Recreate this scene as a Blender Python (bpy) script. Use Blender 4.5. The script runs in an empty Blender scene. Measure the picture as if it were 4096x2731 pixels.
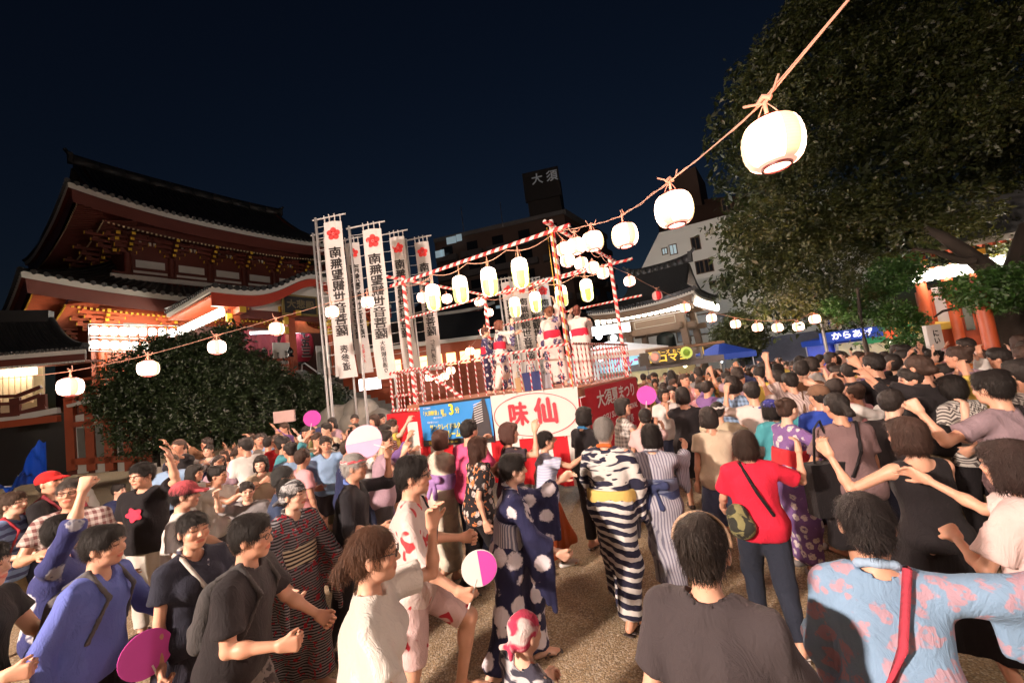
import bpy, math, random
import numpy as np
from mathutils import Vector, Matrix
random.seed(7); np.random.seed(7)
SC = bpy.context.scene; COL = SC.collection

# ------------------------------------------------------------------ camera (held up above the heads, tilted)
EYE = np.array([0, 0, 2.05]); PIT, ROL, FPX = math.radians(5.3), math.radians(7.0), 1600.
_r = np.array([1., 0, 0]); _f = np.array([0, math.cos(PIT), math.sin(PIT)]); _u = np.array([0, -math.sin(PIT), math.cos(PIT)])
CR = _r * math.cos(ROL) - _u * math.sin(ROL); CU = _u * math.cos(ROL) + _r * math.sin(ROL)
cd = bpy.data.cameras.new('camera'); cam = bpy.data.objects.new('camera', cd); COL.objects.link(cam)
cd.sensor_width = 36; cd.lens = 36 * FPX / 4096; cd.clip_start = .05; cd.clip_end = 900
cam.matrix_world = Matrix(((CR[0], CU[0], -_f[0], EYE[0]), (CR[1], CU[1], -_f[1], EYE[1]), (CR[2], CU[2], -_f[2], EYE[2]), (0, 0, 0, 1)))
SC.camera = cam
def ray(x, y): return _f * FPX + CR * (x - 2048) - CU * (y - 1365.5)
def PZ(x, y, z): k = ray(x, y); return EYE + k * ((z - EYE[2]) / k[2])       # world point seen at photo pixel (x, y), height z
def PY(x, y, Y): k = ray(x, y); return EYE + k * (Y / k[1])                   # the same at ground distance Y
def prj(p): d = np.asarray(p, float) - EYE; z = d @ _f; return 2048 + FPX * (d @ CR) / z, 1365.5 - FPX * (d @ CU) / z

# ------------------------------------------------------------------ night sky, exposure
W = bpy.data.worlds.new('World'); SC.world = W; W.use_nodes = True
wn = W.node_tree.nodes; wl = W.node_tree.links; bg = wn['Background']
sky = wn.new('ShaderNodeTexSky'); sky.sky_type = 'NISHITA'; sky.sun_disc = False
sky.sun_elevation = math.radians(-3.2); sky.sun_rotation = math.radians(10); sky.dust_density = .6; sky.ozone_density = 2.0; sky.air_density = 1.
tint = wn.new('ShaderNodeMix'); tint.data_type = 'RGBA'; tint.blend_type = 'MULTIPLY'; tint.inputs[0].default_value = 1; tint.inputs[7].default_value = (.70, .95, .95, 1)
wl.new(sky.outputs[0], tint.inputs[6]); wl.new(tint.outputs[2], bg.inputs[0]); bg.inputs[1].default_value = .14
SC.view_settings.view_transform = 'Standard'; SC.view_settings.look = 'None'; SC.view_settings.exposure = .1; SC.view_settings.gamma = 1
SC.view_settings.use_curve_mapping = False
SC.cycles.max_bounces = 5; SC.cycles.diffuse_bounces = 2; SC.cycles.glossy_bounces = 2; SC.cycles.transmission_bounces = 3
SC.cycles.caustics_reflective = False; SC.cycles.caustics_refractive = False; SC.cycles.sample_clamp_indirect = 4; SC.cycles.sample_clamp_direct = 4.5
SC.cycles.use_denoising = True

FLOOD = 3000.                                          # watts of the left yard floodlight; the added right one takes a share
# ------------------------------------------------------------------ objects, things, parts
def link(name, me, parent=None, loc=None):
    o = bpy.data.objects.new(name, me); COL.objects.link(o)
    if parent is not None: o.parent = parent
    if loc is not None: o.location = loc
    return o
def tag(o, label=None, cat=None, group=None, kind=None):
    if label: o['label'] = label
    if cat: o['category'] = cat
    if group: o['group'] = group
    if kind: o['kind'] = kind
    return o
def thing(name, label, cat, loc=(0, 0, 0), rz=0, group=None):
    o = bpy.data.objects.new(name, None); COL.objects.link(o); o.location = loc; o.rotation_euler = (0, 0, rz); o.empty_display_size = .2
    return tag(o, label, cat, group)
def copy_tree(o, parent=None):
    c = o.copy(); COL.objects.link(c)
    if parent is not None: c.parent = parent
    for ch in o.children: copy_tree(ch, c)
    return c

class MB:
    """collects solids, builds them as one mesh"""
    def __init__(s): s.v = []; s.f = []; s.m = []; s.cm = 0; s.sm = []; s.smooth = False
    def add(s, v, f):
        o = len(s.v); s.v += [tuple(map(float, x)) for x in v]; s.f += [tuple(i + o for i in q) for q in f]; s.m += [s.cm] * len(f); s.sm += [s.smooth] * len(f); return s
    def box(s, c, d, M=None):
        c = np.asarray(c, float); d = np.asarray(d, float) / 2; v = []
        for i in (-1, 1):
            for j in (-1, 1):
                for k in (-1, 1):
                    q = np.array([i, j, k]) * d; v.append(c + (M @ q if M is not None else q))
        return s.add(v, [(0, 1, 3, 2), (4, 6, 7, 5), (0, 4, 5, 1), (2, 3, 7, 6), (0, 2, 6, 4), (1, 5, 7, 3)])
    def bar(s, a, b, w, h=None, up=(0, 0, 1)):
        a = np.asarray(a, float); b = np.asarray(b, float); h = h or w; d = b - a; L = np.linalg.norm(d); d = d / L
        x = np.cross(d, up); n = np.linalg.norm(x); x = x / n if n > 1e-3 else np.array([1., 0, 0]); y = np.cross(x, d)
        return s.box((a + b) / 2, (w, L, h), np.stack([x, d, y], 1))
    def quad(s, *p): return s.add(p, [tuple(range(len(p)))])
    def tube(s, pts, r, n=8, cap=True):
        pts = [np.asarray(p, float) for p in pts]; rs = r if hasattr(r, '__len__') else [r] * len(pts); v = []; f = []
        ref = np.array([0, 0, 1.]); sm = s.smooth
        for i, p in enumerate(pts):
            d = pts[min(i + 1, len(pts) - 1)] - pts[max(i - 1, 0)]; d = d / max(np.linalg.norm(d), 1e-9)
            x = np.cross(d, ref)
            if np.linalg.norm(x) < .05: x = np.cross(d, [1., 0, 0])
            x /= np.linalg.norm(x); y = np.cross(d, x)
            for k in range(n):
                a = 2 * math.pi * k / n; v.append(p + (x * math.cos(a) + y * math.sin(a)) * rs[i])
        for i in range(len(pts) - 1):
            for k in range(n): f.append((i * n + k, i * n + (k + 1) % n, (i + 1) * n + (k + 1) % n, (i + 1) * n + k))
        s.smooth = True; s.add(v, f); s.smooth = sm
        if cap: s.add(v[:n], [tuple(range(n))[::-1]]); s.add(v[-n:], [tuple(range(n))])
        return s
    def lathe(s, prof, n=16, c=(0, 0, 0), ax=None):
        """prof: (radius, height) pairs round a vertical axis"""
        v = []; f = []; c = np.asarray(c, float); sm = s.smooth; s.smooth = True
        for r, z in prof:
            for k in range(n):
                a = 2 * math.pi * k / n; q = np.array([r * math.cos(a), r * math.sin(a), z]); v.append(c + (ax @ q if ax is not None else q))
        for i in range(len(prof) - 1):
            for k in range(n): f.append((i * n + k, i * n + (k + 1) % n, (i + 1) * n + (k + 1) % n, (i + 1) * n + k))
        s.add(v, f); s.smooth = sm; return s
    def prism(s, poly, h, M=None, o=(0, 0, 0)):
        """poly in xy, extruded by h in z, then placed by M and o"""
        o = np.asarray(o, float); n = len(poly); T = (lambda q: o + (M @ np.array(q, float) if M is not None else np.array(q, float)))
        v = [T((x, y, 0)) for x, y in poly] + [T((x, y, h)) for x, y in poly]
        return s.add(v, [tuple(range(n))[::-1], tuple(range(n, 2 * n))] + [(i, (i + 1) % n, n + (i + 1) % n, n + i) for i in range(n)])
    def grid(s, P, both=False):
        """P[i][j] points -> surface"""
        a, b = len(P), len(P[0]); v = [q for r in P for q in r]
        return s.add(v, [(i * b + j, i * b + j + 1, (i + 1) * b + j + 1, (i + 1) * b + j) for i in range(a - 1) for j in range(b - 1)])
    def mesh(s, name, mats):
        me = bpy.data.meshes.new(name); me.from_pydata(s.v, [], s.f)
        for m in (mats if isinstance(mats, (list, tuple)) else [mats]): me.materials.append(m)
        if len(s.f): me.polygons.foreach_set('material_index', s.m); me.polygons.foreach_set('use_smooth', s.sm)
        me.update(); return me
    def build(s, name, mats, parent=None, loc=None): return link(name, s.mesh(name, mats), parent, loc)

# ------------------------------------------------------------------ materials
MATS = {}
class NT:
    def __init__(s, name):
        s.m = bpy.data.materials.new(name); s.m.use_nodes = True; s.t = s.m.node_tree; s.n = s.t.nodes; s.b = s.n['Principled BSDF']; s.out = s.n['Material Output']
    def node(s, typ, **kw):
        n = s.n.new(typ)
        for k, v in kw.items():
            if k.startswith('i_'): n.inputs[k[2:].replace('_', ' ')].default_value = v
            else: setattr(n, k, v)
        return n
    def l(s, a, b): s.t.links.new(a, b)
    def val(s, x): return x if hasattr(x, 'links') else None
    def math(s, op, a, b=None, c=None, clamp=False):
        n = s.n.new('ShaderNodeMath'); n.operation = op; n.use_clamp = clamp
        for i, q in enumerate((a, b, c)):
            if q is None: continue
            if hasattr(q, 'links'): s.l(q, n.inputs[i])
            else: n.inputs[i].default_value = q
        return n.outputs[0]
    def mix(s, f, a, b, blend='MIX'):
        n = s.n.new('ShaderNodeMix'); n.data_type = 'RGBA'; n.blend_type = blend
        for i, q in ((0, f), (6, a), (7, b)):
            if hasattr(q, 'links'): s.l(q, n.inputs[i])
            else: n.inputs[i].default_value = q if i == 0 else (*q[:3], 1)
        return n.outputs[2]
    def coord(s, which='Object', scale=(1, 1, 1), rot=(0, 0, 0)):
        tc = s.n.new('ShaderNodeTexCoord'); mp = s.n.new('ShaderNodeMapping'); s.l(tc.outputs[which], mp.inputs[0])
        mp.inputs['Scale'].default_value = scale; mp.inputs['Rotation'].default_value = rot; return mp.outputs[0]
    def noise(s, v, sc, det=3, rough=.55, dist=0):
        n = s.node('ShaderNodeTexNoise', i_Scale=sc, i_Detail=det, i_Roughness=rough, i_Distortion=dist); s.l(v, n.inputs['Vector']); return n
    def ramp(s, v, stops):
        n = s.n.new('ShaderNodeValToRGB'); e = n.color_ramp.elements
        while len(e) < len(stops): e.new(.5)
        for q, (p, c) in zip(e, stops): q.position = p; q.color = (*c[:3], 1) if hasattr(c, '__len__') else (c, c, c, 1)
        s.l(v, n.inputs[0]); return n.outputs[0]
    def bump(s, h, st=.3, d=.01):
        n = s.node('ShaderNodeBump', i_Strength=st, i_Distance=d); s.l(h, n.inputs['Height']); s.l(n.outputs[0], s.b.inputs['Normal'])
    def col(s, c):
        if hasattr(c, 'links'): s.l(c, s.b.inputs['Base Color'])
        else: s.b.inputs['Base Color'].default_value = (*c[:3], 1)
    def rough(s, r):
        if hasattr(r, 'links'): s.l(r, s.b.inputs['Roughness'])
        else: s.b.inputs['Roughness'].default_value = r

def plain(name, c, rough=.6, var=.18, sc=6., metal=0, bump=.15, bsc=60, coord='Object'):
    k = ('plain', name)
    if k in MATS: return MATS[k]
    t = NT(name); v = t.coord(coord); n = t.noise(v, sc, 4)
    t.col(t.mix(n.outputs[0], [x * (1 - var) for x in c], [min(1, x * (1 + var)) for x in c])); t.rough(rough); t.b.inputs['Metallic'].default_value = metal
    if bump: t.bump(t.noise(v, bsc, 3).outputs[0], bump, .004)
    MATS[k] = t.m; return t.m

def glow(name, c, st, c2=None):
    k = ('glow', name)
    if k in MATS: return MATS[k]
    t = NT(name); t.col([min(.8, x) for x in c]); t.b.inputs['Emission Color'].default_value = (*c, 1); t.b.inputs['Emission Strength'].default_value = st
    MATS[k] = t.m; return t.m

def skin(i):
    k = ('skin', i)
    if k in MATS: return MATS[k]
    base = [(.60, .33, .23), (.53, .28, .19), (.46, .24, .16), (.66, .40, .30)][i % 4]
    t = NT('skin'); v = t.coord('Object'); n = t.noise(v, 14, 4); n2 = t.noise(v, 90, 2)
    c = t.mix(n.outputs[0], [x * .86 for x in base], [x * 1.1 for x in base])
    a = t.node('ShaderNodeVertexColor', layer_name='tint'); t.col(t.mix(1., c, a.outputs[0], 'MULTIPLY')); t.rough(.40)
    t.b.inputs['Subsurface Weight'].default_value = .12; t.b.inputs['Subsurface Radius'].default_value = (.012, .005, .003); t.b.inputs['Subsurface Scale'].default_value = 1
    t.b.inputs['Specular IOR Level'].default_value = .4
    t.bump(n2.outputs[0], .12, .002); MATS[k] = t.m; return t.m

def hairmat(c=(.008, .006, .0055), name='hair'):
    k = ('hair', tuple(c))
    if k in MATS: return MATS[k]
    t = NT(name); v = t.coord('Object', (1, 1, .12)); n = t.noise(v, 190, 3, .6, .3); n2 = t.noise(t.coord('Object', (1, 1, .4)), 26, 2)
    t.col(t.mix(n.outputs[0], [x * .35 for x in c], [x * 1.7 for x in c])); t.rough(t.ramp(n.outputs[0], [(0, .48), (1, .8)]))
    t.b.inputs['Specular IOR Level'].default_value = .28
    t.bump(t.math('ADD', n.outputs[0], t.math('MULTIPLY', n2.outputs[0], .8)), .75, .006); MATS[k] = t.m; return t.m

def cloth(c, pat=None, c2=(.8, .8, .8), s=1., c3=None, rough=.85):
    """woven cloth; pat: v/h stripes, dots, blobs, flowers, chevron, plaid, brush, waves, shell, tiedye"""
    k = ('cloth', tuple(c), pat, tuple(c2), s, c3 and tuple(c3))
    if k in MATS: return MATS[k]
    t = NT('cloth_' + (pat or 'plain')); v = t.coord('Object'); sep = t.node('ShaderNodeSeparateXYZ'); t.l(v, sep.inputs[0]); X, Y, Z = sep.outputs
    U = t.math('ADD', X, t.math('MULTIPLY', Y, .8)); g = lambda a, f: t.math('SINE', t.math('MULTIPLY', a, f * s))
    wn_ = t.noise(v, 5, 3)
    wob = t.math('MULTIPLY', t.math('SUBTRACT', wn_.outputs[0], .5), .09)
    st = lambda a, lo=.0, w=.25: t.ramp(t.math('ADD', t.math('MULTIPLY', a, .5), .5), [(.5 + lo - w * .2, 0), (.5 + lo + w * .2, 1)])
    m = None
    if pat == 'v': m = st(g(t.math('ADD', U, t.math('MULTIPLY', wob, .25)), 300), .1)
    elif pat == 'h': m = st(g(t.math('ADD', Z, t.math('MULTIPLY', wob, .3)), 190))
    elif pat == 'band': m = st(g(t.math('ADD', Z, t.math('MULTIPLY', wob, .8)), 75), .12)
    elif pat == 'plaid':
        m = t.math('MULTIPLY', t.math('ADD', st(g(U, 120)), st(g(Z, 120))), .5)
    elif pat == 'chevron':
        z = t.math('ADD', Z, t.math('MULTIPLY', t.math('PINGPONG', U, .03), 1.2)); m = st(g(z, 165))
    elif pat in ('dots', 'blobs', 'flowers', 'petals'):
        sc = {'dots': 15, 'blobs': 7.5, 'flowers': 11, 'petals': 9}[pat] * s
        vo = t.node('ShaderNodeTexVoronoi', i_Scale=sc, i_Randomness=.55); off = t.mix(.03 if pat != 'petals' else .08, v, t.noise(v, 40 if pat != 'petals' else 24, 1).outputs[1]); t.l(off, vo.inputs['Vector'])
        r = {'dots': .27, 'blobs': .40, 'flowers': .36, 'petals': .42}[pat]
        m = t.ramp(vo.outputs['Distance'], [(r - .03, 1), (r + .03, 0)])
        if pat in ('flowers', 'petals'):                                   # a darker heart and petal joints
            m = t.math('MULTIPLY', m, t.ramp(vo.outputs['Distance'], [(.07, 0), (.11, 1)]))
            a = t.noise(v, 45 * s, 1); m = t.math('MULTIPLY', m, t.ramp(a.outputs[0], [(.34, .25), (.42, 1)]))
    elif pat == 'brush':
        n = t.noise(t.coord('Object', (5 * s, 5 * s, 26 * s)), 1., 2, .5, .6); m = t.ramp(n.outputs[0], [(.47, 0), (.52, 1)])
    elif pat == 'waves':
        z = t.math('ADD', Z, t.math('MULTIPLY', g(U, 16), .018)); m = st(t.math('ADD', g(z, 105), t.math('MULTIPLY', t.math('SUBTRACT', t.noise(v, 9, 2).outputs[0], .5), 1.8)), .12, .2)
    elif pat == 'brushwaves':
        z = t.math('ADD', Z, t.math('MULTIPLY', g(U, 14), .022)); mw = st(t.math('ADD', g(z, 105), t.math('MULTIPLY', t.math('SUBTRACT', t.noise(v, 8, 2).outputs[0], .5), 3.4)), .12, .2)
        n = t.noise(t.coord('Object', (4.2, 4.2, 15)), 1., 2, .5, .8); mb = t.ramp(n.outputs[0], [(.49, 0), (.52, 1)]); m = t.mix(t.ramp(Z, [(.98, 0), (1.0, 1)]), mw, mb)
    elif pat == 'camo':
        n = t.noise(v, 13 * s, 2, .5, 1.2); m = t.ramp(n.outputs[0], [(.5, 0), (.54, 1)])
    elif pat == 'tiedye':
        n = t.noise(v, 11 * s, 2, .5, .8); m = t.ramp(n.outputs[0], [(.44, 0), (.56, 1)])
    elif pat == 'fan':                                                     # lines fanned round centres, like a stencilled yukata
        vo = t.node('ShaderNodeTexVoronoi', i_Scale=6.5 * s, i_Randomness=.6); t.l(v, vo.inputs['Vector'])
        m = st(t.math('SINE', t.math('MULTIPLY', vo.outputs['Distance'], 60)), .15, .4)
    base = c if m is None else t.mix(m, c, c2)
    if c3 is not None:
        n3 = t.noise(v, 16 * s, 1, .5, .7); base = t.mix(t.ramp(n3.outputs[0], [(.60, 0), (.63, 1)]), base, c3)
    wv = t.noise(v, 3.2, 4); base = t.mix(t.math('MULTIPLY', wv.outputs[0], .28), base, t.mix(.5, base, (.02, .015, .015)))
    t.col(base); t.rough(rough); t.b.inputs['Sheen Weight'].default_value = .03; t.b.inputs['Specular IOR Level'].default_value = .12
    wb = t.noise(t.coord('Object', (1, 1, .45)), 13, 4, .62, 1.6); fine = t.noise(v, 420, 1)
    rg = t.math('ABSOLUTE', t.math('SUBTRACT', wb.outputs[0], .5)); t.bump(t.math('ADD', t.math('MULTIPLY', rg, 2.0), t.math('MULTIPLY', fine.outputs[0], .06)), .45, .016)
    MATS[k] = t.m; return t.m
# ------------------------------------------------------------------ figure modelling: signed-distance solids -> one continuous mesh
def nrm(v):
    v = np.asarray(v, float); n = np.linalg.norm(v); return v / (n if n > 1e-9 else 1)

def axis_coords(lo, hi, h, fine):
    """grid coordinates from lo to hi, step h, but step hf inside the intervals of fine"""
    out = [lo]; x = lo
    while x < hi:
        st = h
        for a, b, hf in fine:
            if a - h * .6 <= x <= b: st = min(st, hf)
        x += st; out.append(x)
    return np.array(out, np.float32)

class Solid:
    def __init__(s): s.p = []
    def cone(s, a, b, ra, rb, k=.03, cut=None, sub=False): s.p.append(('c', np.array(a, float), np.array(b, float), ra, rb, k, cut, sub)); return s
    def ell(s, c, r, M=None, k=.03, sub=False): s.p.append(('e', np.array(c, float), np.array(r, float), M, None, k, None, sub)); return s
    def bounds(s):
        lo = np.full(3, 9e9); hi = -lo
        for q in s.p:
            if q[7]: continue
            if q[0] == 'c':
                lo = np.minimum(lo, np.minimum(q[1] - q[3], q[2] - q[4])); hi = np.maximum(hi, np.maximum(q[1] + q[3], q[2] + q[4]))
            else:
                m = q[2].max(); lo = np.minimum(lo, q[1] - m); hi = np.maximum(hi, q[1] + m)
        return lo, hi
    def mesh(s, h, fine=(), cuts=(), grow=0.):
        """fine: list of (centre, radius, step); cuts: (point, normal) keeps the side the normal points away from"""
        lo, hi = s.bounds(); lo = lo - .03 - grow; hi = hi + .03 + grow
        ax = [axis_coords(lo[i], hi[i], h, [(c[i] - r, c[i] + r, hf) for c, r, hf in fine]) for i in range(3)]
        G = np.full([len(a) for a in ax], .2, np.float32)
        for q in s.p:
            k = q[5]; m = k + 1.6 * h + grow
            if q[0] == 'c':
                l = np.minimum(q[1] - q[3], q[2] - q[4]) - m; g = np.maximum(q[1] + q[3], q[2] + q[4]) + m
            else:
                e = q[2].max(); l = q[1] - e - m; g = q[1] + e + m
            sl = tuple(slice(max(0, np.searchsorted(ax[i], l[i]) - 1), np.searchsorted(ax[i], g[i]) + 1) for i in range(3))
            X = ax[0][sl[0]][:, None, None]; Y = ax[1][sl[1]][None, :, None]; Z = ax[2][sl[2]][None, None, :]
            if q[0] == 'c':
                a, b, ra, rb = q[1], q[2], q[3], q[4]; ab = b - a; L2 = max(float(ab @ ab), 1e-9)
                px, py, pz = X - a[0], Y - a[1], Z - a[2]
                t = np.clip((px * ab[0] + py * ab[1] + pz * ab[2]) / L2, 0, 1)
                D = np.sqrt((px - t * ab[0]) ** 2 + (py - t * ab[1]) ** 2 + (pz - t * ab[2]) ** 2) - (ra + (rb - ra) * t)
                if q[6] is not None:
                    for cp, cn in q[6]:
                        D = np.maximum(D, (X - cp[0]) * cn[0] + (Y - cp[1]) * cn[1] + (Z - cp[2]) * cn[2])
            else:
                c, r, M = q[1], q[2], q[3]
                px, py, pz = X - c[0], Y - c[1], Z - c[2]
                if M is not None:
                    px, py, pz = (px * M[0][0] + py * M[1][0] + pz * M[2][0], px * M[0][1] + py * M[1][1] + pz * M[2][1], px * M[0][2] + py * M[1][2] + pz * M[2][2])
                k0 = np.sqrt((px / r[0]) ** 2 + (py / r[1]) ** 2 + (pz / r[2]) ** 2)
                k1 = np.sqrt((px / r[0] ** 2) ** 2 + (py / r[1] ** 2) ** 2 + (pz / r[2] ** 2) ** 2) + 1e-6
                D = k0 * (k0 - 1) / k1
            A = G[sl]
            if q[7]:
                D = -D; hh = np.maximum(k - np.abs(A - D), 0) / k
                G[sl] = np.maximum(A, D) + hh * hh * k * .25
            else:
                hh = np.maximum(k - np.abs(A - D), 0) / k
                G[sl] = np.minimum(A, D) - hh * hh * k * .25
        if grow: G = G - grow
        for cp, cn in cuts:
            G = np.maximum(G, ((ax[0][:, None, None] - cp[0]) * cn[0] + (ax[1][None, :, None] - cp[1]) * cn[1] + (ax[2][None, None, :] - cp[2]) * cn[2]).astype(np.float32))
        return surface_nets(G, ax)

def surface_nets(G, ax):
    G = np.pad(G, 1, constant_values=.2)
    ax = [np.concatenate([[a[0] - .02], a, [a[-1] + .02]]).astype(np.float32) for a in ax]
    S = G < 0
    n = np.array(G.shape)
    c = np.zeros(n - 1, np.uint8)
    for i in (0, 1):
        for j in (0, 1):
            for k in (0, 1):
                c += S[i:n[0] - 1 + i, j:n[1] - 1 + j, k:n[2] - 1 + k]
    I = np.argwhere((c > 0) & (c < 8))
    if len(I) == 0: return np.zeros((0, 3)), np.zeros((0, 4), int)
    idx = np.full(n - 1, -1, np.int32); idx[I[:, 0], I[:, 1], I[:, 2]] = np.arange(len(I))
    acc = np.zeros((len(I), 3), np.float32); cnt = np.zeros(len(I), np.float32)
    cor = [(i, j, k) for i in (0, 1) for j in (0, 1) for k in (0, 1)]
    val = {q: G[I[:, 0] + q[0], I[:, 1] + q[1], I[:, 2] + q[2]] for q in cor}
    for q in cor:
        for d in range(3):
            if q[d] == 0:
                w = list(q); w[d] = 1; w = tuple(w)
                a, b = val[q], val[w]; m = (a < 0) != (b < 0)
                t = np.where(m, a / np.where(m, a - b, 1), 0)
                P = np.stack([np.full(len(I), q[e], np.float32) for e in range(3)], 1); P[:, d] = t
                acc += P * m[:, None]; cnt += m
    fr = acc / cnt[:, None]
    V = np.stack([ax[d][I[:, d]] + fr[:, d] * (ax[d][I[:, d] + 1] - ax[d][I[:, d]]) for d in range(3)], 1)
    F = []
    for d in range(3):
        e, g = [(1, 2), (2, 0), (0, 1)][d]
        a = [slice(None)] * 3; b = [slice(None)] * 3; a[d] = slice(0, -1); b[d] = slice(1, None)
        A = S[tuple(a)]; B = S[tuple(b)]
        for flip, M in ((False, A & ~B), (True, ~A & B)):
            E = np.argwhere(M)
            E = E[(E[:, e] > 0) & (E[:, g] > 0)]
            if len(E) == 0: continue
            def at(de, dg):
                Q = E.copy(); Q[:, e] -= de; Q[:, g] -= dg; return idx[Q[:, 0], Q[:, 1], Q[:, 2]]
            f = np.stack([at(0, 0), at(1, 0), at(1, 1), at(0, 1)], 1)
            if flip: f = f[:, ::-1]
            F.append(f)
    F = np.concatenate(F); F = F[(F >= 0).all(1)]
    return V.astype(float), F

def smooth_v(V, F, it=1, w=.5):
    for _ in range(it):
        acc = np.zeros_like(V); cnt = np.zeros(len(V))
        for i in range(4):
            for j in (1, 3):
                a, b = F[:, i], F[:, (i + j) % 4]
                np.add.at(acc, a, V[b]) if False else None
                for c in range(3): acc[:, c] += np.bincount(a, V[b, c], len(V))
                cnt += np.bincount(a, minlength=len(V))
        V = V * (1 - w) + w * acc / np.maximum(cnt, 1)[:, None]
    return V

def vnormals(V, F):
    n = np.cross(V[F[:, 2]] - V[F[:, 0]], V[F[:, 3]] - V[F[:, 1]])
    N = np.zeros_like(V)
    for i in range(4):
        for c in range(3): N[:, c] += np.bincount(F[:, i], n[:, c], len(V))
    return N / np.maximum(np.linalg.norm(N, axis=1), 1e-9)[:, None]

def folds(V, seed, sc=1., drape=.35):
    r = np.random.RandomState(seed); o = np.zeros(len(V))
    for i in range(6):
        k = r.normal(size=3); k[2] *= drape; k = nrm(k) * r.uniform(16, 42) / sc
        k2 = r.normal(size=3) * 7 / sc
        o += np.sin(V @ k + r.uniform(0, 6) + 1.6 * np.sin(V @ k2 + r.uniform(0, 6))) / (1 + i * .35)
    return o / 3.

def to_mesh(name, V, F, mats, smooth=True, col=None):
    me = bpy.data.meshes.new(name)
    me.vertices.add(len(V)); me.vertices.foreach_set('co', np.asarray(V, np.float32).ravel())
    me.loops.add(F.size); me.loops.foreach_set('vertex_index', np.asarray(F, np.int32).ravel())
    me.polygons.add(len(F)); me.polygons.foreach_set('loop_start', np.arange(0, F.size, F.shape[1], dtype=np.int32))
    me.update(calc_edges=True)
    if smooth: me.polygons.foreach_set('use_smooth', np.ones(len(F), bool))
    if col is not None:
        a = me.color_attributes.new('tint', 'FLOAT_COLOR', 'POINT'); c = np.ones((len(V), 4), np.float32); c[:, :3] = col
        a.data.foreach_set('color', c.ravel())
    for m in (mats if isinstance(mats, (list, tuple)) else [mats]): me.materials.append(m)
    return me
# ------------------------------------------------------------------ people
QUAL = {'hi': dict(h=.018, head=.0052, hand=.0056, cloth=.0135, hair=.0085), 'mid': dict(h=.024, head=.0095, hand=.010, cloth=.021, hair=.014),
        'lo': dict(h=.034, head=.020, hand=None, cloth=.036, hair=.026)}
def rot(ax, deg):
    a = math.radians(deg); c, s = math.cos(a), math.sin(a)
    return np.array({'x': [[1, 0, 0], [0, c, -s], [0, s, c]], 'y': [[c, 0, s], [0, 1, 0], [-s, 0, c]], 'z': [[c, -s, 0], [s, c, 0], [0, 0, 1]]}[ax])

def skeleton(p):
    """p: pose; the figure faces +Y, its right is +X"""
    f = p.get('f', 0); J = {}
    sw = .158 if f else .182; hw = .088
    lean, side, tw = p.get('lean', 4), p.get('side', 0), p.get('twist', 0)
    T = rot('z', tw) @ rot('x', -lean) @ rot('y', side)
    pelvis = np.array([0, 0, .93]); tp = lambda x, y, z: pelvis + T @ np.array([x, y, z - .93])
    J['T'] = T; J['pelvis'] = pelvis; J['tp'] = tp
    J['chest'] = tp(0, 0, 1.25); J['neck'] = tp(0, -.015, 1.425)
    for s, n in ((-1, 'L'), (1, 'R')):
        up, fo = p.get('arm' + n, ((.12 * s, .02, -1), (.05 * s, .25, -1)))[:2]
        ha = p.get('hand' + n, fo)
        a = tp(sw * s, -.005, 1.375) + (np.array([0, 0, .03]) if nrm(up)[2] > .3 else 0)
        J['sh' + n] = a; J['el' + n] = a + nrm(up) * .275; J['wr' + n] = J['el' + n] + nrm(fo) * .245; J['hd' + n] = nrm(ha)
        th, shn = p.get('leg' + n, ((.03 * s, .03, -1), (0, -.03, -1)))
        h = pelvis + np.array([hw * s, 0, -.04]); J['hip' + n] = h; J['kn' + n] = h + nrm(th) * .41; J['an' + n] = J['kn' + n] + nrm(shn) * .405
        J['ft' + n] = p.get('foot' + n, (.15 * s, 1, -.0))
    yaw, pit, rol = p.get('yaw', 0), p.get('pitch', 0), p.get('roll', 0)
    J['M'] = T @ rot('x', lean * .8) @ rot('z', yaw) @ rot('x', pit) @ rot('y', rol)
    J['head'] = J['neck'] + T @ np.array([0, .018, .052]) + J['M'] @ np.array([0, .012, .107])
    if 'seat' in p: dz = p['seat'] - .93 + .10
    else: dz = -min(J['anL'][2], J['anR'][2]) + .075
    off = np.array([0, 0, dz])
    for k in list(J):
        if isinstance(J[k], np.ndarray) and J[k].shape == (3,) and k[:2] not in ('hd', 'ft'): J[k] = J[k] + off
    J['tp'] = lambda x, y, z: pelvis + off + T @ np.array([x, y, z - .93])
    return J

def torso(S, J, f, g, k=.05, hips=True, loose=0., top=True):
    t = J['tp']; w = .9 if f else 1.
    for x in (-1, 0, 1):
        c = t(.072 * w * x, .0, 1.27); b = t(.055 * x * w, .0, 1.09); h = t(.066 * x, 0, .94)
        rc, rb, rh = (.102, .088, .103) if not f else (.090, .078, .106)
        S.cone(c, b, rc + g, rb + g + loose * .5, k)
        S.cone(b, h, rb + g + loose * .5, rh + g + loose, k)
        if hips: S.cone(h, h - np.array([0, 0, .05]), rh + g + loose, rh - .012 + g + loose, k)
    if f:
        for x in (-1, 1): S.ell(t(.062 * x, .078, 1.25), (.055 + g, .05 + g, .055 + g), None, .04)
    if top:
        for n, s in (('L', -1), ('R', 1)):
            S.cone(t(.03 * s, -.01, 1.402), J['sh' + n] + np.array([0, 0, -.008]), .045 + g, .040 + g, .05)

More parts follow.
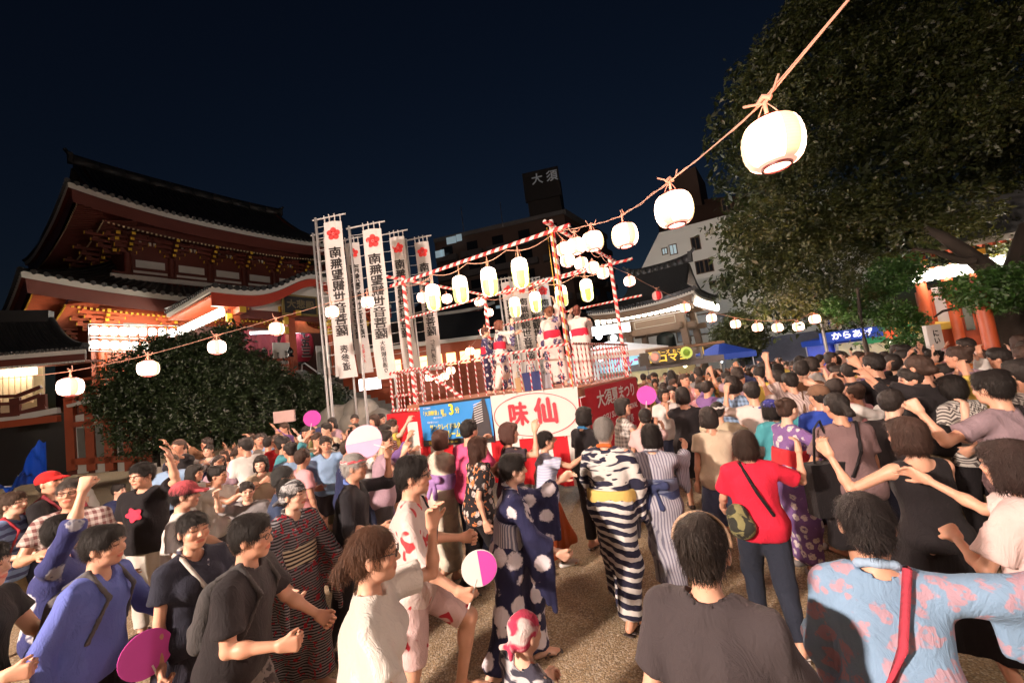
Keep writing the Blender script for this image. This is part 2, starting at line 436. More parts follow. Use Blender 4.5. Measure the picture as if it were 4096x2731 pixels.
def fingers(S, J, n, q, curl):
    s = 1 if n == 'R' else -1
    w = J['wr' + n]; d = J['hd' + n]
    pn = np.array([-s * .75, .55, 0]); pn = nrm(pn - d * (pn @ d)) if abs(nrm(pn) @ d) < .97 else nrm(np.cross(d, [0, 0, 1]))
    lat = np.cross(d, pn) * (1 if np.cross(d, pn)[2] >= -2 else 1)
    if (lat @ np.array([0, 1, .4])) < 0: lat = -lat            # towards the thumb
    for i, (o, L) in enumerate(((.030, .072), (.010, .080), (-.010, .075), (-.029, .058))):
        kn = w + d * (.088 - abs(o) * .12) + lat * o
        S.cone(w + lat * o * .5 + d * .01, kn, .019, .0125, .018)
        if q == 'hi' or q == 'mid':
            a1 = math.radians(14 + 70 * curl + i * 4); d1 = d * math.cos(a1) + pn * math.sin(a1) + lat * o * 2.2
            m = kn + nrm(d1) * L * .52
            a2 = a1 + math.radians(12 + 75 * curl); d2 = d * math.cos(a2) + pn * math.sin(a2) + lat * o * 1.2
            S.cone(kn, m, .0098, .0090, .004).cone(m, m + nrm(d2) * L * .48, .0090, .0075, .004)
        else: S.cone(kn, kn + nrm(d + pn * (.3 + curl)) * L, .012, .009, .01)
    b = w + d * .025 + lat * .022; m = b + nrm(lat * .75 + d * .8 + pn * .3) * .042
    S.cone(b, m, .015, .0115, .012).cone(m, m + nrm(d + lat * .25 + pn * (.3 + curl)) * .032, .0115, .009, .004)

def hd(J, x, y, z): return J['head'] + J['M'] @ np.array([x, y, z])

def body(p, J, q):
    f = p.get('f', 0); S = Solid(); Q = QUAL[q]; M = J['M']
    torso(S, J, f, -.004)
    for n, s in (('L', -1), ('R', 1)):
        ra = .85 if f else 1.
        S.cone(J['sh' + n], J['el' + n], .047 * ra, .036 * ra, .04).cone(J['el' + n], J['wr' + n], .036 * ra, .0235 * ra, .012)
        S.ell(J['el' + n] * .7 + J['wr' + n] * .3, (.036 * ra,) * 3, None, .03)
        fingers(S, J, n, q, p.get('curl' + n, .25))
        S.cone(J['hip' + n], J['kn' + n], .078, .052, .05).cone(J['kn' + n], J['an' + n], .050, .033, .02)
        S.ell(J['kn' + n] * .68 + J['an' + n] * .32 + np.array([0, -.018, 0]), (.044, .044, .075), None, .03)
        a = J['an' + n]; fd = nrm(J['ft' + n]); dn = np.array([0, 0, -1.])
        S.cone(a + dn * .035 - fd * .035, a + dn * .045 + fd * .10, .033, .028, .03).cone(a + dn * .045 + fd * .10, a + dn * .055 + fd * .17, .028, .018, .02)
        for o in (-.022, .022): S.ell(a + dn * .055 + fd * .13 + np.cross(fd, dn) * o, (.024, .024, .016), None, .02)
    S.cone(J['neck'] + np.array([0, 0, -.03]), hd(J, 0, -.025, -.06), .056 if not f else .048, .052 if not f else .044, .035)
    E = lambda c, r, k, sub=False: S.ell(hd(J, *c), r, M, k, sub)
    C = lambda a, b, ra, rb, k: S.cone(hd(J, *a), hd(J, *b), ra, rb, k)
    E((0, -.012, .03), (.076, .094, .086), .03); E((0, .022, -.018), (.063, .070, .084), .03)
    E((0, .036, -.072), (.046, .046, .036), .03); E((0, .064, -.092), (.02, .018, .017), .02)
    for s in (-1, 1):
        E((.077 * s, -.006, -.006), (.011, .019, .031), .006)
        if q != 'lo': E((.031 * s, .102, .010), (.019, .016, .013), .014, True); E((.038 * s, .058, -.022), (.026, .03, .024), .02)
    if q != 'lo':
        C((-.042, .076, .027), (.042, .076, .027), .013, .013, .016)
        C((-.017, .083, -.054), (.017, .083, -.054), .0085, .0085, .008); C((-.013, .084, -.065), (.013, .084, -.065), .0085, .0085, .006)
    C((0, .085, .016), (0, .104, -.022), .0085, .0115, .012)
    for s in (-1, 1):
        if q == 'hi': E((.012 * s, .094, -.026), (.009, .010, .008), .006)
    fine = [(J['head'], .125, Q['head'])]
    if Q['hand']:
        for n in 'LR': fine.append((J['wr' + n] + J['hd' + n] * .085, .095, Q['hand']))
    V, F = S.mesh(Q['h'], fine)
    V = smooth_v(V, F, 1, .35)
    # albedo tint of the face: brows, lips, eyelids
    L = (V - J['head']) @ M; x, y, z = np.abs(L[:, 0]), L[:, 1], L[:, 2]
    col = np.ones((len(V), 3)); e = .004 if q == 'hi' else .007
    fr = y > .05
    brow = fr & (x > .012) & (x < .052) & (np.abs(z - .037 + (x - .03) ** 2 * 3) < e * .9); col[brow] = (.16, .13, .12)
    lip = fr & (y > .07) & (x < .026) & (np.abs(z + .059) < .0115 - x * .22); col[lip] = (.80, .42, .42)
    eye = fr & (np.abs(x - .031) < .016) & (np.abs(z - .010) < e * 1.2); col[eye] = (.30, .22, .2) if q == 'hi' else (.12, .09, .09)
    chk = fr & (x > .02) & (x < .06) & (z < 0) & (z > -.045); col[chk & ~lip] = (1., .86, .84)
    return V, F, col

def sleeve(S, J, n, g, frac, flare=.0, k=.03):
    """cloth round the arm from the shoulder; frac 1 = elbow, 2 = wrist"""
    a, e, w = J['sh' + n], J['el' + n], J['wr' + n]
    if frac <= 1.001:
        b = a + (e - a) * frac; d = nrm(e - a); a = a - np.array([0, 0, .008]); S.cone(a, b, .045 + g, .043 + g + flare, k, [(b, d)])
    else:
        b = e + (w - e) * (frac - 1); d = nrm(w - e)
        a = a - np.array([0, 0, .008]); S.cone(a, e, .044 + g, .042 + g, k).cone(e, b, .042 + g, .03 + g + flare, k, [(b, d)])

def neck_hole(S, J, f, r=.0, vee=0.):
    n = J['neck']; T = J['T']
    S.cone(n + T @ np.array([0, .01, .0]), n + T @ np.array([0, .03, .25]), .060 + r, .085 + r, .01, None, True)
    if vee:
        S.cone(n + T @ np.array([0, .075, .01]), n + T @ np.array([0, .13, -vee]), .045, .008, .008, None, True)

def kimono_sleeve(S, J, n, g, drop, reach=1.55):
    a, e, w = J['sh' + n], J['el' + n], J['wr' + n]
    end = e + (w - e) * (reach - 1)
    a = a - np.array([0, 0, .01]); S.cone(a, e, .048 + g, .05 + g, .03).cone(e, end, .05 + g, .048 + g, .03, [(end, nrm(w - e))])
    # the hanging pocket, gravity takes it straight down from the forearm
    for i in range(7):
        t = i / 6.; s0 = a * .45 + e * .55; P = (s0 + (e - s0) * min(1, t * 2)) if t < .5 else (e + (end - e) * (t - .5) * 2)
        dr = drop * (.62 + .38 * t); P2 = P + np.array([0, -.015 * t, -dr])
        S.cone(P, P2, .028, .019, .035)

def hair(style, J, q):
    S = Solid(); M = J['M']; E = lambda c, r, k=.02, sub=False: S.ell(hd(J, *c), r, M, k, sub)
    C = lambda a, b, ra, rb, k=.02: S.cone(hd(J, *a), hd(J, *b), ra, rb, k)
    up = M @ np.array([0, 0, 1.]); cuts = []
    if style in ('short', 'crew'):
        g = .0 if style == 'crew' else .006
        E((0, -.014, .040), (.084 + g, .102 + g, .090 + g)); E((0, -.055, -.01), (.066, .055, .062), .02)
        if style == 'short': E((.0, .045, .092), (.062, .045, .036), .02); E((.03, -.03, .11), (.05, .06, .03), .02)
        E((0, .118, -.040), (.076, .085, .100), .012, True)
        for s in (-1, 1): E((.095 * s, .012, -.035), (.035, .045, .050), .01, True)
        cuts.append((hd(J, 0, -.05, -.075), -up))
    elif style in ('bob', 'long', 'lob', 'shag'):
        E((0, -.012, .040), (.089, .108, .094)); E((0, -.025, -.035), (.094, .092, .098), .03)
        for s in (-1, 1): C((.074 * s, .02, .03), (.080 * s, .022, -.085), .022, .02, .02)
        E((0, .062, .078), (.066, .04, .034), .02)
        if style == 'long' or style == 'lob':
            zz = -.36 if style == 'long' else -.20
            for s in (-1, 0, 1): S.cone(hd(J, .05 * s, -.055, -.06), hd(J, .045 * s, -.085, zz), .042, .026, .03)
        E((0, .118, -.055), (.066, .072, .098), .012, True)
        if style in ('bob', 'shag'): cuts.append((hd(J, 0, 0, -.115), -up)); S.cone(J['neck'], hd(J, 0, .03, -.1), .03, .06, .01, None, True)
    elif style in ('bun', 'tail', 'updo', 'lowbun'):
        E((0, -.014, .038), (.083, .103, .090)); E((0, -.05, -.02), (.070, .055, .055), .02)
        E((0, .112, -.046), (.084, .082, .098), .012, True)
        for s in (-1, 1): E((.098 * s, .02, -.03), (.032, .05, .050), .01, True)
        cuts.append((hd(J, 0, -.05, -.072), -up))
        if style == 'bun': E((0, -.105, .075), (.045, .04, .042), .012)
        if style == 'lowbun': E((0, -.112, -.02), (.048, .036, .038), .012)
        if style == 'updo': E((0, -.09, .07), (.06, .05, .055), .03); E((.02, -.06, .12), (.035, .04, .03), .02)
        if style == 'tail': C((0, -.10, .03), (0, -.145, -.05), .026, .034); C((0, -.145, -.05), (0.01, -.125, -.22), .034, .03); C((0.01, -.125, -.22), (.015, -.11, -.36), .03, .012)
    elif style == 'scarf':                                             # cloth tied round the whole head
        E((0, -.014, .042), (.088, .106, .092)); E((0, -.05, -.02), (.074, .06, .06), .03); E((0, .112, -.052), (.084, .080, .098), .012, True)
        C((0, -.105, -.03), (.05, -.15, -.06), .02, .012); C((0, -.105, -.03), (-.045, -.155, -.035), .022, .014); C((0, -.105, -.03), (.01, -.15, -.12), .018, .012)
        for s in (-1, 1): E((.095 * s, .02, -.055), (.03, .05, .045), .01, True)
        cuts.append((hd(J, 0, -.05, -.082), -up))
    elif style == 'cap':
        E((0, -.012, .048), (.090, .108, .088)); C((-.04, .075, .035), (-.035, .155, .018), .02, .014, .02); C((.04, .075, .035), (.035, .155, .018), .02, .014, .02); C((0, .075, .035), (0, .165, .018), .02, .014, .02)
        E((0, .112, -.058), (.088, .105, .082), .006, True); cuts.append((hd(J, 0, -.05, .012), -up))
    elif style == 'hat':
        E((0, -.012, .055), (.090, .105, .085)); E((0, -.01, .035), (.155, .165, .012), .015)
        cuts.append((hd(J, 0, 0, .022), -up))
    V, F = S.mesh(QUAL[q]['hair'], (), cuts)
    if q != 'lo' and style not in ('cap', 'hat', 'scarf'):
        L = (V - J['head']) @ M; N = vnormals(V, F)
        a = np.arctan2(L[:, 0], -L[:, 1]); n = np.sin(a * 17 + 3 * np.sin(L[:, 2] * 30)) * .5 + np.sin(a * 41 + 5 * np.sin(L[:, 2] * 21 + a * 3)) * .35 + np.sin(L[:, 0] * 160 + L[:, 2] * 60) * .3
        n = n + np.sin(a * 83 + 7 * np.sin(L[:, 2] * 33 + a)) * .3; V = V + N * (n * (.0026 if q == 'hi' else .004))[:, None]
        if q == 'hi' and len(V) > 50:                          # loose strands lying along and lifting off the hair
            rs = np.random.RandomState(len(V)); i = rs.randint(0, len(V), 3200); P = V[i]; Nn = N[i]; dn = -up[None, :] * np.ones((3200, 1)) + rs.normal(size=(3200, 3)) * .28
            dn = dn - Nn * np.sum(dn * Nn, 1)[:, None] * .9; dn /= np.linalg.norm(dn, axis=1)[:, None] + 1e-6; sd = np.cross(dn, Nn); L_ = rs.uniform(.02, .06, 3200)[:, None]; w_ = .0008; lift = rs.rand(3200)[:, None] ** 3 * .016 + .0012
            a, b, c = P + Nn * .001, P + dn * L_ * .5 + Nn * (lift * .8 + .0015), P + dn * L_ + Nn * lift
            VV = np.stack([a - sd * w_, a + sd * w_, b + sd * w_, b - sd * w_, c + sd * w_ * .4, c - sd * w_ * .4], 1).reshape(-1, 3); k = np.arange(3200)[:, None] * 6 + len(V)
            F = np.concatenate([F, k + np.array([[0, 1, 2, 3]]), k + np.array([[3, 2, 4, 5]])]); V = np.concatenate([V, VV])
    elif style in ('scarf',): V = V + vnormals(V, F) * (folds(V, 3, .6, 1) * .004)[:, None]
    return V, F

def garment(kind, p, J, q, seed=1, amp=1.):
    """solid of one garment -> V, F"""
    f = p.get('f', 0); S = Solid(); Q = QUAL[q]; cuts = []; t = J['tp']; up = np.array([0, 0, 1.]); A = .0095 * amp
    pz = J['pelvis'][2]; drape = .35
    if kind in ('tee', 'shirt', 'longshirt', 'tank', 'happi', 'bigtee'):
        g = {'tank': .012, 'tee': .018, 'bigtee': .026}.get(kind, .022)
        torso(S, J, f, g, .05, True, .014 if kind != 'tank' else .008)
        fr = {'tee': .55, 'bigtee': .75, 'shirt': .62, 'longshirt': 1.75, 'tank': 0, 'happi': 1.2}[kind]
        for n in 'LR':
            if fr: sleeve(S, J, n, g * .7, fr, .016 if fr < 1.5 else 0)
        neck_hole(S, J, f, .004 if kind != 'tank' else .03, .07 if kind in ('shirt', 'longshirt', 'happi') else 0)
        if kind == 'tank':
            for n, s in (('L', -1), ('R', 1)): S.ell(J['sh' + n] + np.array([s * .045, 0, .0]), (.05, .07, .075), None, .015, True)
        cuts.append((np.array([0, 0, pz - (.10 if kind != 'tank' else .04)]), -up))
    elif kind in ('trousers', 'shorts', 'widetrousers'):
        g = .023 if kind == 'trousers' else .030
        S.cone(t(-.05, 0, .95), t(.05, 0, .95), .115, .115, .05)
        for n in 'LR':
            S.cone(J['hip' + n], J['kn' + n], .088 + g, .058 + g, .05, None if kind != 'shorts' else [(J['kn' + n] * .9 + J['hip' + n] * .1, nrm(J['kn' + n] - J['hip' + n]))])
            if kind != 'shorts':
                e = J['kn' + n] * .08 + J['an' + n] * .92; S.cone(J['kn' + n], e, .056 + g, .040 + g * (1 if kind == 'trousers' else 2), .03, [(e, nrm(J['an' + n] - J['kn' + n]))])
        cuts.append((t(0, 0, 1.02), J['T'] @ up))
    elif kind in ('skirt', 'longskirt', 'dress'):
        drop = .52 if kind == 'skirt' else .70
        if kind == 'dress':
            torso(S, J, f, .016, .05, True, .02); drop = .48
            for n in 'LR': sleeve(S, J, n, .012, .45, .012)
            neck_hole(S, J, f, .012)
        mid = (J['knL'] + J['knR']) / 2; pel = J['pelvis']
        for n, s in (('L', -1), ('R', 1), ('M', 0)):
            a = pel + np.array([.07 * s, 0, .03]); k = mid if n == 'M' else J['kn' + n]; b = a + nrm(k - a + np.array([.05 * s, 0, 0])) * drop
            S.cone(a, b, .105, .125 if kind != 'longskirt' else .15, .07)
        cuts.append((np.array([0, 0, pz + .03 - drop * .97]), -up))
        if kind != 'dress': cuts.append((t(0, 0, 1.04), J['T'] @ up))
        drape = .12; A *= 1.6
    elif kind == 'yukata':
        torso(S, J, f, .020, .05, True, .008)
        for n in 'LR': kimono_sleeve(S, J, n, .012, p.get('drop', .34), p.get('reach', 1.6))
        neck_hole(S, J, f, .006, .13)
        pel = J['pelvis']
        for n, s in (('L', -1), ('R', 1)):
            k, a = J['kn' + n], J['an' + n]; e = k + (a - k) * p.get('hem', .86)
            S.cone(pel + np.array([.06 * s, 0, 0]), k, .118, .098, .09).cone(k, e, .098, .092, .07, [(e, nrm(a - k))])
        kL, kR = J['knL'], J['knR']; aL, aR = [J['kn' + n] + (J['an' + n] - J['kn' + n]) * p.get('hem', .86) * .93 for n in 'LR']
        m = (kL + kR) / 2; am = (aL + aR) / 2
        S.cone(pel, m, .11, .085, .08)
        if np.linalg.norm(aL - aR) < .55: S.cone(m, am, .085, .07, .08); S.cone(aL, aR, .06, .06, .06)
        S.cone(kL, kR, .085, .085, .07)
        drape = .25; A *= 1.35
    elif kind == 'collar':                                                # crossed neckband of a yukata
        n = J['neck']; T = J['T']; r = .017
        pts = [(-.03, .125, -.20), (.045, .10, -.09), (.072, .03, .0), (.05, -.045, .035), (0, -.065, .04), (-.05, -.045, .035), (-.072, .03, .0), (-.045, .10, -.09), (.02, .118, -.19)]
        P = [n + T @ np.array(x) for x in pts]
        for a, b in zip(P, P[1:]): S.cone(a, b, r, r, .012)
        A = 0
    elif kind == 'obi':
        w = .9 if f else 1.
        for x in (-1, 0, 1): S.cone(t(.07 * x * w, 0, 1.18), t(.07 * x, 0, 1.03), .126 if f else .146, .128 if f else .146, .05)
        lo, hi = (1.00, 1.20) if f else (.98, 1.09)
        cuts += [(t(0, 0, hi), J['T'] @ up), (t(0, 0, lo), -(J['T'] @ up))]
        A *= .4
    elif kind == 'bow':
        for s in (-1, 1): S.cone(t(.02 * s, -.135, 1.13), t(.115 * s, -.15, 1.15), .025, .045, .02); S.cone(t(.02 * s, -.14, 1.1), t(.07 * s, -.16, .95), .02, .035, .02)
        S.ell(t(0, -.15, 1.12), (.035, .03, .045), None, .02)
    elif kind == 'sash':
        torso(S, J, f, .03, .05, False, 0, False); cuts += [(t(0, 0, 1.04), J['T'] @ up), (t(0, 0, .97), -(J['T'] @ up))]; A *= .4
    elif kind == 'backpack':
        for x in (-.05, 0, .05): S.cone(t(x, -.155, 1.28), t(x, -.165, 1.04), .052, .064, .05)
        S.cone(t(-.035, -.215, 1.09), t(.035, -.215, 1.09), .035, .035, .03)
        for s in (-1, 1):
            S.cone(t(.08 * s, -.12, 1.38), t(.10 * s, -.0, 1.472), .015, .015, .01).cone(t(.10 * s, -.0, 1.472), t(.10 * s, .136, 1.33), .015, .015, .01).cone(t(.10 * s, .136, 1.33), t(.15 * s, .09, 1.10), .013, .013, .01).cone(t(.14 * s, .06, 1.10), t(.1 * s, -.12, 1.05), .014, .014, .01)
        A *= .7
    V, F = S.mesh(Q['cloth'] if kind not in ('collar', 'backpack', 'bow') else min(Q['cloth'], .02), (), cuts)
    V = smooth_v(V, F, 1, .3)
    if A:
        N = vnormals(V, F); fo = folds(V, seed, 1.2, drape); fo = np.abs(fo) ** .8 * -1.3 + .45 + .4 * folds(V, seed + 9, 2.2, drape); V = V + N * (fo * A)[:, None]
    return V, F

def footwear(J, n, kind, q):
    S = Solid(); a = J['an' + n]; fd = nrm(J['ft' + n]); dn = np.array([0, 0, -1.]); sd = np.cross(fd, dn)
    if kind == 'shoe':
        S.cone(a + dn * .042 - fd * .04, a + dn * .048 + fd * .10, .043, .038, .03).cone(a + dn * .048 + fd * .10, a + dn * .05 + fd * .165, .038, .028, .02)
        V, F = S.mesh(.016 if q == 'hi' else .024, (), [(a + dn * .078, dn)])
    else:
        for i in range(6):
            t = -.055 + .25 * i / 5.; P = a + dn * .072 + fd * t; w = .030 + .008 * math.sin(i * .9)
            S.cone(P - sd * w, P + sd * w, .018, .018, .02)
        V, F = S.mesh(.012 if q == 'hi' else .02, (), [(a + dn * .083, dn), (a + dn * .068, -dn)])
        if q == 'hi':
            S = Solid(); k = a + dn * .045 + fd * .135
            S.cone(k, a + dn * .038 + fd * .06 - sd * .04, .007, .008, .005).cone(k, a + dn * .038 + fd * .06 + sd * .04, .007, .008, .005)
            V2, F2 = S.mesh(.007); F = np.concatenate([F, F2 + len(V)]); V = np.concatenate([V, V2])
    return V, F
# ------------------------------------------------------------------ lettering: every text is made in one batch, as real glyph outlines
_TX = {}
def texts(reqs):
    objs = []
    for key, (s, thick) in reqs.items():
        c = bpy.data.curves.new('t', 'FONT'); c.body = s; c.align_x = 'CENTER'; c.align_y = 'CENTER'; c.offset = 0; c.space_line = .98; c.resolution_u = 2; c.extrude = .004
        o = bpy.data.objects.new('t', c); COL.objects.link(o); objs.append((key, o))
    dg = bpy.context.evaluated_depsgraph_get(); dg.update()
    for k, o in objs:
        me = bpy.data.meshes.new_from_object(o.evaluated_get(dg)); th = reqs[k][1]
        if th > .003:                                          # a bolder hand: the same glyphs again, a hair's breadth aside
            co = np.empty(len(me.vertices) * 3); me.vertices.foreach_get('co', co); co = co.reshape(-1, 3); fs = [tuple(q.vertices) for q in me.polygons]; n = len(co); V = []; F = []
            for j, (dx, dy) in enumerate(((0, 0), (1, 0), (-1, 0), (0, 1), (0, -1))): V += [tuple(q) for q in co + np.array([dx * th, dy * th, -.0012 * j])]; F += [tuple(i + n * j for i in f) for f in fs]
            me = bpy.data.meshes.new(k); me.from_pydata(V, [], F)
        _TX[k] = me
    for k, o in objs:
        c = o.data; bpy.data.objects.remove(o); bpy.data.curves.remove(c)
KANN = '\n'.join('南無聖観世音菩薩')
texts({'kannon': (KANN, .028), 'omote': ('表\n参\n道', .018), 'osudori': ('\n'.join('大須観音通り'), .012), 'niomon': ('\n'.join('仁王門通り'), .012),
       'jidosha': ('\n'.join('中日自動車'), .012), 'hayata': ('\n'.join('谷口早苗'), .012), 'katsu': ('\n'.join('矢場とん'), .012), 'small': ('\n'.join('奉納'), .012),
       'eki': ('「大須観音」駅', .012), 'toho': ('徒歩', .012), 'three': ('3', .035), 'fun': ('分', .02), 'chika': ('地下鉄鶴舞線', .004), 'deguchi': ('（2番出口 約230m）', .0), 'shin': ('新築分譲マンション', .004),
       'sun': ('サンクレイドル久屋大須', .018), 'model': ('モデルルーム公開中', .028), 'tel': ('0120-', .03), 'mini': ('営業時間／10:00～18:00', .0),
       'aji': ('味', .035), 'sen': ('仙', .035), 'natsu': ('大須夏まつり', .02), 'summer': ('OSU SUMMER FESTIVAL', .018), 'natsu2': ('大須夏祭', .015), 'kor': ('오스 여름축제', .01),
       'ice': ('フルーツ氷', .04), 'tako': ('トロマヨ', .04), 'tako2': ('マヨネーズ  たこ焼き', .03), 'yaki': ('焼そば', .03), 'karaage': ('からあげ', .03), 'osu': ('大 須', .02),
       'shichi': ('七\n五\n三', .05), 'notice': ('\n'.join('御祈祷受付'), .01), 'notice2': ('\n'.join('交通安全家内安全'), .01), 'plaque': ('大悲殿', .03), 'soba': ('氷', .04), 'kani': ('に\nい', .02), 'lan': ('大\n須', .02), 'hon': ('千\n客\n万\n来', .02), 'omikuji': ('おみくじ\nお守り', .01)})
def lettering(key, mat, o, X, Z, size, parent, name='lettering', mirror=False, sq=1.):
    """o centre, X reading direction, Z up; size = height of one character"""
    me = _TX[key].copy(); me.materials.clear(); me.materials.append(mat)
    X = nrm(X); Z = nrm(Z); N = np.cross(X, Z)
    ob = link(name, me); sx = -size * sq if mirror else size * sq
    M = Matrix(((X[0] * sx, Z[0] * size, N[0] * size, o[0]), (X[1] * sx, Z[1] * size, N[1] * size, o[1]), (X[2] * sx, Z[2] * size, N[2] * size, o[2]), (0, 0, 0, 1)))
    me.transform(M)
    if parent is not None: ob.parent = parent; me.transform(parent_inv(parent))
    return ob
def parent_inv(p): return Matrix.Translation(-Vector(p.location))      # things made before their lettering carry no rotation

BLACK = plain('ink', (.012, .011, .012), .8, .1, bump=0); RED = plain('red paint', (.50, .022, .03), .55, .12); WHITE = plain('white sheet', (.78, .76, .74), .7, .06)
VERM = plain('vermilion timber', (.32, .06, .018), .5, .22, 2.5); DVERM = plain('dark and shaded red timber', (.10, .020, .012), .5, .25, 2); YEL = plain('yellow end grain', (.62, .40, .03), .5, .15)  # DVERM also puts the upper storey's shade into the colour
TILE = plain('roof tile', (.020, .021, .022), .55, .35, 3, bump=.3, bsc=20); PLAST = plain('plaster', (.58, .57, .53), .85, .12, 1.2); TIMB = plain('old timber', (.10, .06, .035), .7, .3, 3)
STEEL = plain('steel tube', (.52, .52, .53), .3, .15, 9, metal=.8); CORD = plain('cord', (.50, .27, .20), .8, .1, bump=0); DARK = plain('dark board and shade', (.012, .012, .014), .8, .2)
GREY = plain('concrete', (.22, .21, .20), .9, .25, .8); STONE = plain('stone', (.20, .19, .17), .9, .35, 2.5, bump=.8, bsc=9)

# ------------------------------------------------------------------ ground: trodden gravel
def gravel():
    t = NT('gravel'); v = t.coord('Object'); n = t.noise(v, .6, 4); n2 = t.noise(v, 9, 4); vo = t.node('ShaderNodeTexVoronoi', i_Scale=78., i_Randomness=1.); t.l(v, vo.inputs['Vector'])
    vb = t.node('ShaderNodeTexVoronoi', i_Scale=95., i_Randomness=1.); t.l(v, vb.inputs['Vector'])
    base = t.mix(n.outputs[0], (.27, .19, .105), (.44, .33, .20)); base = t.mix(t.math('MULTIPLY', n2.outputs[0], .5), base, (.10, .072, .045))
    sv = t.node('ShaderNodeSeparateColor'); t.l(vo.outputs['Color'], sv.inputs[0])
    base = t.mix(t.ramp(sv.outputs[0], [(.55, 0), (.95, .75)]), base, (.48, .42, .33)); base = t.mix(t.ramp(vo.outputs['Distance'], [(.45, 0), (.75, .6)]), base, (.07, .05, .033))
    t.col(base); t.rough(.9)
    h = t.math('SUBTRACT', 1., vo.outputs['Distance']); t.bump(t.math('ADD', h, t.math('MULTIPLY', vb.outputs['Distance'], .5)), .7, .009); return t.m
GR = gravel(); g = MB()
P = [[(x, y, .012 * math.sin(x * 1.3 + y * .7) + .008 * math.sin(x * 3.1 - y * 2.3) - .0 if abs(x) < 30 and abs(y) < 30 else 0) for y in np.concatenate([[-400, -80, -30], np.arange(-8, 25, .5), [40, 90, 400]])] for x in np.concatenate([[-400, -90, -40], np.arange(-20, 20, .5), [40, 90, 400]])]
g.smooth = True; g.grid([[c for c in r] for r in P]); g.f = [f[::-1] for f in g.f]; gro = g.build('ground', GR); tag(gro, 'brown trodden gravel ground of the temple yard', None, None, 'structure')
rs = np.random.RandomState(5); g = MB()
for i in range(5200):
    d = 1.2 + 5.5 * rs.rand() ** 1.3; x = (rs.rand() - .5) * 2.6 * d; y = d; r = .004 + .008 * rs.rand() ** 2; a = rs.rand() * 6.28; z = .012 * math.sin(x * 1.3 + y * .7) + .008 * math.sin(x * 3.1 - y * 2.3)
    ca, sa = math.cos(a) * r, math.sin(a) * r; g.add([(x + ca, y + sa, z), (x - sa * .8, y + ca * .8, z), (x - ca, y - sa, z), (x + sa * .7, y - ca * .7, z), (x, y, z + r * .8)], [(0, 1, 4), (1, 2, 4), (2, 3, 4), (3, 0, 4)])
tag(g.build('pebbles', plain('pebble', (.36, .31, .24), .85, .5, 5)), 'loose pebbles strewn over the yard', None, None, 'stuff')

# ------------------------------------------------------------------ striped festival poles
def candy(k=34., tw=1., name='candy'):
    kk = ('candy', k, tw)
    if kk in MATS: return MATS[kk]
    t = NT('red and white ribbon'); v = t.coord('Object'); s = t.node('ShaderNodeSeparateXYZ'); t.l(v, s.inputs[0])
    a = t.math('ARCTAN2', s.outputs[1], s.outputs[0]); ph = t.math('ADD', t.math('MULTIPLY', s.outputs[2], k), t.math('MULTIPLY', a, tw)); m = t.math('SINE', ph)
    n = t.noise(v, 8, 3)
    t.col(t.mix(t.ramp(t.math('ADD', t.math('MULTIPLY', m, .5), .5), [(.46, 0), (.54, 1)]), t.mix(n.outputs[0], (.42, .012, .018), (.58, .03, .03)), t.mix(n.outputs[0], (.66, .62, .60), (.82, .80, .78)))); t.rough(.55)
    t.bump(t.noise(v, 60, 2).outputs[0], .2, .004); MATS[kk] = t.m; return t.m
def bar_obj(name, a, b, r, mat, parent, n=10):
    a = np.asarray(a, float); b = np.asarray(b, float); L = np.linalg.norm(b - a); m = MB(); m.tube([(0, 0, 0), (0, 0, L / 2), (0, 0, L)], r, n)
    o = m.build(name, mat, parent); q = Vector(b - a).to_track_quat('Z', 'Y'); M = Matrix.Translation(Vector(a)) @ q.to_matrix().to_4x4()
    o.matrix_local = (Matrix.Translation(-Vector(parent.location)) if parent is not None else Matrix.Identity(4)) @ M; return o

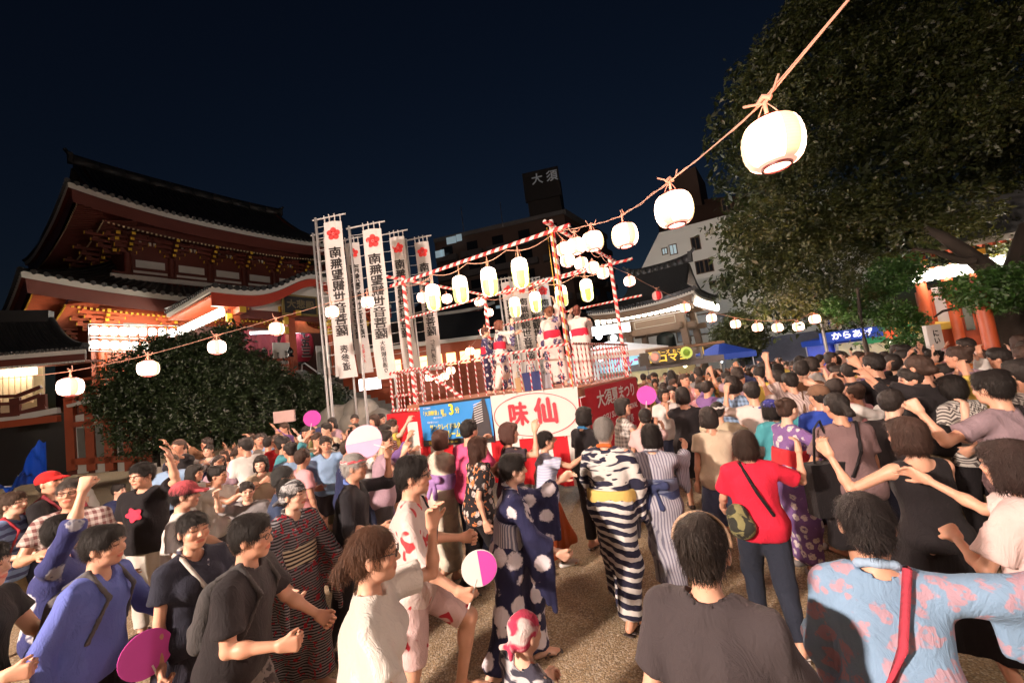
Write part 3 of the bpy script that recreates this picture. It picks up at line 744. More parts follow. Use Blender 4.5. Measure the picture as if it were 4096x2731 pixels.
# ------------------------------------------------------------------ lanterns
def lantern_paper(kind, st):
    k = ('lp', kind, st)
    if k in MATS: return MATS[k]
    t = NT('lantern paper ' + kind); v = t.coord('Object'); s = t.node('ShaderNodeSeparateXYZ'); t.l(v, s.inputs[0]); a = t.math('ARCTAN2', s.outputs[1], s.outputs[0])
    rib = t.math('ADD', t.math('MULTIPLY', t.math('SINE', t.math('MULTIPLY', s.outputs[2], 420. if kind != 'plum' else 250)), .06), .94)
    if kind == 'round':
        sec = t.ramp(t.math('ADD', t.math('MULTIPLY', t.math('SINE', t.math('MULTIPLY', a, 3.)), .5), .5), [(.72, 0), (.80, 1)])
        end = t.ramp(t.math('MULTIPLY', t.math('ABSOLUTE', s.outputs[2]), 5.), [(.40, 0), (.545, 1)]); sec = t.math('MAXIMUM', sec, end)  # pink, dimmer ends: rim glow and shading put into the paper colour
        c = t.mix(end, t.mix(sec, (1., .70, .56), (1., .74, .30)), (1., .36, .26)); c2 = 1
        hz = 1.
    elif kind == 'green':
        sec = t.ramp(t.math('ADD', t.math('MULTIPLY', t.math('SINE', t.math('MULTIPLY', a, 4.)), .5), .5), [(.18, 0), (.26, 1)])
        low = t.ramp(s.outputs[2], [(-.0, 1), (.09, 0)]) if False else t.ramp(t.math('ADD', t.math('MULTIPLY', s.outputs[2], 2.), .5), [(.50, 1), (.85, 0)])
        gm = t.math('MULTIPLY', sec, low); c = t.mix(gm, (1., .78, .62), (.62, .80, .03))
        c2 = 1; hz = 1.
    elif kind == 'plum': c = t.mix(0., (1., .93, .78), (1, 1, 1)); c2 = None; hz = 1.
    else: c = None
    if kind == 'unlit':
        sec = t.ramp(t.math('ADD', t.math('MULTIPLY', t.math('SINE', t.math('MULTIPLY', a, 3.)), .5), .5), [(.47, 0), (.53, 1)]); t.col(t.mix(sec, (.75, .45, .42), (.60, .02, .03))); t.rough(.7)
        t.l(t.mix(sec, (.75, .45, .42), (.60, .02, .03)), t.b.inputs['Emission Color']); t.b.inputs['Emission Strength'].default_value = .35  # a faint glow painted in, though this lantern is not lit
    else:
        t.col((.5, .4, .35)); t.l(c, t.b.inputs['Emission Color'])
        e = rib
        if hz != 1.: e = t.math('MULTIPLY', e, hz)
        if c2 is not None:
            f = t.n.new('ShaderNodeMath'); f.operation = 'MULTIPLY'; mul = t.node('ShaderNodeMix', data_type='FLOAT'); t.l(sec if kind == 'round' else gm, mul.inputs[0]); mul.inputs[2].default_value = st; mul.inputs[3].default_value = 1.35 if kind == 'round' else 1.05
            t.l(mul.outputs[0], f.inputs[0]); t.l(e, f.inputs[1]); e = f.outputs[0]
        else: e = t.math('MULTIPLY', e, st)
        t.l(e, t.b.inputs['Emission Strength'])
    MATS[k] = t.m; return t.m
_LM = {}
RIM = {'round': plain('lantern rim', (.09, .012, .012), .5), 'green': plain('black rim', (.015, .013, .012), .5), 'plum': plain('black rim', (.015, .013, .012), .5)}
def lantern_mesh(kind, st, lo):
    k = (kind, st, lo)
    if k in _LM: return _LM[k]
    n, seg = (12, 7) if lo else (24, 16)
    if kind in ('round', 'unlit'): R, Hh, p = .135, .118, 2.2
    elif kind == 'green': R, Hh, p = .15, .27, 3.2
    else: R, Hh, p = .15, .21, 3.
    prof = []
    for i in range(seg + 1):
        z = -Hh + 2 * Hh * i / seg; zz = abs(z / Hh); r = R * (.46 + .54 * (1 - zz ** p) ** (1 / p)) if zz < 1 else R * .46
        if zz < 1 and not lo: r *= 1 + .008 * (-1) ** i
        prof.append((r, z))
    a = MB(); a.lathe(prof, n); pm = a.mesh('paper', lantern_paper(kind, st))
    b = MB(); q = R * .47
    b.lathe([(q + .003, -.009), (q + .005, 0), (q + .003, .009), (q - .006, .009), (q - .006, -.009), (q + .003, -.009)], n)
    _LM[k] = (pm, b.mesh('rim', RIM.get(kind, RIM['round'])), Hh); return _LM[k]
def lantern(kind, pos, st, label, group, s=1., tilt=0, lo=False, hang=.10, name='paper_lantern', phase=0., knot=False):
    pm, rm, Hh = lantern_mesh(kind, st, lo); Hh *= s
    t = thing(name, label, 'lantern', tuple(pos), phase, group); t.rotation_euler = (tilt, tilt * .6, phase)
    o = link('paper', pm, t); o.scale = (s, s, s)
    for z in (-Hh, Hh): o = link('rim', rm, t, (0, 0, z)); o.scale = (s, s, s)
    m = MB(); q = .060 * s
    m.tube([(-q, 0, Hh), (-q * .6, 0, Hh + hang * .45), (0, 0, Hh + hang), (q * .6, 0, Hh + hang * .45), (q, 0, Hh)], .0028, 4)
    m.tube([(0, 0, Hh - .02), (0, 0, Hh + hang)], .009, 6)
    if knot:
        m.tube([(0, 0, Hh + hang - .015), (-.05, .01, Hh + hang + .03), (-.075, .0, Hh + hang + .085)], .006, 5); m.tube([(0, 0, Hh + hang - .01), (.05, .02, Hh + hang + .005), (.09, .0, Hh + hang + .03)], .006, 5)
        m.tube([(-.03, 0, Hh + hang), (0, 0.01, Hh + hang + .022), (.03, 0, Hh + hang)], .012, 6)
    m.build('hanger', CORD, t); return t
def cable(pts, name, label, r=.006, sag=0., n=8, twin=0., cat='cord'):
    m = MB(); P = []
    for a, b in zip(pts, pts[1:]):
        a = np.asarray(a); b = np.asarray(b)
        for i in range(n): u = i / n; P.append(a * (1 - u) + b * u - np.array([0, 0, 1]) * sag * 4 * u * (1 - u))
    P.append(np.asarray(pts[-1])); m.tube(P, r, 5)
    if twin: m.tube([p + np.array([math.sin(i * 1.3) * twin, 0, math.cos(i * 1.7) * twin]) for i, p in enumerate(P)], r * .7, 5)
    o = m.build('festoon_cable', CORD); tag(o, label, 'cable'); return o
LST = 300.
# the string that climbs to the upper right, over the camera
main = [(3090, 575, 1.80, .95), (2696, 838, 2.85, 1.), (2499, 942, 4.1, 1.), (2372, 965, 5.0, 1.), (2304, 985, 5.6, .95)]
names = ['largest round lantern, hanging nearest the camera in front of the tree', 'second largest round lantern on the string, in front of the dark sky', 'third round lantern on the climbing string, above the white building', 'round lantern blazing where the string nears the stage corner', 'round lantern half hidden behind the blazing one at the stage corner']
anch = []
for (x, y, d, s), nm in zip(main, names):
    p = PY(x, y, d); lantern('round', p, LST, nm, 'round lanterns on the climbing string', s, 0, False, .10, phase=.4 + d, knot=True); anch.append(p + np.array([0, 0, .118 * s + .10]))
far_end = np.array([3.2, -.6, 5.1])
cable([anch[0] + (far_end - anch[0]) * 1.0] + anch[:4] + [(.93, 6.55, 4.42)], 'lantern_cord', 'pale twisted cord climbing from the stage corner to the upper right', .0045, .012, 8, .011)
# the string to the left
left = [(282, 1547, 5.3), (593, 1473, 6.1), (868, 1388, 6.9), (1106, 1315, 7.6), (1329, 1248, 8.1), (1471, 1209, 8.4)]
nm = ['leftmost round lantern, hanging before the balcony', 'round lantern hanging at the left edge of the dark bush', 'round lantern in front of the rows of temple lanterns', 'round lantern in front of the lit temple porch', 'round lantern in front of the first tall banner', 'round lantern in front of the banner beside the stage']
an = []
for (x, y, d), q in zip(left, nm):
    p = PY(x, y, d); lantern('round', p, LST, q, 'round lanterns on the string to the left', 1., 0, True, .09, phase=d, knot=True); an.append(p + np.array([0, 0, .118 + .09]))
cable([PY(-60, 1560, 4.6) + np.array([0, 0, .12])] + an + [(-2.2, 8.45, 4.35)], 'lantern_cord', 'thin cord with round lanterns running left from the stage', .005, .01)
# the string to the right and behind
right = [(2518, 1125, 10.2), (2741, 1231, 12.), (2846, 1272, 12.2), (2942, 1296, 12.2), (3030, 1309, 12.), (3110, 1310, 11.8), (3194, 1306, 11.5), (3260, 1276, 11.3)]
nm = ['lone round lantern just right of the stage frame', 'round lantern at the corner of the bell tower roof', 'first round lantern right of the bell tower', 'round lantern over the small round tree', 'round lantern right of the small round tree', 'middle round lantern under the big tree', 'round lantern under the big tree, last but one', 'last round lantern, beside the toilet sign pole']
an = []
for (x, y, d), q in zip(right, nm):
    p = PY(x, y, d); lantern('round', p, LST * .8, q, 'round lanterns on the string to the right', 1.05, 0, True, .09, phase=d); an.append(p + np.array([0, 0, .118 + .09]))
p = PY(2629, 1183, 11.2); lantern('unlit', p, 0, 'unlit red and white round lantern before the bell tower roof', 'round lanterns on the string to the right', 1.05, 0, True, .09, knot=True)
an.insert(1, p + np.array([0, 0, .208]))
cable([(2.53, 9.03, 4.3)] + an, 'lantern_cord', 'cord with small round lanterns running right from the stage', .005, .01)
# ------------------------------------------------------------------ festival stage (yagura)
SB = np.array([.90, 6.57, 0.]); E1 = nrm([-.845, .534, 0]); E2 = nrm([.534, .845, 0]); LA, LC = 3.65, 2.95; DK = 1.78; ZU = np.array([0, 0, 1.])
def S(a, b, z): return SB + E1 * a + E2 * b + ZU * z        # a to the left along the front, b back along the right side
def on_front(x, y): k = ray(x, y); n = E2; t = ((SB - EYE) @ n) / (k @ n); return EYE + k * t
def on_side(x, y): k = ray(x, y); n = E1; t = ((SB - EYE) @ n) / (k @ n); return EYE + k * t
stage = thing('festival_stage', 'raised dancing stage with red and white striped poles, rails and curtain', 'stage', tuple(S(LA / 2, LC / 2, 0)))
def spart(mb, name, mat): o = mb.build(name, mat, stage); o.data.transform(parent_inv(stage)); return o
PLANK = plain('deck plank', (.33, .13, .075), .7, .3, 4); posts = {}
CA = candy(34., 1.); CT = candy(58., 1.)
for nme, (a, b, top) in dict(A=(LA, 0, 4.55), B=(0, 0, 4.62), C=(0, LC, 4.58), D=(LA, LC, 4.50)).items(): bar_obj('post', S(a, b, .02), S(a, b, top), .043, CA, stage, 12)
for i in range(14):                                        # deck planks run across
    b0 = -.10 + i * (LC + .2) / 14; w = (LC + .2) / 14 - .012; m = MB(); c = S(LA / 2 - .0, b0 + w / 2, DK - .02 + .004 * (i % 3)); m.box(c, (LA + .2, w, .035), np.stack([E1, E2, ZU], 1)); spart(m, 'plank', PLANK)
for a0, b0, a1, b1 in ((-.1, -.12, LA + .1, -.12), (-.12, -.1, -.12, LC + .1), (LA + .12, -.1, LA + .12, LC + .1), (-.1, LC + .12, LA + .1, LC + .12)):
    m = MB(); m.bar(S(a0, b0, DK - .08), S(a1, b1, DK - .08), .05, .13); spart(m, 'deck_edge', PLANK)
for a in (.2, 1.2, 2.4, 3.4):
    for b in (.2, 1.5, 2.8): bar_obj('leg', S(a, b, 0), S(a, b, DK - .16), .045, plain('scaffold steel', (.25, .25, .25), .4, .2, metal=.6), stage)
def beam(a, b, r=.034, name='beam', m=CA): return bar_obj(name, a, b, r, m, stage, 10)
zt = 4.40
beam(S(LA + .35, -.05, zt), S(-.35, -.05, zt + .02)); beam(S(-.05, -.35, zt + .09), S(-.05, LC + .45, zt + .09)); beam(S(LA + .3, LC + .05, zt), S(-.5, LC + .05, zt)); beam(S(LA + .05, -.4, zt + .09), S(LA + .05, LC + .3, zt + .09))
beam(S(LA + .25, .05, 3.62), S(-.42, .05, 3.66), .022, 'cross_bar', CT); beam(S(LA + .3, LC - .05, 3.50), S(-.6, LC - .05, 3.52), .022, 'cross_bar', CT)
# railings: every bar is a bar
RZ = 2.50
def railing(p0, p1, nb, bot=DK + .03, top=RZ):
    p0 = np.asarray(p0); p1 = np.asarray(p1); bar_obj('rail', p0 + ZU * top, p1 + ZU * top, .021, CT, stage, 8)
    for i in range(nb + 1):
        q = p0 + (p1 - p0) * i / nb; bar_obj('baluster', q + ZU * bot, q + ZU * top, .0115, CT, stage, 6)
f = lambda a, b: S(a, b, 0)
railing(f(-.06, -.09), f(3.25, -.09), 17); railing(f(-.09, -.02), f(-.09, LC + .02), 17); railing(f(0, LC + .09), f(LA, LC + .09), 9, top=RZ - .02)
railing(f(LA + .55, -.12), f(3.3, -.12), 5, DK - .12); railing(f(LA + .6, -.1), f(LA + .6, .9), 4, DK - .12); bar_obj('rail', S(LA + .6, -.12, DK - .1), S(3.1, -.12, DK - .1), .03, CT, stage); bar_obj('rail', S(LA + .6, -.12, DK + .2), S(LA + .6, .9, DK + .2), .03, CT, stage)
bar_obj('brace', S(3.25, -.05, RZ - .05), S(2.55, .25, DK), .035, CT, stage)
# red and white curtain hanging to the ground
def curtain(p0, p1, top, bot, nst, seed):
    L = np.linalg.norm(p1 - p0); u = (p1 - p0) / L; n = np.cross(u, ZU); m = MB(); m.smooth = True; N = nst * 6; rs = np.random.RandomState(seed); ph = rs.rand() * 6
    rows = []
    zs = [top, top - .19, top - .2] + [top - .2 - (top - .2 - bot) * k / 7 for k in range(1, 8)]
    for z in zs:
        fr = (top - z) / (top - bot); rows.append([p0 + u * (L * i / N) + n * (.030 * fr * math.sin(i * 1.15 + ph) + .02 * math.sin(i * .31) * fr) + ZU * z for i in range(N + 1)])
    for j in range(len(zs) - 1):
        for i in range(N):
            m.cm = 0 if (j < 2 or (i // 6) % 2 == 1) else 1
            m.quad(rows[j][i], rows[j][i + 1], rows[j + 1][i + 1], rows[j + 1][i])
    return m.build('curtain', [cloth((.55, .02, .03)), cloth((.80, .77, .75))], stage)
def adj(o): o.data.transform(parent_inv(stage)); return o
adj(curtain(S(LA + .75, -.16, 0), S(-.16, -.16, 0), DK - .16, .26, 15, 1)); adj(curtain(S(-.16, -.14, 0), S(-.16, LC + .14, 0), DK - .16, .26, 11, 2)); adj(curtain(S(LA + .75, .95, 0), S(LA + .75, -.16, 0), DK - .16, .26, 4, 3))
# banners hung on the stage
def sheet(p00, p10, p11, p01, off, wob=.008, seed=1, nx=24, ny=10, ddrop=.0):
    m = MB(); m.smooth = True; n = nrm(np.cross(p10 - p00, p01 - p00)); rs = np.random.RandomState(seed); a, b, c = rs.rand(3) * 6
    rows = [[(p00 * (1 - u) + p10 * u) * (1 - v) + (p01 * (1 - u) + p11 * u) * v + n * (off + wob * (math.sin(u * 17 + a) * v + math.sin(u * 7 + v * 6 + b))) - ZU * ddrop * math.sin(math.pi * u) * (1 - v) for u in np.linspace(0, 1, nx + 1)] for v in np.linspace(0, 1, ny + 1)]
    m.grid(rows); return m
def F_(x, y, off=.20): return on_front(x, y) - E2 * off
def prj_face(x, y, off): # point on plane parallel to front, off in front of it
    n = E2; k = ray(x, y); t = ((SB - E2 * off - EYE) @ n) / (k @ n); return EYE + k * t
def prj_side(x, y, off):
    n = E1; k = ray(x, y); t = ((SB - E1 * off - EYE) @ n) / (k @ n); return EYE + k * t
FX = -E1; FU = ZU
q = [prj_face(*c, .19) for c in ((1697, 1785), (1978, 1767), (1961, 1583), (1677, 1621))]
ad = thing('advert_banner', 'blue apartment advert banner with yellow lettering and a tower photo', 'banner', tuple((q[0] + q[2]) / 2))
def apart(mb, name, mat, par): o = mb.build(name, mat, par); o.data.transform(parent_inv(par)); return o
apart(sheet(q[0], q[1], q[2], q[3], .0, .004), 'sheet', plain('printed blue sheet', (.035, .25, .66), .5, .06, bump=.05), ad)
UY = plain('printed yellow', (.85, .74, .04), .5, .05, bump=0); UW = plain('printed white', (.80, .80, .80), .5, .05, bump=0)
def onq(u, v, off=.012): return ((q[0] * (1 - u) + q[1] * u) * (1 - v) + (q[3] * (1 - u) + q[2] * u) * v) - E2 * off
def qpatch(u0, v0, u1, v1, mat, par, name, off=.010, shape=None):
    m = MB(); pts = [onq(u, v, off) for u, v in (shape or [(u0, v0), (u1, v0), (u1, v1), (u0, v1)])]; m.add(pts, [tuple(range(len(pts)))]); return apart(m, name, mat, par)
qpatch(0, 0, 1, .14, BLACK, ad, 'footer'); qpatch(0, .955, 1, 1., BLACK, ad, 'header')
qpatch(0, 0, 0, 0, plain('tower print', (.035, .032, .04), .6, .3), ad, 'tower_picture', .012, [(.66, .14), (.985, .14), (.965, .60), (.93, .95), (.90, .955), (.78, .78), (.76, .66)])
for i in range(9): v = .44 + i * .052; qpatch(0, 0, 0, 0, UW, ad, 'balcony_print', .014, [(.775, v - .02), (.89, v + .035), (.89, v + .052), (.78, v)])
U_ = nrm(q[2] - q[3]); V_ = nrm(q[3] - q[0]); hh = np.linalg.norm(q[3] - q[0])
for key, u, v, sz, mt, sq in (('chika', .12, .90, .045, UW, .9), ('eki', .20, .77, .125, UY, .85), ('deguchi', .27, .655, .05, UW, .8), ('toho', .37, .70, .085, UY, .85), ('three', .475, .80, .34, UY, 1.), ('fun', .56, .77, .15, UY, .9), ('shin', .19, .555, .055, UW, .75),
                        ('sun', .45, .425, .15, UY, .83), ('model', .47, .24, .20, UY, .72), ('tel', .14, .07, .11, UY, .8), ('mini', .42, .07, .05, UY, .8)): lettering(key, mt, onq(u, v, .018), U_, V_, sz * hh, ad, sq=sq)
tag(ad, group='banners hung on the front of the stage')
w = [prj_face(*c, .20) for c in ((1984, 1762), (2326, 1738), (2308, 1545), (1961, 1583))]; w[1] = w[1]; 
wb = thing('shop_banner', 'white banner with two large red characters inside a red oval', 'banner', tuple((w[0] + w[2]) / 2), 0, 'banners hung on the front of the stage')
apart(sheet(w[0], w[1], w[2], w[3], 0, .006, 4), 'sheet', plain('white vinyl', (.80, .77, .74), .45, .04, bump=.05), wb)
Uw = nrm(w[2] - w[3]); Vw = nrm(w[3] - w[0]); cw = (w[0] + w[1] + w[2] + w[3]) / 4; Lw, Hw = np.linalg.norm(w[2] - w[3]), np.linalg.norm(w[3] - w[0])
m = MB(); N = 56
for i in range(N):
    a0, a1 = 2 * math.pi * i / N, 2 * math.pi * (i + 1) / N; P4 = [cw + Uw * Lw * r * math.cos(a) + Vw * Hw * r2 * math.sin(a) - E2 * .016 for a, r, r2 in ((a0, .475, .45), (a1, .475, .45), (a1, .467, .435), (a0, .467, .435))]; m.quad(*P4)
PR = plain('printed red', (.62, .03, .05), .5, .06, bump=0); apart(m, 'oval_ring', PR, wb)
lettering('aji', PR, cw - Uw * Lw * .17 - E2 * .018, Uw, Vw, Hw * .52, wb); lettering('sen', PR, cw + Uw * Lw * .15 - E2 * .018 + Vw * .02, Uw, Vw, Hw * .56, wb)
for i in range(7):
    for v in (-.47, .47): m = MB(); m.lathe([(.012, 0), (.012, .004), (.004, .006)], 8, (0, 0, 0)); o = m.build('eyelet', STEEL, wb); o.location = Vector(cw + Uw * Lw * (-.47 + .94 * i / 6) + Vw * Hw * v - E2 * .012) - Vector(wb.location); o.rotation_euler = (math.radians(90), 0, math.atan2(E1[1], E1[0]))
z0, z1 = .55, DK - .03; s = [S(-.20, .02, z0), S(-.20, LC - .0, z0), S(-.20, LC - .0, z1), S(-.20, .02, z1)]
rb = thing('festival_banner', 'red summer festival banner on the right side of the stage', 'banner', tuple((s[0] + s[2]) / 2))
apart(sheet(s[0], s[1], s[2], s[3], 0, .012, 8), 'sheet', cloth((.50, .018, .035)), rb)
for key, u, v, sz, sq in (('natsu', .50, .80, .30, 1.25), ('summer', .53, .54, .15, 1.35), ('natsu2', .60, .34, .19, 1.2), ('kor', .60, .15, .16, 1.2)):
    c = S(-.235, LC * u, z0 + (z1 - z0) * v); lettering(key, UW, c, E2, ZU, sz, rb, sq=sq)
# lanterns on the stage
SG = 'tall white and green lanterns along the stage beams'
fl = ['tall white and green lantern, leftmost on the front beam', 'tall white and green lantern, second from the left on the front beam', 'tall white and green lantern, third from the left on the front beam', 'tall white and green lantern, rightmost and highest on the front beam']
for i, (x, lb) in enumerate(zip((1733, 1842, 1957, 2081), fl)):
    k = ray(x, 1100); a = None
    p = prj_face(x, [1190, 1158, 1127, 1092][i], .07); lantern('green', p, LST * .55, lb, SG, .98, 0, False, max(.05, zt - .04 - p[2] - .27), 'tall_lantern', 1.2 + i * .5)
bl = ['tall white and green lantern, leftmost on the rear beam', 'tall white and green lantern, second from the left on the rear beam', 'tall white and green lantern behind the corner pole', 'tall white and green lantern, rightmost on the rear beam']
for i, (x, y, lb) in enumerate(zip((2060, 2142, 2246, 2347), (1229, 1208, 1184, 1161), bl)):
    n = E2; k = ray(x, y); t_ = ((S(0, LC + .02, 0) - EYE) @ n) / (k @ n); p = EYE + k * t_; lantern('green', p, LST * .5, lb, SG, .98, 0, False, max(.05, zt - .04 - p[2] - .27), 'tall_lantern', .3 + i * .8)
RG = 'round lanterns strung round the stage'
def rl(p, lb, s=1., st=.8): lantern('round', p, LST * st, lb, RG, s, 0, True, .08, phase=float(p[0]) * 3)
def at_a(x, y, b): n = E2; k = ray(x, y); t_ = ((S(0, b, 0) - EYE) @ n) / (k @ n); return EYE + k * t_
def side_pt(x, y, a): n = E1; k = ray(x, y); t_ = ((S(a, 0, 0) - EYE) @ n) / (k @ n); return EYE + k * t_
for (x, y), lb in zip(((2256, 997), (2271, 1040), (2324, 1054), (2372, 1070), (2412, 1092)), ('round lantern tucked against the top of the corner pole', 'small round lantern just below the corner pole top', 'second small round lantern below the right side beam', 'third small round lantern below the right side beam', 'fourth small round lantern below the right side beam, nearest the right pole')): rl(side_pt(x, y, -.06), lb, .95)
for (x, y), lb in zip(((1690, 1190), (1788, 1195), (1916, 1207), (1955, 1250), (1938, 1327)), ('round lantern hidden behind the leftmost tall lantern', 'round lantern between the two left tall lanterns', 'round lantern under the left side beam, farther back', 'round lantern at the rear left pole', 'round lantern beside the head of the left dancer')): rl(side_pt(x, y, LA + .02), lb, .95)
for (x, y), lb in zip(((1717, 1510), (1756, 1518), (1780, 1505), (1803, 1482), (1880, 1405)), ('lowest left of the small lanterns behind the front railing', 'second of the small lanterns behind the front railing', 'third of the small lanterns behind the front railing', 'fourth of the small lanterns behind the front railing', 'small lantern behind the front rail, left of the dancers')): rl(at_a(x, y, LC + .6), lb, 1.)
cable([S(LA + .02, LC, 4.4), side_pt(1955, 1235, LA), at_a(1938, 1310, LC + .3), at_a(1880, 1390, LC + .6), at_a(1803, 1466, LC + .6), at_a(1756, 1500, LC + .6), at_a(1717, 1490, LC + .6), at_a(1690, 1470, LC + .6)], 'lantern_cord', 'cord with small lanterns dropping behind the stage rail', .005, .02)
m = MB()
for a0, b0, a1, b1, z in ((LA, -.05, 0, -.05, zt - .05), (-.05, 0, -.05, LC, zt + .04), (LA, LC + .05, 0, LC + .05, zt - .05)):
    n = 4
    for i in range(n):
        u0, u1 = i / n, (i + 1) / n; P = [S(a0 + (a1 - a0) * (u0 + (u1 - u0) * k / 6), b0 + (b1 - b0) * (u0 + (u1 - u0) * k / 6), z - .10 * math.sin(math.pi * k / 6)) for k in range(7)]; m.tube(P, .007, 4)
spart(m, 'wiring', CORD)
m = MB(); m.tube([S(-.02, -.06, 4.5), S(-.04, -.10, 3.6), S(-.03, -.07, 2.6), S(-.02, -.06, DK)], .009, 5); m.tube([S(.06, -.06, 4.5), S(.05, -.10, 3.9), S(.06, -.07, 3.4)], .008, 5); spart(m, 'yellow_rope', plain('yellow rope', (.55, .36, .05), .7))
# ------------------------------------------------------------------ tall temple banners on steel poles (seen from their back: the writing reads mirrored)
FLAGCL = cloth((.62, .60, .60)); FLRED = plain('banner red ink', (.60, .035, .035), .8, .1, bump=0)
def nobori(x, ytop, d, W_, Lf, label, sub, group, pole_lean=(-.02, 0), gap=.16, yaw=0., mirror=True, red=False, low=0):
    base = PY(x, ytop, d); H = base[2]; b0 = np.array([base[0] + .03, d, 0.]); root = thing('tall_banner', label, 'banner', tuple(b0), 0, group)
    lx = -.10 - pole_lean[0] * 0; top = np.array([-.03, 0, H]); X = nrm([math.cos(yaw), math.sin(yaw), .0])
    m = MB(); m.tube([(.02, 0, 0), (.0, 0, H * .5), top], .038 if d < 12 else .036, 8); m.build('pole', STEEL, root)
    m = MB(); m.tube([top + np.array([-.08, 0, -.06]) , top + X * (W_ + gap + .12) + np.array([0, 0, .02])], .026, 8); m.build('cross_bar', STEEL, root)
    m = MB(); m.smooth = True; z0 = H - .17; rows = []; rs = np.random.RandomState(int(x)); a, b, c = rs.rand(3) * 6; N = 30; o = top * 1.; o[2] = 0
    def cp(u, v, off=0):
        sway = .045 * math.sin(v * 2.2 + a) * v + .02 * math.sin(v * 9 + b); return o + X * (gap + W_ * u + .05 * v + .03 * math.sin(v * 5 + c) * v) + np.array([0, -off + sway + .014 * math.sin(u * 7 + v * 11 + c), z0 - Lf * v + .02 * math.sin(u * 3) * (1 - v)])
    rows = [[cp(u, v) for u in np.linspace(0, 1, 9)] for v in np.linspace(0, 1, N + 1)]; m.grid(rows); m.build('cloth', FLAGCL, root)
    for i in range(4):
        u = .06 + .29 * i; m = MB(); p = cp(u, 0); m.tube([p, p + np.array([0, 0, .10]), p + np.array([0, -.02, .19])], .016, 5); m.build('loop', FLAGCL, root)
    for i in range(13):
        v = .02 + i * .075
        if v > .97: break
        p = cp(0, v); m = MB(); m.tube([p, p + X * -.07 + np.array([0, 0, -.012]), np.array([top[0] * (1 - v * .6), -.02, p[2] - .02])], .007, 4); m.build('loop', FLAGCL, root)
    cz = z0 - Lf * .085; c0 = cp(.5, .085, .012)
    for i in range(5):
        an_ = math.radians(90 + 72 * i); r = W_ * .155; q_ = c0 + X * math.cos(an_) * W_ * .215 + np.array([0, 0, 1]) * math.sin(an_) * W_ * .215
        m = MB(); m.add([q_ + X * r * math.cos(t) + np.array([0, 0, 1]) * r * math.sin(t) for t in np.linspace(0, 2 * math.pi, 17)[:-1]], [tuple(range(16))]); m.build('plum_petal', FLRED, root)
    m = MB(); m.add([c0 + np.array([0, -.002, 0]) + X * W_ * .05 * math.cos(t) + np.array([0, 0, 1]) * W_ * .05 * math.sin(t) for t in np.linspace(0, 2 * math.pi, 13)[:-1]], [tuple(range(12))]); m.build('plum_heart', FLRED, root)
    def put(key, v, size, mat, nchar, sq, u=.5):
        me = _TX[key].copy(); me.materials.clear(); me.materials.append(mat); co = np.empty(len(me.vertices) * 3, np.float32); me.vertices.foreach_get('co', co); co = co.reshape(-1, 3)
        for j in range(len(co)):
            lx_ = co[j, 0] * size * sq * (-1 if mirror else 1); vv = v - co[j, 1] * size / Lf; uu = min(max(u + lx_ / W_, -.02), 1.02); co[j] = cp(uu, vv, .012 + (.003 if co[j, 2] > .002 else 0))
        me.vertices.foreach_set('co', co.ravel()); me.update(); link('lettering', me, root)
    put('kannon', .46, Lf * .073, BLACK, 8, 1.08 * W_ / .5 * 4.4 / Lf)
    if sub: put(sub, .86 if sub != 'omote' else .88, Lf * (.055 if sub == 'omote' else .036), FLRED if red else BLACK, 5, 1.)
    return root
G1 = 'tall white banners left of the stage'; G2 = 'tall white banners behind the stage'
nobori(1262, 872, 10.0, .47, 4.05, 'tall white banner with plum crest, highest and frontmost at the left', 'omote', G1, gap=.20)
nobori(1396, 905, 10.2, .50, 3.95, 'tall white banner with plum crest, beside the foremost one', 'osudori', G1, gap=.34)
nobori(1252, 934, 11.6, .47, 4.2, 'tall white banner mostly hidden behind the foremost one', 'jidosha', G1, gap=.30)
nobori(1362, 958, 12.2, .46, 4.1, 'narrow white banner between the two frontmost, with small red writing', 'katsu', G1, gap=.12, red=True)
nobori(1520, 935, 11.6, .45, 4.1, 'tall white banner whose foot disappears behind the stage pole', 'hayata', G1, gap=.26)
nobori(1623, 956, 12.4, .45, 4.1, 'tall white banner crossed by the left end of the stage beams', 'niomon', G1, gap=.26)
for i, (x, y, d, lb) in enumerate(((1990, 1115, 14.5, 'leftmost tall banner seen through the stage frame'), (2038, 1108, 14., 'second tall banner seen through the stage frame, largest crest'), (2084, 1118, 14.8, 'third tall banner seen through the stage frame'), (2130, 1120, 15.5, 'rightmost tall banner behind the dancers'))): nobori(x, y, d, .5, 3.9, lb, 'hayata', G2, gap=.1, mirror=False)
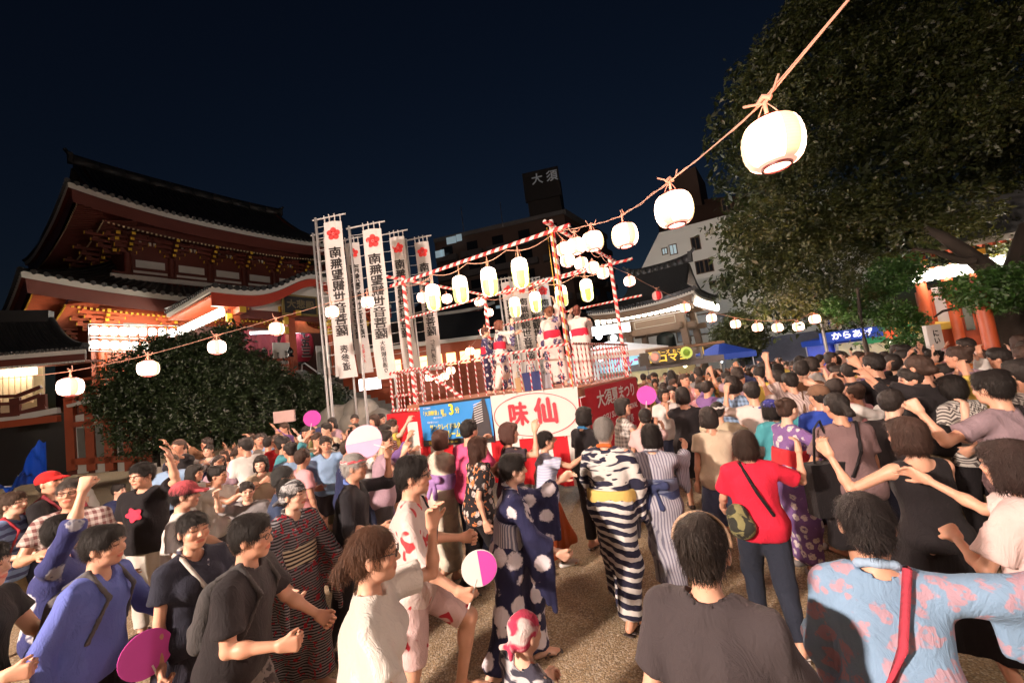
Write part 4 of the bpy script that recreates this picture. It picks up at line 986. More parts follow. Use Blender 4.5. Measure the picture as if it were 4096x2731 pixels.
# ------------------------------------------------------------------ big temple hall on the left
TO = np.array([-23.61, 21.2, 0.]); TU = nrm([.57, .82, 0]); TV = nrm([-.83, .557, 0])
def T(t, d, z): return TO + TU * t + TV * d + ZU * z
TN = nrm(np.cross(TU, ZU))                                   # out of the facade
def on_T(x, y, d):
    n = np.array([TU[1], -TU[0], 0]); k = ray(x, y); P = T(0, d, 0); return EYE + k * (((P - EYE) @ n) / (k @ n))
def Tt(x, y, d): p = on_T(x, y, d) - TO; a = np.linalg.solve(np.array([[TU[0], TV[0]], [TU[1], TV[1]]]), p[:2]); return a[0], p[2] + 0.
def sub(mb, name, mat, par): o = mb.build(name, mat, par); o.data.transform(parent_inv(par)); return o
def curve_at(tbl, u): return float(np.interp(u, [a for a, b in tbl], [b for a, b in tbl]))
def hip_roof(root, P, t0, t1, d0, d1, ez, ridge_z, rt0, rt1, sag=.45, thick=.45, nrib=60, gable=True, ribs=True, name='roof', prof=.55, eavemat=None, sides='flrb', up=.9, fascia=True, rs_=1., fmat=None):
    """P(t,d,z) frame; eaves sag between upturned corners; concave slopes; ribs are rows of round tiles"""
    dm = (d0 + d1) / 2; N = 28
    def lift(u): return (ez - sag) + (sag + up * 0) * (abs(2 * u - 1) ** 2.6)
    def eave(side, u):
        if side == 'f': return (t0 + (t1 - t0) * u, d0, lift(u))
        if side == 'b': return (t0 + (t1 - t0) * u, d1, lift(u))
        if side == 'l': return (t0, d0 + (d1 - d0) * u, lift(u))
        return (t1, d0 + (d1 - d0) * u, lift(u))
    gj = .42 if gable else 1.
    def pt(side, u, j, off=0.):
        e = eave(side, u); zj = j * (prof + (1 - prof) * j)
        if side in 'fb':
            a, b = rt0, rt1; tj = min(1, j / gj)
            tl = t0 + (a - t0) * tj; tr = t1 + (b - t1) * tj; t = tl + (tr - tl) * u
            d = e[1] + (dm - e[1]) * j; z = e[2] + (ridge_z - e[2]) * zj
        else:
            a = rt0 if side == 'l' else rt1; jj = j * gj; t = e[0] + (a - e[0]) * j
            dl = d0 + (dm - d0) * jj; dr = d1 + (dm - d1) * jj; d = dl + (dr - dl) * u; zz = jj * (prof + (1 - prof) * jj); z = e[2] + (ridge_z - e[2]) * zz
        return P(t, d, z + off)
    for s in sides:
        m = MB(); m.smooth = True; m.grid([[pt(s, u, j) for u in np.linspace(0, 1, N)] for j in np.linspace(0, 1, 10)]); sub(m, name, TILE, root)
        if ribs:
            m = MB(); L = (t1 - t0) if s in 'fb' else (d1 - d0); n = int(nrib * L / (t1 - t0))
            for i in range(n + 1):
                u = i / n; pts = [pt(s, u, j, .05) for j in np.linspace(0, .97, 6)]; m.tube(pts, .085, 5, False)
                e = pt(s, u, 0, .06); m.tube([e + (pt(s, u, 0) - pt(s, u, .12)) * .04, e - (pt(s, u, 0) - pt(s, u, .12)) * .05], .13, 8)
            o = sub(m, 'tile_rows', TILE, root); o['kind'] = 'stuff'
    m = MB(); m.smooth = False                                                  # white eave edge, red fascia
    rows = []
    def ring(off, inset):
        out = []
        for s in sides:
            for u in np.linspace(0, 1, N):
                t, d, z = eave(s, u); dx = (.5 * (t0 + t1) - t) / (.5 * (t1 - t0)); dy = (dm - d) / (.5 * (d1 - d0)); out.append((s, P(t + inset * dx, d + inset * dy, z + off)))
        return out
    hts = [(-.02, 0, WHITE), (-.30 * thick / .45, .04, None), (-.85 * thick / .45, .35, None)]
    r0, r1, r1b, r2 = ring(.0, .0), ring(-.30 * thick / .45, .02), ring(-.30 * thick / .45, .16), ring(-.95 * thick / .45, .22)
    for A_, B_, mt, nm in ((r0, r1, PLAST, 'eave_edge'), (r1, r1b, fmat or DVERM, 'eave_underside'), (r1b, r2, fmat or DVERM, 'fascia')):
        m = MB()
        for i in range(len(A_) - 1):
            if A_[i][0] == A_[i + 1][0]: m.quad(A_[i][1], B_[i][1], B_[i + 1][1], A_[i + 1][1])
        sub(m, nm, mt, root)
    m = MB(); m.smooth = True; a = P(rt0 - .15, dm, ridge_z + .0); b = P(rt1 + .15, dm, ridge_z + .0)
    M_ = P(0, 0, 0); c = (a + b) / 2
    n = 10
    for i in range(n):
        u0, u1 = i / n, (i + 1) / n; la, lb = .28 * abs(2 * u0 - 1) ** 3, .28 * abs(2 * u1 - 1) ** 3
        m.bar(a + (b - a) * u0 + ZU * (.30 + la) * rs_, a + (b - a) * u1 + ZU * (.30 + lb) * rs_, .42 * rs_, .85 * rs_)
    sub(m, 'ridge', TILE, root)
    for e, sg in ((a, -1), (b, 1)):
        m = MB(); d_ = nrm(b - a) * sg; m.bar(e + ZU * .1 * rs_, e + d_ * .02 + ZU * 1.15 * rs_, .5 * rs_, .35 * rs_, up=tuple(d_)); m.bar(e + ZU * .9 * rs_, e + d_ * .28 + ZU * 1.42 * rs_, .3 * rs_, .22 * rs_, up=tuple(d_)); sub(m, 'ridge_ornament', TILE, root)
    return pt, eave
hall = thing('temple_hall', 'huge two tiered vermilion temple hall with sweeping tiled roofs on the left', 'temple', tuple(T(8, 8, 0)))
pt_u, ev_u = hip_roof(hall, T, 0, 17.2, 0, 17, 16.0, 21.1, 1.5, 15.6, sag=.72, nrib=48, thick=.5, rs_=.75)
m = MB(); m.add([T(1.9, 3.6, 17.4), T(1.9, 13.4, 17.4), T(1.9, 8.5, 21.3)], [(0, 1, 2)]); m.add([T(15.2, 3.6, 17.4), T(15.2, 13.4, 17.4), T(15.2, 8.5, 21.3)], [(0, 2, 1)]); sub(m, 'gable_wall', DVERM, hall)
def rafters(P, t0, t1, d0, d1, zf, n, depth, w=.10, ends=YEL, wood=None):
    m = MB(); m2 = MB()
    for k, (u0, dd, dz) in enumerate(((0, .5, -.62), (0, 1.7, -1.0))):
        for i in range(n):
            t = t0 + dd + (t1 - t0 - 2 * dd) * i / (n - 1); u = (t - t0) / (t1 - t0); z = zf(u) + dz; a = P(t, d0 + dd, z); b = P(t, d0 + dd + depth, z + .35); m.bar(a, b, w, w); e = nrm(a - b); m2.bar(a, a + e * .03, w * 1.04, w * 1.04)
        for i in range(n):
            d = d0 + dd + (d1 - d0 - 2 * dd) * i / (n - 1); u = (d - d0) / (d1 - d0); z = zf(u) + dz; a = P(t0 + dd, d, z); b = P(t0 + dd + depth, d, z + .35); m.bar(a, b, w, w); e = nrm(a - b); m2.bar(a, a + e * .03, w * 1.04, w * 1.04)
    o = sub(m, 'rafters', wood or VERM, hall); o['kind'] = 'stuff'; o = sub(m2, 'rafter_ends', ends, hall); o['kind'] = 'stuff'
rafters(T, 0, 17.2, 0, 17, lambda u: ev_u('f', min(max(u, 0), 1))[2], 62, 1.6, .10, plain('cream end grain', (.55, .45, .28), .6), DVERM)
m = MB(); m.box(T(8.6, 8.5, 15.3), (13.5, 13.4, .1), np.stack([TU, nrm(np.cross(ZU, TU)), ZU], 1)); sub(m, 'soffit', DVERM, hall)
# upper storey wall with posts, panels, bracket sets
R3 = np.stack([TU, nrm(np.cross(ZU, TU)), ZU], 1)
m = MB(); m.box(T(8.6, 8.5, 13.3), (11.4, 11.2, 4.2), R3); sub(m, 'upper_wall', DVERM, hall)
def bracket(t, d, z, s=1., par=hall, nt=4, vm=None):
    m = MB(); m2 = MB()
    for k in range(nt):
        L = (.45 + .32 * k) * s; zz = z + k * .27 * s; m.box(T(t, d - .15 * k * s, zz), (L * 1.7, .16 * s, .17 * s), R3); m.box(T(t, d - .32 * k * s * .9 - .1, zz + .02), (.17 * s, .75 * s, .17 * s), R3)
        for sg in (-1, 1): m2.box(T(t + sg * (L * .85 + .02), d - .15 * k * s, zz), (.05, .15 * s, .16 * s), R3)
        m2.box(T(t, d - .32 * k * s * .9 - .1 - .39 * s, zz + .02), (.18 * s, .04, .18 * s), R3)
        for sg in (-1, 0, 1): m.box(T(t + sg * L * .7, d - .15 * k * s, zz + .14 * s), (.22 * s, .22 * s, .11 * s), R3)
    b = sub(m, 'bracket', vm or VERM, par); o = m2.build('bracket_end', YEL, b); o.data.transform(parent_inv(par)); o['kind'] = 'stuff'
for i in range(6): bracket(3.0 + 11.3 * i / 5, 2.75, 13.3, vm=DVERM)  # darker copy of the bracket red, for the shade under the upper eave
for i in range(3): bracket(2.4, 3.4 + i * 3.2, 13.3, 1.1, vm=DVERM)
for i in range(5):
    t = 3.0 + 11.3 * (i + .5) / 5; m = MB(); m.box(T(t, 2.86, 12.6), (1.5, .06, .5), R3); sub(m, 'white_panel', PLAST, hall); m = MB(); m.box(T(t, 2.86, 11.95), (1.75, .05, .35), R3); sub(m, 'white_panel', PLAST, hall)
    for k in range(5): m = MB(); m.box(T(t - .5 + k * .25, 2.84, 14.15), (.13, .05, .42), R3); sub(m, 'white_slat', PLAST, hall)
for i in range(6): m = MB(); m.tube([T(3.0 + 11.3 * i / 5, 2.9, 10.6), T(3.0 + 11.3 * i / 5, 2.9, 13.4)], .2, 10); sub(m, 'upper_pillar', DVERM, hall)
m = MB(); m.box(T(8.6, 2.6, 11.55), (13.0, .14, .3), R3); sub(m, 'white_rail_band', PLAST, hall); m = MB(); m.box(T(8.6, 2.7, 11.85), (12.8, .1, .12), R3); sub(m, 'rail_beam', DVERM, hall)
# lower roof, wider
ptl, evl = hip_roof(hall, T, -1.8, 19.4, -1.3, 18.6, 10.25, 15.2, 4.5, 13.1, sag=.72, nrib=52, gable=False, thick=.5, sides='flr', name='lower_roof')
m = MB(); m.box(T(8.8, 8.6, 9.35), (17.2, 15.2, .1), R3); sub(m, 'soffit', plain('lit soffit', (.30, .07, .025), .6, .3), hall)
rafters(T, -1.8, 19.4, -1.3, 18.6, lambda u: evl('f', min(max(u, 0), 1))[2], 74, 1.4, .11, YEL)
for i in range(5): bracket(1.6 + 3.2 * i, 1.6, 8.1, .9)
for i in range(3): bracket(1.3, 2.8 + i * 3.4, 8.1, 1.)
m = MB(); m.box(T(8.8, 8.6, 6.6), (15.2, 13.2, 5.6), R3); sub(m, 'lower_wall', VERM, hall)
for i in range(6): m = MB(); m.tube([T(1.5 + 3.1 * i, 1.85, 3.6), T(1.5 + 3.1 * i, 1.85, 8.2)], .22, 10); sub(m, 'pillar', VERM, hall)
for i in range(5): m = MB(); m.box(T(3.05 + 3.1 * i, 1.96, 8.15), (1.1, .06, .5), R3); sub(m, 'white_panel', PLAST, hall)
m = MB(); m.box(T(8.8, 8.6, 1.9), (16.6, 14.6, 3.8), R3); sub(m, 'podium', STONE, hall)
# long rows of white lanterns in frames under the lower eave
PL = 30.
ORD = ('first', 'second', 'third', 'fourth', 'fifth', 'sixth', 'seventh', 'eighth', 'ninth', 'tenth', 'eleventh', 'twelfth')
def plum_row(y0, x0, x1, y1, n, d, row, s, off=0):
    for i in range(n):
        x = x0 + (x1 - x0) * i / (n - 1); y = y0 + (y1 - y0) * i / (n - 1); p = on_T(x, y, d)
        lantern('plum', p, PL, '%s white lantern from the left in the %s framed row under the temple eave' % (ORD[i + off], row), 'white lanterns in the framed rows under the eave', s, 0, True, .05, 'white_lantern')
plum_row(1323, 378, 648, 1329, 8, -.2, 'upper', 1.22); plum_row(1378, 380, 660, 1388, 8, -.2, 'lower', 1.22); plum_row(1331, 690, 728, 1332, 2, -.2, 'upper', 1.22, 8)
fr = thing('steel_rack', 'pale steel frame holding the two rows of white lanterns', 'frame', tuple(on_T(515, 1350, -.2)))
m = MB()
for (a, b), (c, d) in (((352, 1295), (742, 1303)), ((352, 1349), (742, 1357)), ((354, 1404), (740, 1416)), ((352, 1295), (355, 1404)), ((516, 1298), (520, 1408)), ((670, 1300), (674, 1412))): m.tube([on_T(a, b, -.2), on_T(c, d, -.2)], .035, 5)
sub(m, 'frame_bars', STEEL, fr)
# porch with the curved gable
PD0, PD1 = -8.3, -1.6; PT0, PT1 = 3.64, 14.6
def kara(u):                                                # height of the curved gable eave
    return 8.0 + .12 * (abs(2 * u - 1) ** 3) + 1.55 * (math.exp(-((u - .5) / .20) ** 2))
porch = thing('temple_porch', 'vermilion porch with an undulating gable in front of the temple hall', 'porch', tuple(T(9, -5, 0)))
us = np.linspace(0, 1, 41)
m = MB(); m.smooth = True; m.grid([[T(PT0 + (PT1 - PT0) * u, d, kara(u) + .35 + .25 * (d - PD0) / (PD1 - PD0)) for u in us] for d in np.linspace(PD0, PD1 + 1, 5)]); sub(m, 'roof', TILE, porch)
m = MB()
for i in range(34):
    u = (i + .5) / 34; t = PT0 + (PT1 - PT0) * u; m.tube([T(t, PD0 - .05, kara(u) + .42), T(t, PD1, kara(u) + .62)], .10, 6); m.tube([T(t, PD0 - .08, kara(u) + .42), T(t, PD0 - .02, kara(u) + .42)], .14, 8)
o = sub(m, 'tile_rows', TILE, porch); o['kind'] = 'stuff'
for lo, hi, mt, nm, dd in ((0.08, .36, PLAST, 'eave_edge', 0), (-.62, .07, plain('bright vermilion', (.34, .035, .015), .45, .15, 2), 'gable_board', .08)):
    m = MB(); m.grid([[T(PT0 + (PT1 - PT0) * u, PD0 + dd, kara(u) + h * (1 if lo > 0 else .6 + .4 * abs(2 * u - 1))) for u in us] for h in (lo, hi)]); m.grid([[T(PT0 + (PT1 - PT0) * u, d, kara(u) + lo * (1 if lo > 0 else .6 + .4 * abs(2 * u - 1))) for u in us] for d in (PD0 + dd, PD0 + dd + .25)]); sub(m, nm, mt, porch)
m = MB(); m.box(T(PT0 + .02, (PD0 + PD1) / 2, 8.28), (.12, PD1 - PD0, .22), R3); sub(m, 'side_eave_edge', PLAST, porch)
m = MB()
for i in range(22): d = PD0 + .2 + (PD1 - PD0 - .4) * i / 21; m.tube([T(PT0 - .12, d, 8.42), T(PT0 + .9, d, 8.62)], .10, 5)
o = sub(m, 'side_tiles', TILE, porch); o['kind'] = 'stuff'
m = MB()
for i in range(26): d = PD0 + .2 + (PD1 - PD0 - .4) * i / 25; m.bar(T(PT0 + .05, d, 8.02), T(PT0 + 1.6, d, 8.10), .09, .11)
o = sub(m, 'rafters', VERM, porch); o['kind'] = 'stuff'
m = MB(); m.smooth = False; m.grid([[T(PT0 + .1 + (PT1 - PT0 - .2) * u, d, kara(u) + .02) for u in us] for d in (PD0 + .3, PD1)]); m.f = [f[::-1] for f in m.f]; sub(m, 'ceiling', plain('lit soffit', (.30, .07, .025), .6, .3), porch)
m = MB(); m.grid([[T(PT0 + 1 + (PT1 - PT0 - 2) * u, PD0 + .9, h) for u in np.linspace(0, 1, 5)] for h in (7.1, 7.6)]); sub(m, 'tie_beam', DVERM, porch)
m = MB(); uu = np.linspace(.2, .8, 25); m.grid([[T(PT0 + (PT1 - PT0) * u, PD0 + 1.0, 7.62 + (kara(u) - 8.0 + .3) * h) for u in uu] for h in (0, 1)]); sub(m, 'white_tympanum', PLAST, porch)
for t in (5.0, 7.9, 10.6, 13.4):
    m = MB(); m.box(T(t, PD0 + 1.1, 5.5), (.42, .42, 4.2), R3); sub(m, 'pillar', VERM, porch)
    m = MB(); m.box(T(t, PD0 + 1.1, 7.75), (1.2, .5, .35), R3); m.box(T(t, PD0 + .6, 7.4), (.3, 1.1, .3), R3); b = sub(m, 'bracket', VERM, porch); m = MB()
    for sg in (-1, 1): m.box(T(t + sg * .62, PD0 + 1.1, 7.75), (.06, .5, .34), R3)
    m.box(T(t, PD0 + .03, 7.4), (.3, .05, .3), R3); m.box(T(t - .30, PD0 + .95, 7.1), (.25, .2, .45), R3); m.box(T(t - .30, PD0 + .95, 6.5), (.2, .2, .4), R3); o = m.build('bracket_end', YEL, b); o.data.transform(parent_inv(porch)); o['kind'] = 'stuff'
m = MB(); m.box(T(9.1, -4.9, 3.45), (10.2, 7.2, .3), R3); sub(m, 'floor', plain('porch floor', (.12, .05, .03), .5), porch)
m = MB(); m.box(T(9.1, -1.4, 5.6), (9.8, .2, 4.2), R3); sub(m, 'back_wall', plain('porch back wall', (.07, .03, .025), .6), porch)
FLU = glow('fluorescent tube', (.80, .90, 1.), 12)
for x0, y0, x1, y1, n_ in ((1000, 1333, 1078, 1329, 0), (1160, 1330, 1226, 1326, 1)):
    a, b = on_T(x0, y0, -6.6), on_T(x1, y1, -6.6); tb = thing('fluorescent_lamp', ('fluorescent tube above the left porch bay', 'fluorescent tube in front of the red lantern in the porch')[n_], 'lamp', tuple((a + b) / 2)); m = MB(); m.tube([a, b], .07, 8); sub(m, 'tube', FLU, tb); m = MB(); m.bar(a + ZU * .1, b + ZU * .1, .16, .06); sub(m, 'fitting', WHITE, tb)
p = on_T(1199, 1262, -7.0); fl_ = thing('floodlight', 'glaring round white lamp above the porch gable ornament', 'lamp', tuple(p)); m = MB(); m.lathe([(.001, -.16), (.14, -.11), (.19, 0), (.14, .11), (.001, .16)], 14, p); sub(m, 'bulb', glow('halogen white', (.9, .97, 1.), 160), fl_); m = MB(); m.tube([p + ZU * .1, p + ZU * .5], .03, 6); sub(m, 'stem', STEEL, fl_)
p = on_T(1190, 1385, -5.4); rl_ = thing('red_paper_lantern', 'giant red paper lantern with black characters hanging in the porch', 'lantern', tuple(p)); m = MB(); m.lathe([(.5, -1.1)] + [((.95 * (1 - abs(z) ** 3.2 * .5)), 1.1 * z) for z in np.linspace(-.97, .97, 14)] + [(.5, 1.1)], 24, p); sub(m, 'paper', plain('red lantern paper', (.32, .02, .05), .6, .15), rl_)
for z in (-1.15, 1.15): m = MB(); m.lathe([(.52, z - .1), (.56, z), (.52, z + .1)], 20, p); sub(m, 'rim', BLACK, rl_)
lettering('shichi', WHITE, p + TN * 1.02, TU, ZU, .62, rl_); lettering('shichi', BLACK, p + TN * 1.06, TU, ZU, .60, rl_)
p = on_T(1035, 1372, -5.2); o_ = thing('red_drapery', 'dull red drapery hanging behind the left porch bay', 'curtain', tuple(p)); m = MB(); m.smooth = True; m.grid([[p + TU * (x + 0.) + TN * .06 * math.sin(x * 11) + ZU * z for x in np.linspace(-1.1, 1.1, 24)] for z in (-.8, .8)]); sub(m, 'drape', plain('dull red cloth', (.16, .02, .03), .8, .2), o_)
p = on_T(1200, 1222, -7.9); pq = thing('name_plaque', 'dark framed name plaque under the curved gable', 'plaque', tuple(p)); m = MB(); m.box(p, (2.1, .12, 1.25), R3); sub(m, 'frame', plain('gilt frame', (.20, .15, .05), .4, .3, metal=.4), pq); m = MB(); m.box(p + TN * .07, (1.85, .06, 1.0), R3); sub(m, 'board', DARK, pq); lettering('plaque', plain('dull gold', (.10, .08, .035), .6), p + TN * .12, TU, ZU, .55, pq)
for x, y, key, lb in ((1128, 1432, 'notice', 'white notice board on the left porch pillar'), (1296, 1440, 'notice2', 'white notice board on the right porch pillar')):
    p = on_T(x, y, -7.4); nb = thing('notice_board', lb, 'notice', tuple(p)); m = MB(); m.box(p, (.95, .06, 1.8), R3); sub(m, 'board', PLAST, nb); lettering(key, BLACK, p + TN * .05 + TU * .22, TU, ZU, .17, nb); lettering(key, BLACK, p + TN * .05 - TU * .22, TU, ZU, .14, nb)
m = MB(); p = on_T(1195, 1305, -6.9); pts = [(-.95, -.15), (-.5, .02), (-.28, .35), (0, .5), (.28, .35), (.5, .02), (.95, -.15), (1.25, -.2), (1.2, -.42), (-1.2, -.42), (-1.25, -.2)]
m.prism(pts, .18, np.stack([TU, ZU, TN], 1), p); o = m.build('gable_ornament', plain('carved orange wood', (.50, .16, .06), .5), porch); o.data.transform(parent_inv(porch))
for i in range(14):
    p = T(PT0 + .5, PD0 + .4 + i * .44, 7.25); lantern('plum', p, 45., '%s white lantern from the front along the left eave of the temple porch' % (ORD + ('thirteenth', 'fourteenth'))[i], 'white lanterns along the left eave of the porch', 1.1, 0, True, .05, 'white_lantern')
# porch balustrade, steps and handrail
bal = thing('balustrade', 'vermilion balustrade with black onion finials beside the temple steps', 'railing', tuple(on_T(1130, 1450, -8.6)))
P1, P2 = on_T(1060, 1440, -8.6), on_T(1163, 1436, -8.6)
for dz in (0, -.32, -.6): m = MB(); m.bar(P1 + ZU * dz, P2 + ZU * dz, .12, .12); sub(m, 'rail', VERM, bal)
for P_ in (P1, P2): m = MB(); m.tube([P_ - ZU * 1.1, P_ + ZU * .12], .14, 10); sub(m, 'post', VERM, bal); m = MB(); m.lathe([(.16, .12), (.16, .2), (.09, .26), (.17, .4), (.13, .55), (.02, .7)], 12, P_); sub(m, 'finial', plain('black lacquer', (.012, .012, .012), .25), bal)
steps = thing('stone_steps', 'broad stone steps climbing to the temple porch, seen behind the banners', 'steps', tuple(T(10, -12, 0)))
for i in range(16): m = MB(); m.box(T(11.5, -13.6 + i * .34, .11 + i * .215), (7.2, .36, .22), R3); sub(m, 'step', STONE, steps)
for t in (7.6, 15.4): m = MB(); m.bar(T(t, -14., .4), T(t, -8.4, 3.7), .55, .7); sub(m, 'flank_wall', STONE, steps)
hr = thing('handrail', 'pale steel handrail descending the temple steps', 'railing', tuple(on_T(1210, 1455, -8.7))); m = MB(); m.tube([on_T(1206, 1490, -8.7), on_T(1208, 1458, -8.7), on_T(1218, 1452, -8.8), T(8.6, -13.5, 1.2)], .045, 8); sub(m, 'tube', glow('polished rail', (.5, .5, .5), .0), hr)
# left annex: roof, lit gallery, lower storey with windows
AU = nrm([.80, -.60 * -1, 0]) if False else nrm([.93, .36, 0]); AO = PY(0, 1420, 15.)
def A(x, y, off=0.):                                         # point on the annex front plane
    n = np.array([AU[1], -AU[0], 0]); P = AO - n * off; k = ray(x, y); return EYE + k * (((P - EYE) @ n) / (k @ n))
AN = np.array([AU[1], -AU[0], 0]); RA = np.stack([AU, nrm(np.cross(ZU, AU)), ZU], 1)
ann = thing('temple_annex', 'low vermilion annex with a tiled roof, lit gallery and shuttered windows at the far left', 'building', tuple(AO * [1, 1, 0]))
e0, e1 = A(-260, 1440, -1.), A(342, 1394, -1.); r0_, r1_ = A(-260, 1290, 2.2), A(205, 1288, 2.2)
def rp(u, j): a = e0 + (e1 - e0) * u; b = r0_ + (r1_ - r0_) * u; p = a + (b - a) * j; p = p.copy(); p[2] -= .35 * math.sin(math.pi * j); p[2] += .22 * max(0, u - .7) / .3 * (1 - j) * 0; return p
m = MB(); m.smooth = True; m.grid([[rp(u, j) for u in np.linspace(0, 1, 14)] for j in np.linspace(0, 1, 7)]); sub(m, 'roof', TILE, ann)
m = MB()
for i in range(30): m.tube([rp(i / 29, j) + ZU * .04 for j in np.linspace(-.02, 1, 7)], .07, 6)
o = sub(m, 'tile_rows', TILE, ann); o['kind'] = 'stuff'
m = MB(); m.bar(r0_ + ZU * .2, r1_ + ZU * .25, .35, .5); sub(m, 'ridge', TILE, ann)
m = MB(); m.tube([rp(1, j) + ZU * .12 for j in np.linspace(0, 1, 7)], .13, 6); sub(m, 'hip_ridge', TILE, ann)
for dz, h, mt, nm in ((-.11, .16, PLAST, 'eave_edge'), (-.32, .24, DVERM, 'fascia')): m = MB(); m.bar(e0 + ZU * dz, e1 + ZU * dz, .12, h); sub(m, nm, mt, ann)
m = MB(); m2 = MB()
for i in range(34): q = e0 + (e1 - e0) * (i + .5) / 34 - ZU * .46; m.bar(q + AN * .02, q - AN * 1.2 + ZU * .1, .09, .09); m2.box(q + AN * .04, (.10, .03, .10), RA)
o = sub(m, 'rafters', VERM, ann); o['kind'] = 'stuff'; o = sub(m2, 'rafter_ends', PLAST, ann); o['kind'] = 'stuff'
def apanel(x0, y0, x1, y1, off, mat, name, th=.08):
    a, b, c, d = A(x0, y0, off), A(x1, y0 + (x1 - x0) * -.08, off), A(x0, y1, off), A(x1, y1, off); cen = (A(x0, y0, off) + A(x1, y1, off)) / 2; w_ = abs((A(x1, y1, off) - A(x0, y0, off)) @ AU); h_ = abs(A(x0, y0, off)[2] - A(x0, y1, off)[2]); m = MB(); m.box(cen, (w_, th, h_), RA); return sub(m, name, mat, ann)
gz0, gz1 = A(60, 1640, 0)[2], A(60, 1460, 0)[2]
a0, a1 = A(-300, 1500, 1.2), A(176, 1500, 1.2)
m = MB(); m.box(((a0 + a1) / 2 * [1, 1, 0]) + ZU * ((gz0 + gz1) / 2 + .3), (np.linalg.norm((a1 - a0)[:2]), .1, gz1 - gz0 + .8), RA); sub(m, 'gallery_wall', plain('cream wall', (.62, .52, .36), .7), ann)
for i in range(9):
    q = A(-70 + i * 24, 1540, .4); m = MB(); m.box(q, (.13, .08, 1.35), RA); sub(m, 'slat', plain('cream wall', (.62, .52, .36), .7), ann)
for k_ in range(3):
    p = A(18 + k_ * 44, 1480, .1); lp = thing('gallery_lamp', ('glowing box lamp, leftmost under the annex eave', 'glowing box lamp, middle one under the annex eave', 'glowing box lamp, rightmost under the annex eave')[k_], 'lamp', tuple(p)); m = MB(); m.box(p, (.46, .3, .36), RA); sub(m, 'shade', glow('lamp white', (1., .86, .62), 75), lp); m = MB(); m.box(p + ZU * .2, (.5, .34, .03), RA); sub(m, 'cap', TIMB, lp)
for (x0, y0), (x1, y1), nm_, w_, mt in (((-20, 1587), (70, 1583), 'rail', .12, DVERM), ((70, 1583), (165, 1546), 'rail', .12, DVERM), ((-20, 1617), (75, 1612), 'rail', .12, DVERM), ((75, 1612), (165, 1578), 'rail', .12, DVERM), ((-20, 1663), (75, 1655), 'rail', .16, DVERM), ((75, 1655), (185, 1624), 'rail', .16, DVERM), ((-20, 1680), (90, 1668), 'white_sill', .14, PLAST), ((90, 1668), (236, 1640), 'white_sill', .22, PLAST), ((-20, 1702), (236, 1672), 'beam', .25, VERM),
        ((270, 1624), (500, 1570), 'white_sill', .12, PLAST), ((255, 1572), (480, 1512), 'rail', .10, VERM), ((255, 1598), (480, 1540), 'rail', .10, VERM), ((255, 1532), (400, 1505), 'rail', .10, VERM)):
    m = MB(); m.bar(A(x0, y0, -.3), A(x1, y1, -.3), w_, w_); sub(m, nm_, mt, ann)
for x in (-10, 55, 75, 165, 180, 330, 378, 440): m = MB(); yb = 1690 - x * .13; m.bar(A(x, yb, -.28), A(x - 4, yb - 90, -.28), .13, .13, up=tuple(AU)); sub(m, 'rail_post', VERM if x > 200 else DVERM, ann)
for x0, x1 in ((-20, 52), (76, 134)): apanel(x0, 1630, x1, 1648, -.2, plain('cream wall', (.62, .52, .36), .7), 'white_panel')
# lower storey
def wall_poly(pts, off, mat, name): m = MB(); m.add([A(x, y, off) for x, y in pts], [tuple(range(len(pts)))]); return sub(m, name, mat, ann)
wall_poly([(-80, 1960), (290, 1900), (262, 1650), (-80, 1690)], 1.6, DARK, 'garage_shade_sheet'); wall_poly([(270, 1900), (620, 1870), (600, 1560), (262, 1620)], .3, DVERM, 'lower_wall')  # near-black sheet stands in for the shade inside the garage
for x0, x1 in ((268, 290), (350, 366), (424, 438), (500, 516), (590, 610)):
    m = MB(); m.bar(A((x0 + x1) / 2 + 14, 1880, .1), A((x0 + x1) / 2, 1590, .1), .26, .26, up=tuple(AU)); sub(m, 'pillar', VERM, ann)
m = MB(); m.bar(A(282, 1700, .05), A(600, 1660, .05), .16, .2); sub(m, 'lintel', VERM, ann); m = MB(); m.bar(A(290, 1846, .05), A(620, 1826, .05), .16, .25); sub(m, 'sill', VERM, ann)
for i, (xa, xb) in enumerate(((300, 342), (372, 424), (462, 506))):
    dy = -i * 5
    wall_poly([(xa + 10, 1838 + dy), (xb + 12, 1834 + dy), (xb, 1700 + dy), (xa, 1704 + dy)], .12, PLAST, 'window_frame'); wall_poly([(xa + 15, 1832 + dy), (xb + 5, 1829 + dy), (xb - 4, 1708 + dy), (xa + 7, 1711 + dy)], .09, plain('grey blind', (.30, .30, .27), .8, .1), 'window_blind')
    m = MB()
    for k in range(9): u = (k + .5) / 9; m.bar(A(xa + 8 + (xb - xa - 14) * u + 8, 1830 + dy, .06), A(xa + 8 + (xb - xa - 14) * u, 1712 + dy, .06), .03, .03, up=tuple(AU))
    sub(m, 'blind_slats', plain('grey blind dark', (.18, .18, .16), .8, .1), ann)
    wall_poly([(xa - 2, 1690 + dy), (xb - 4, 1684 + dy), (xb - 6, 1655 + dy), (xa - 4, 1662 + dy)], .12, PLAST, 'transom_panel'); wall_poly([(xa + 10, 1895 + dy), (xb + 12, 1890 + dy), (xb + 10, 1852 + dy), (xa + 8, 1856 + dy)], .12, PLAST, 'base_panel')
p = PY(75, 1880, 11.); tp = MB(); tp.smooth = True; rs = np.random.RandomState(3)
rows = []
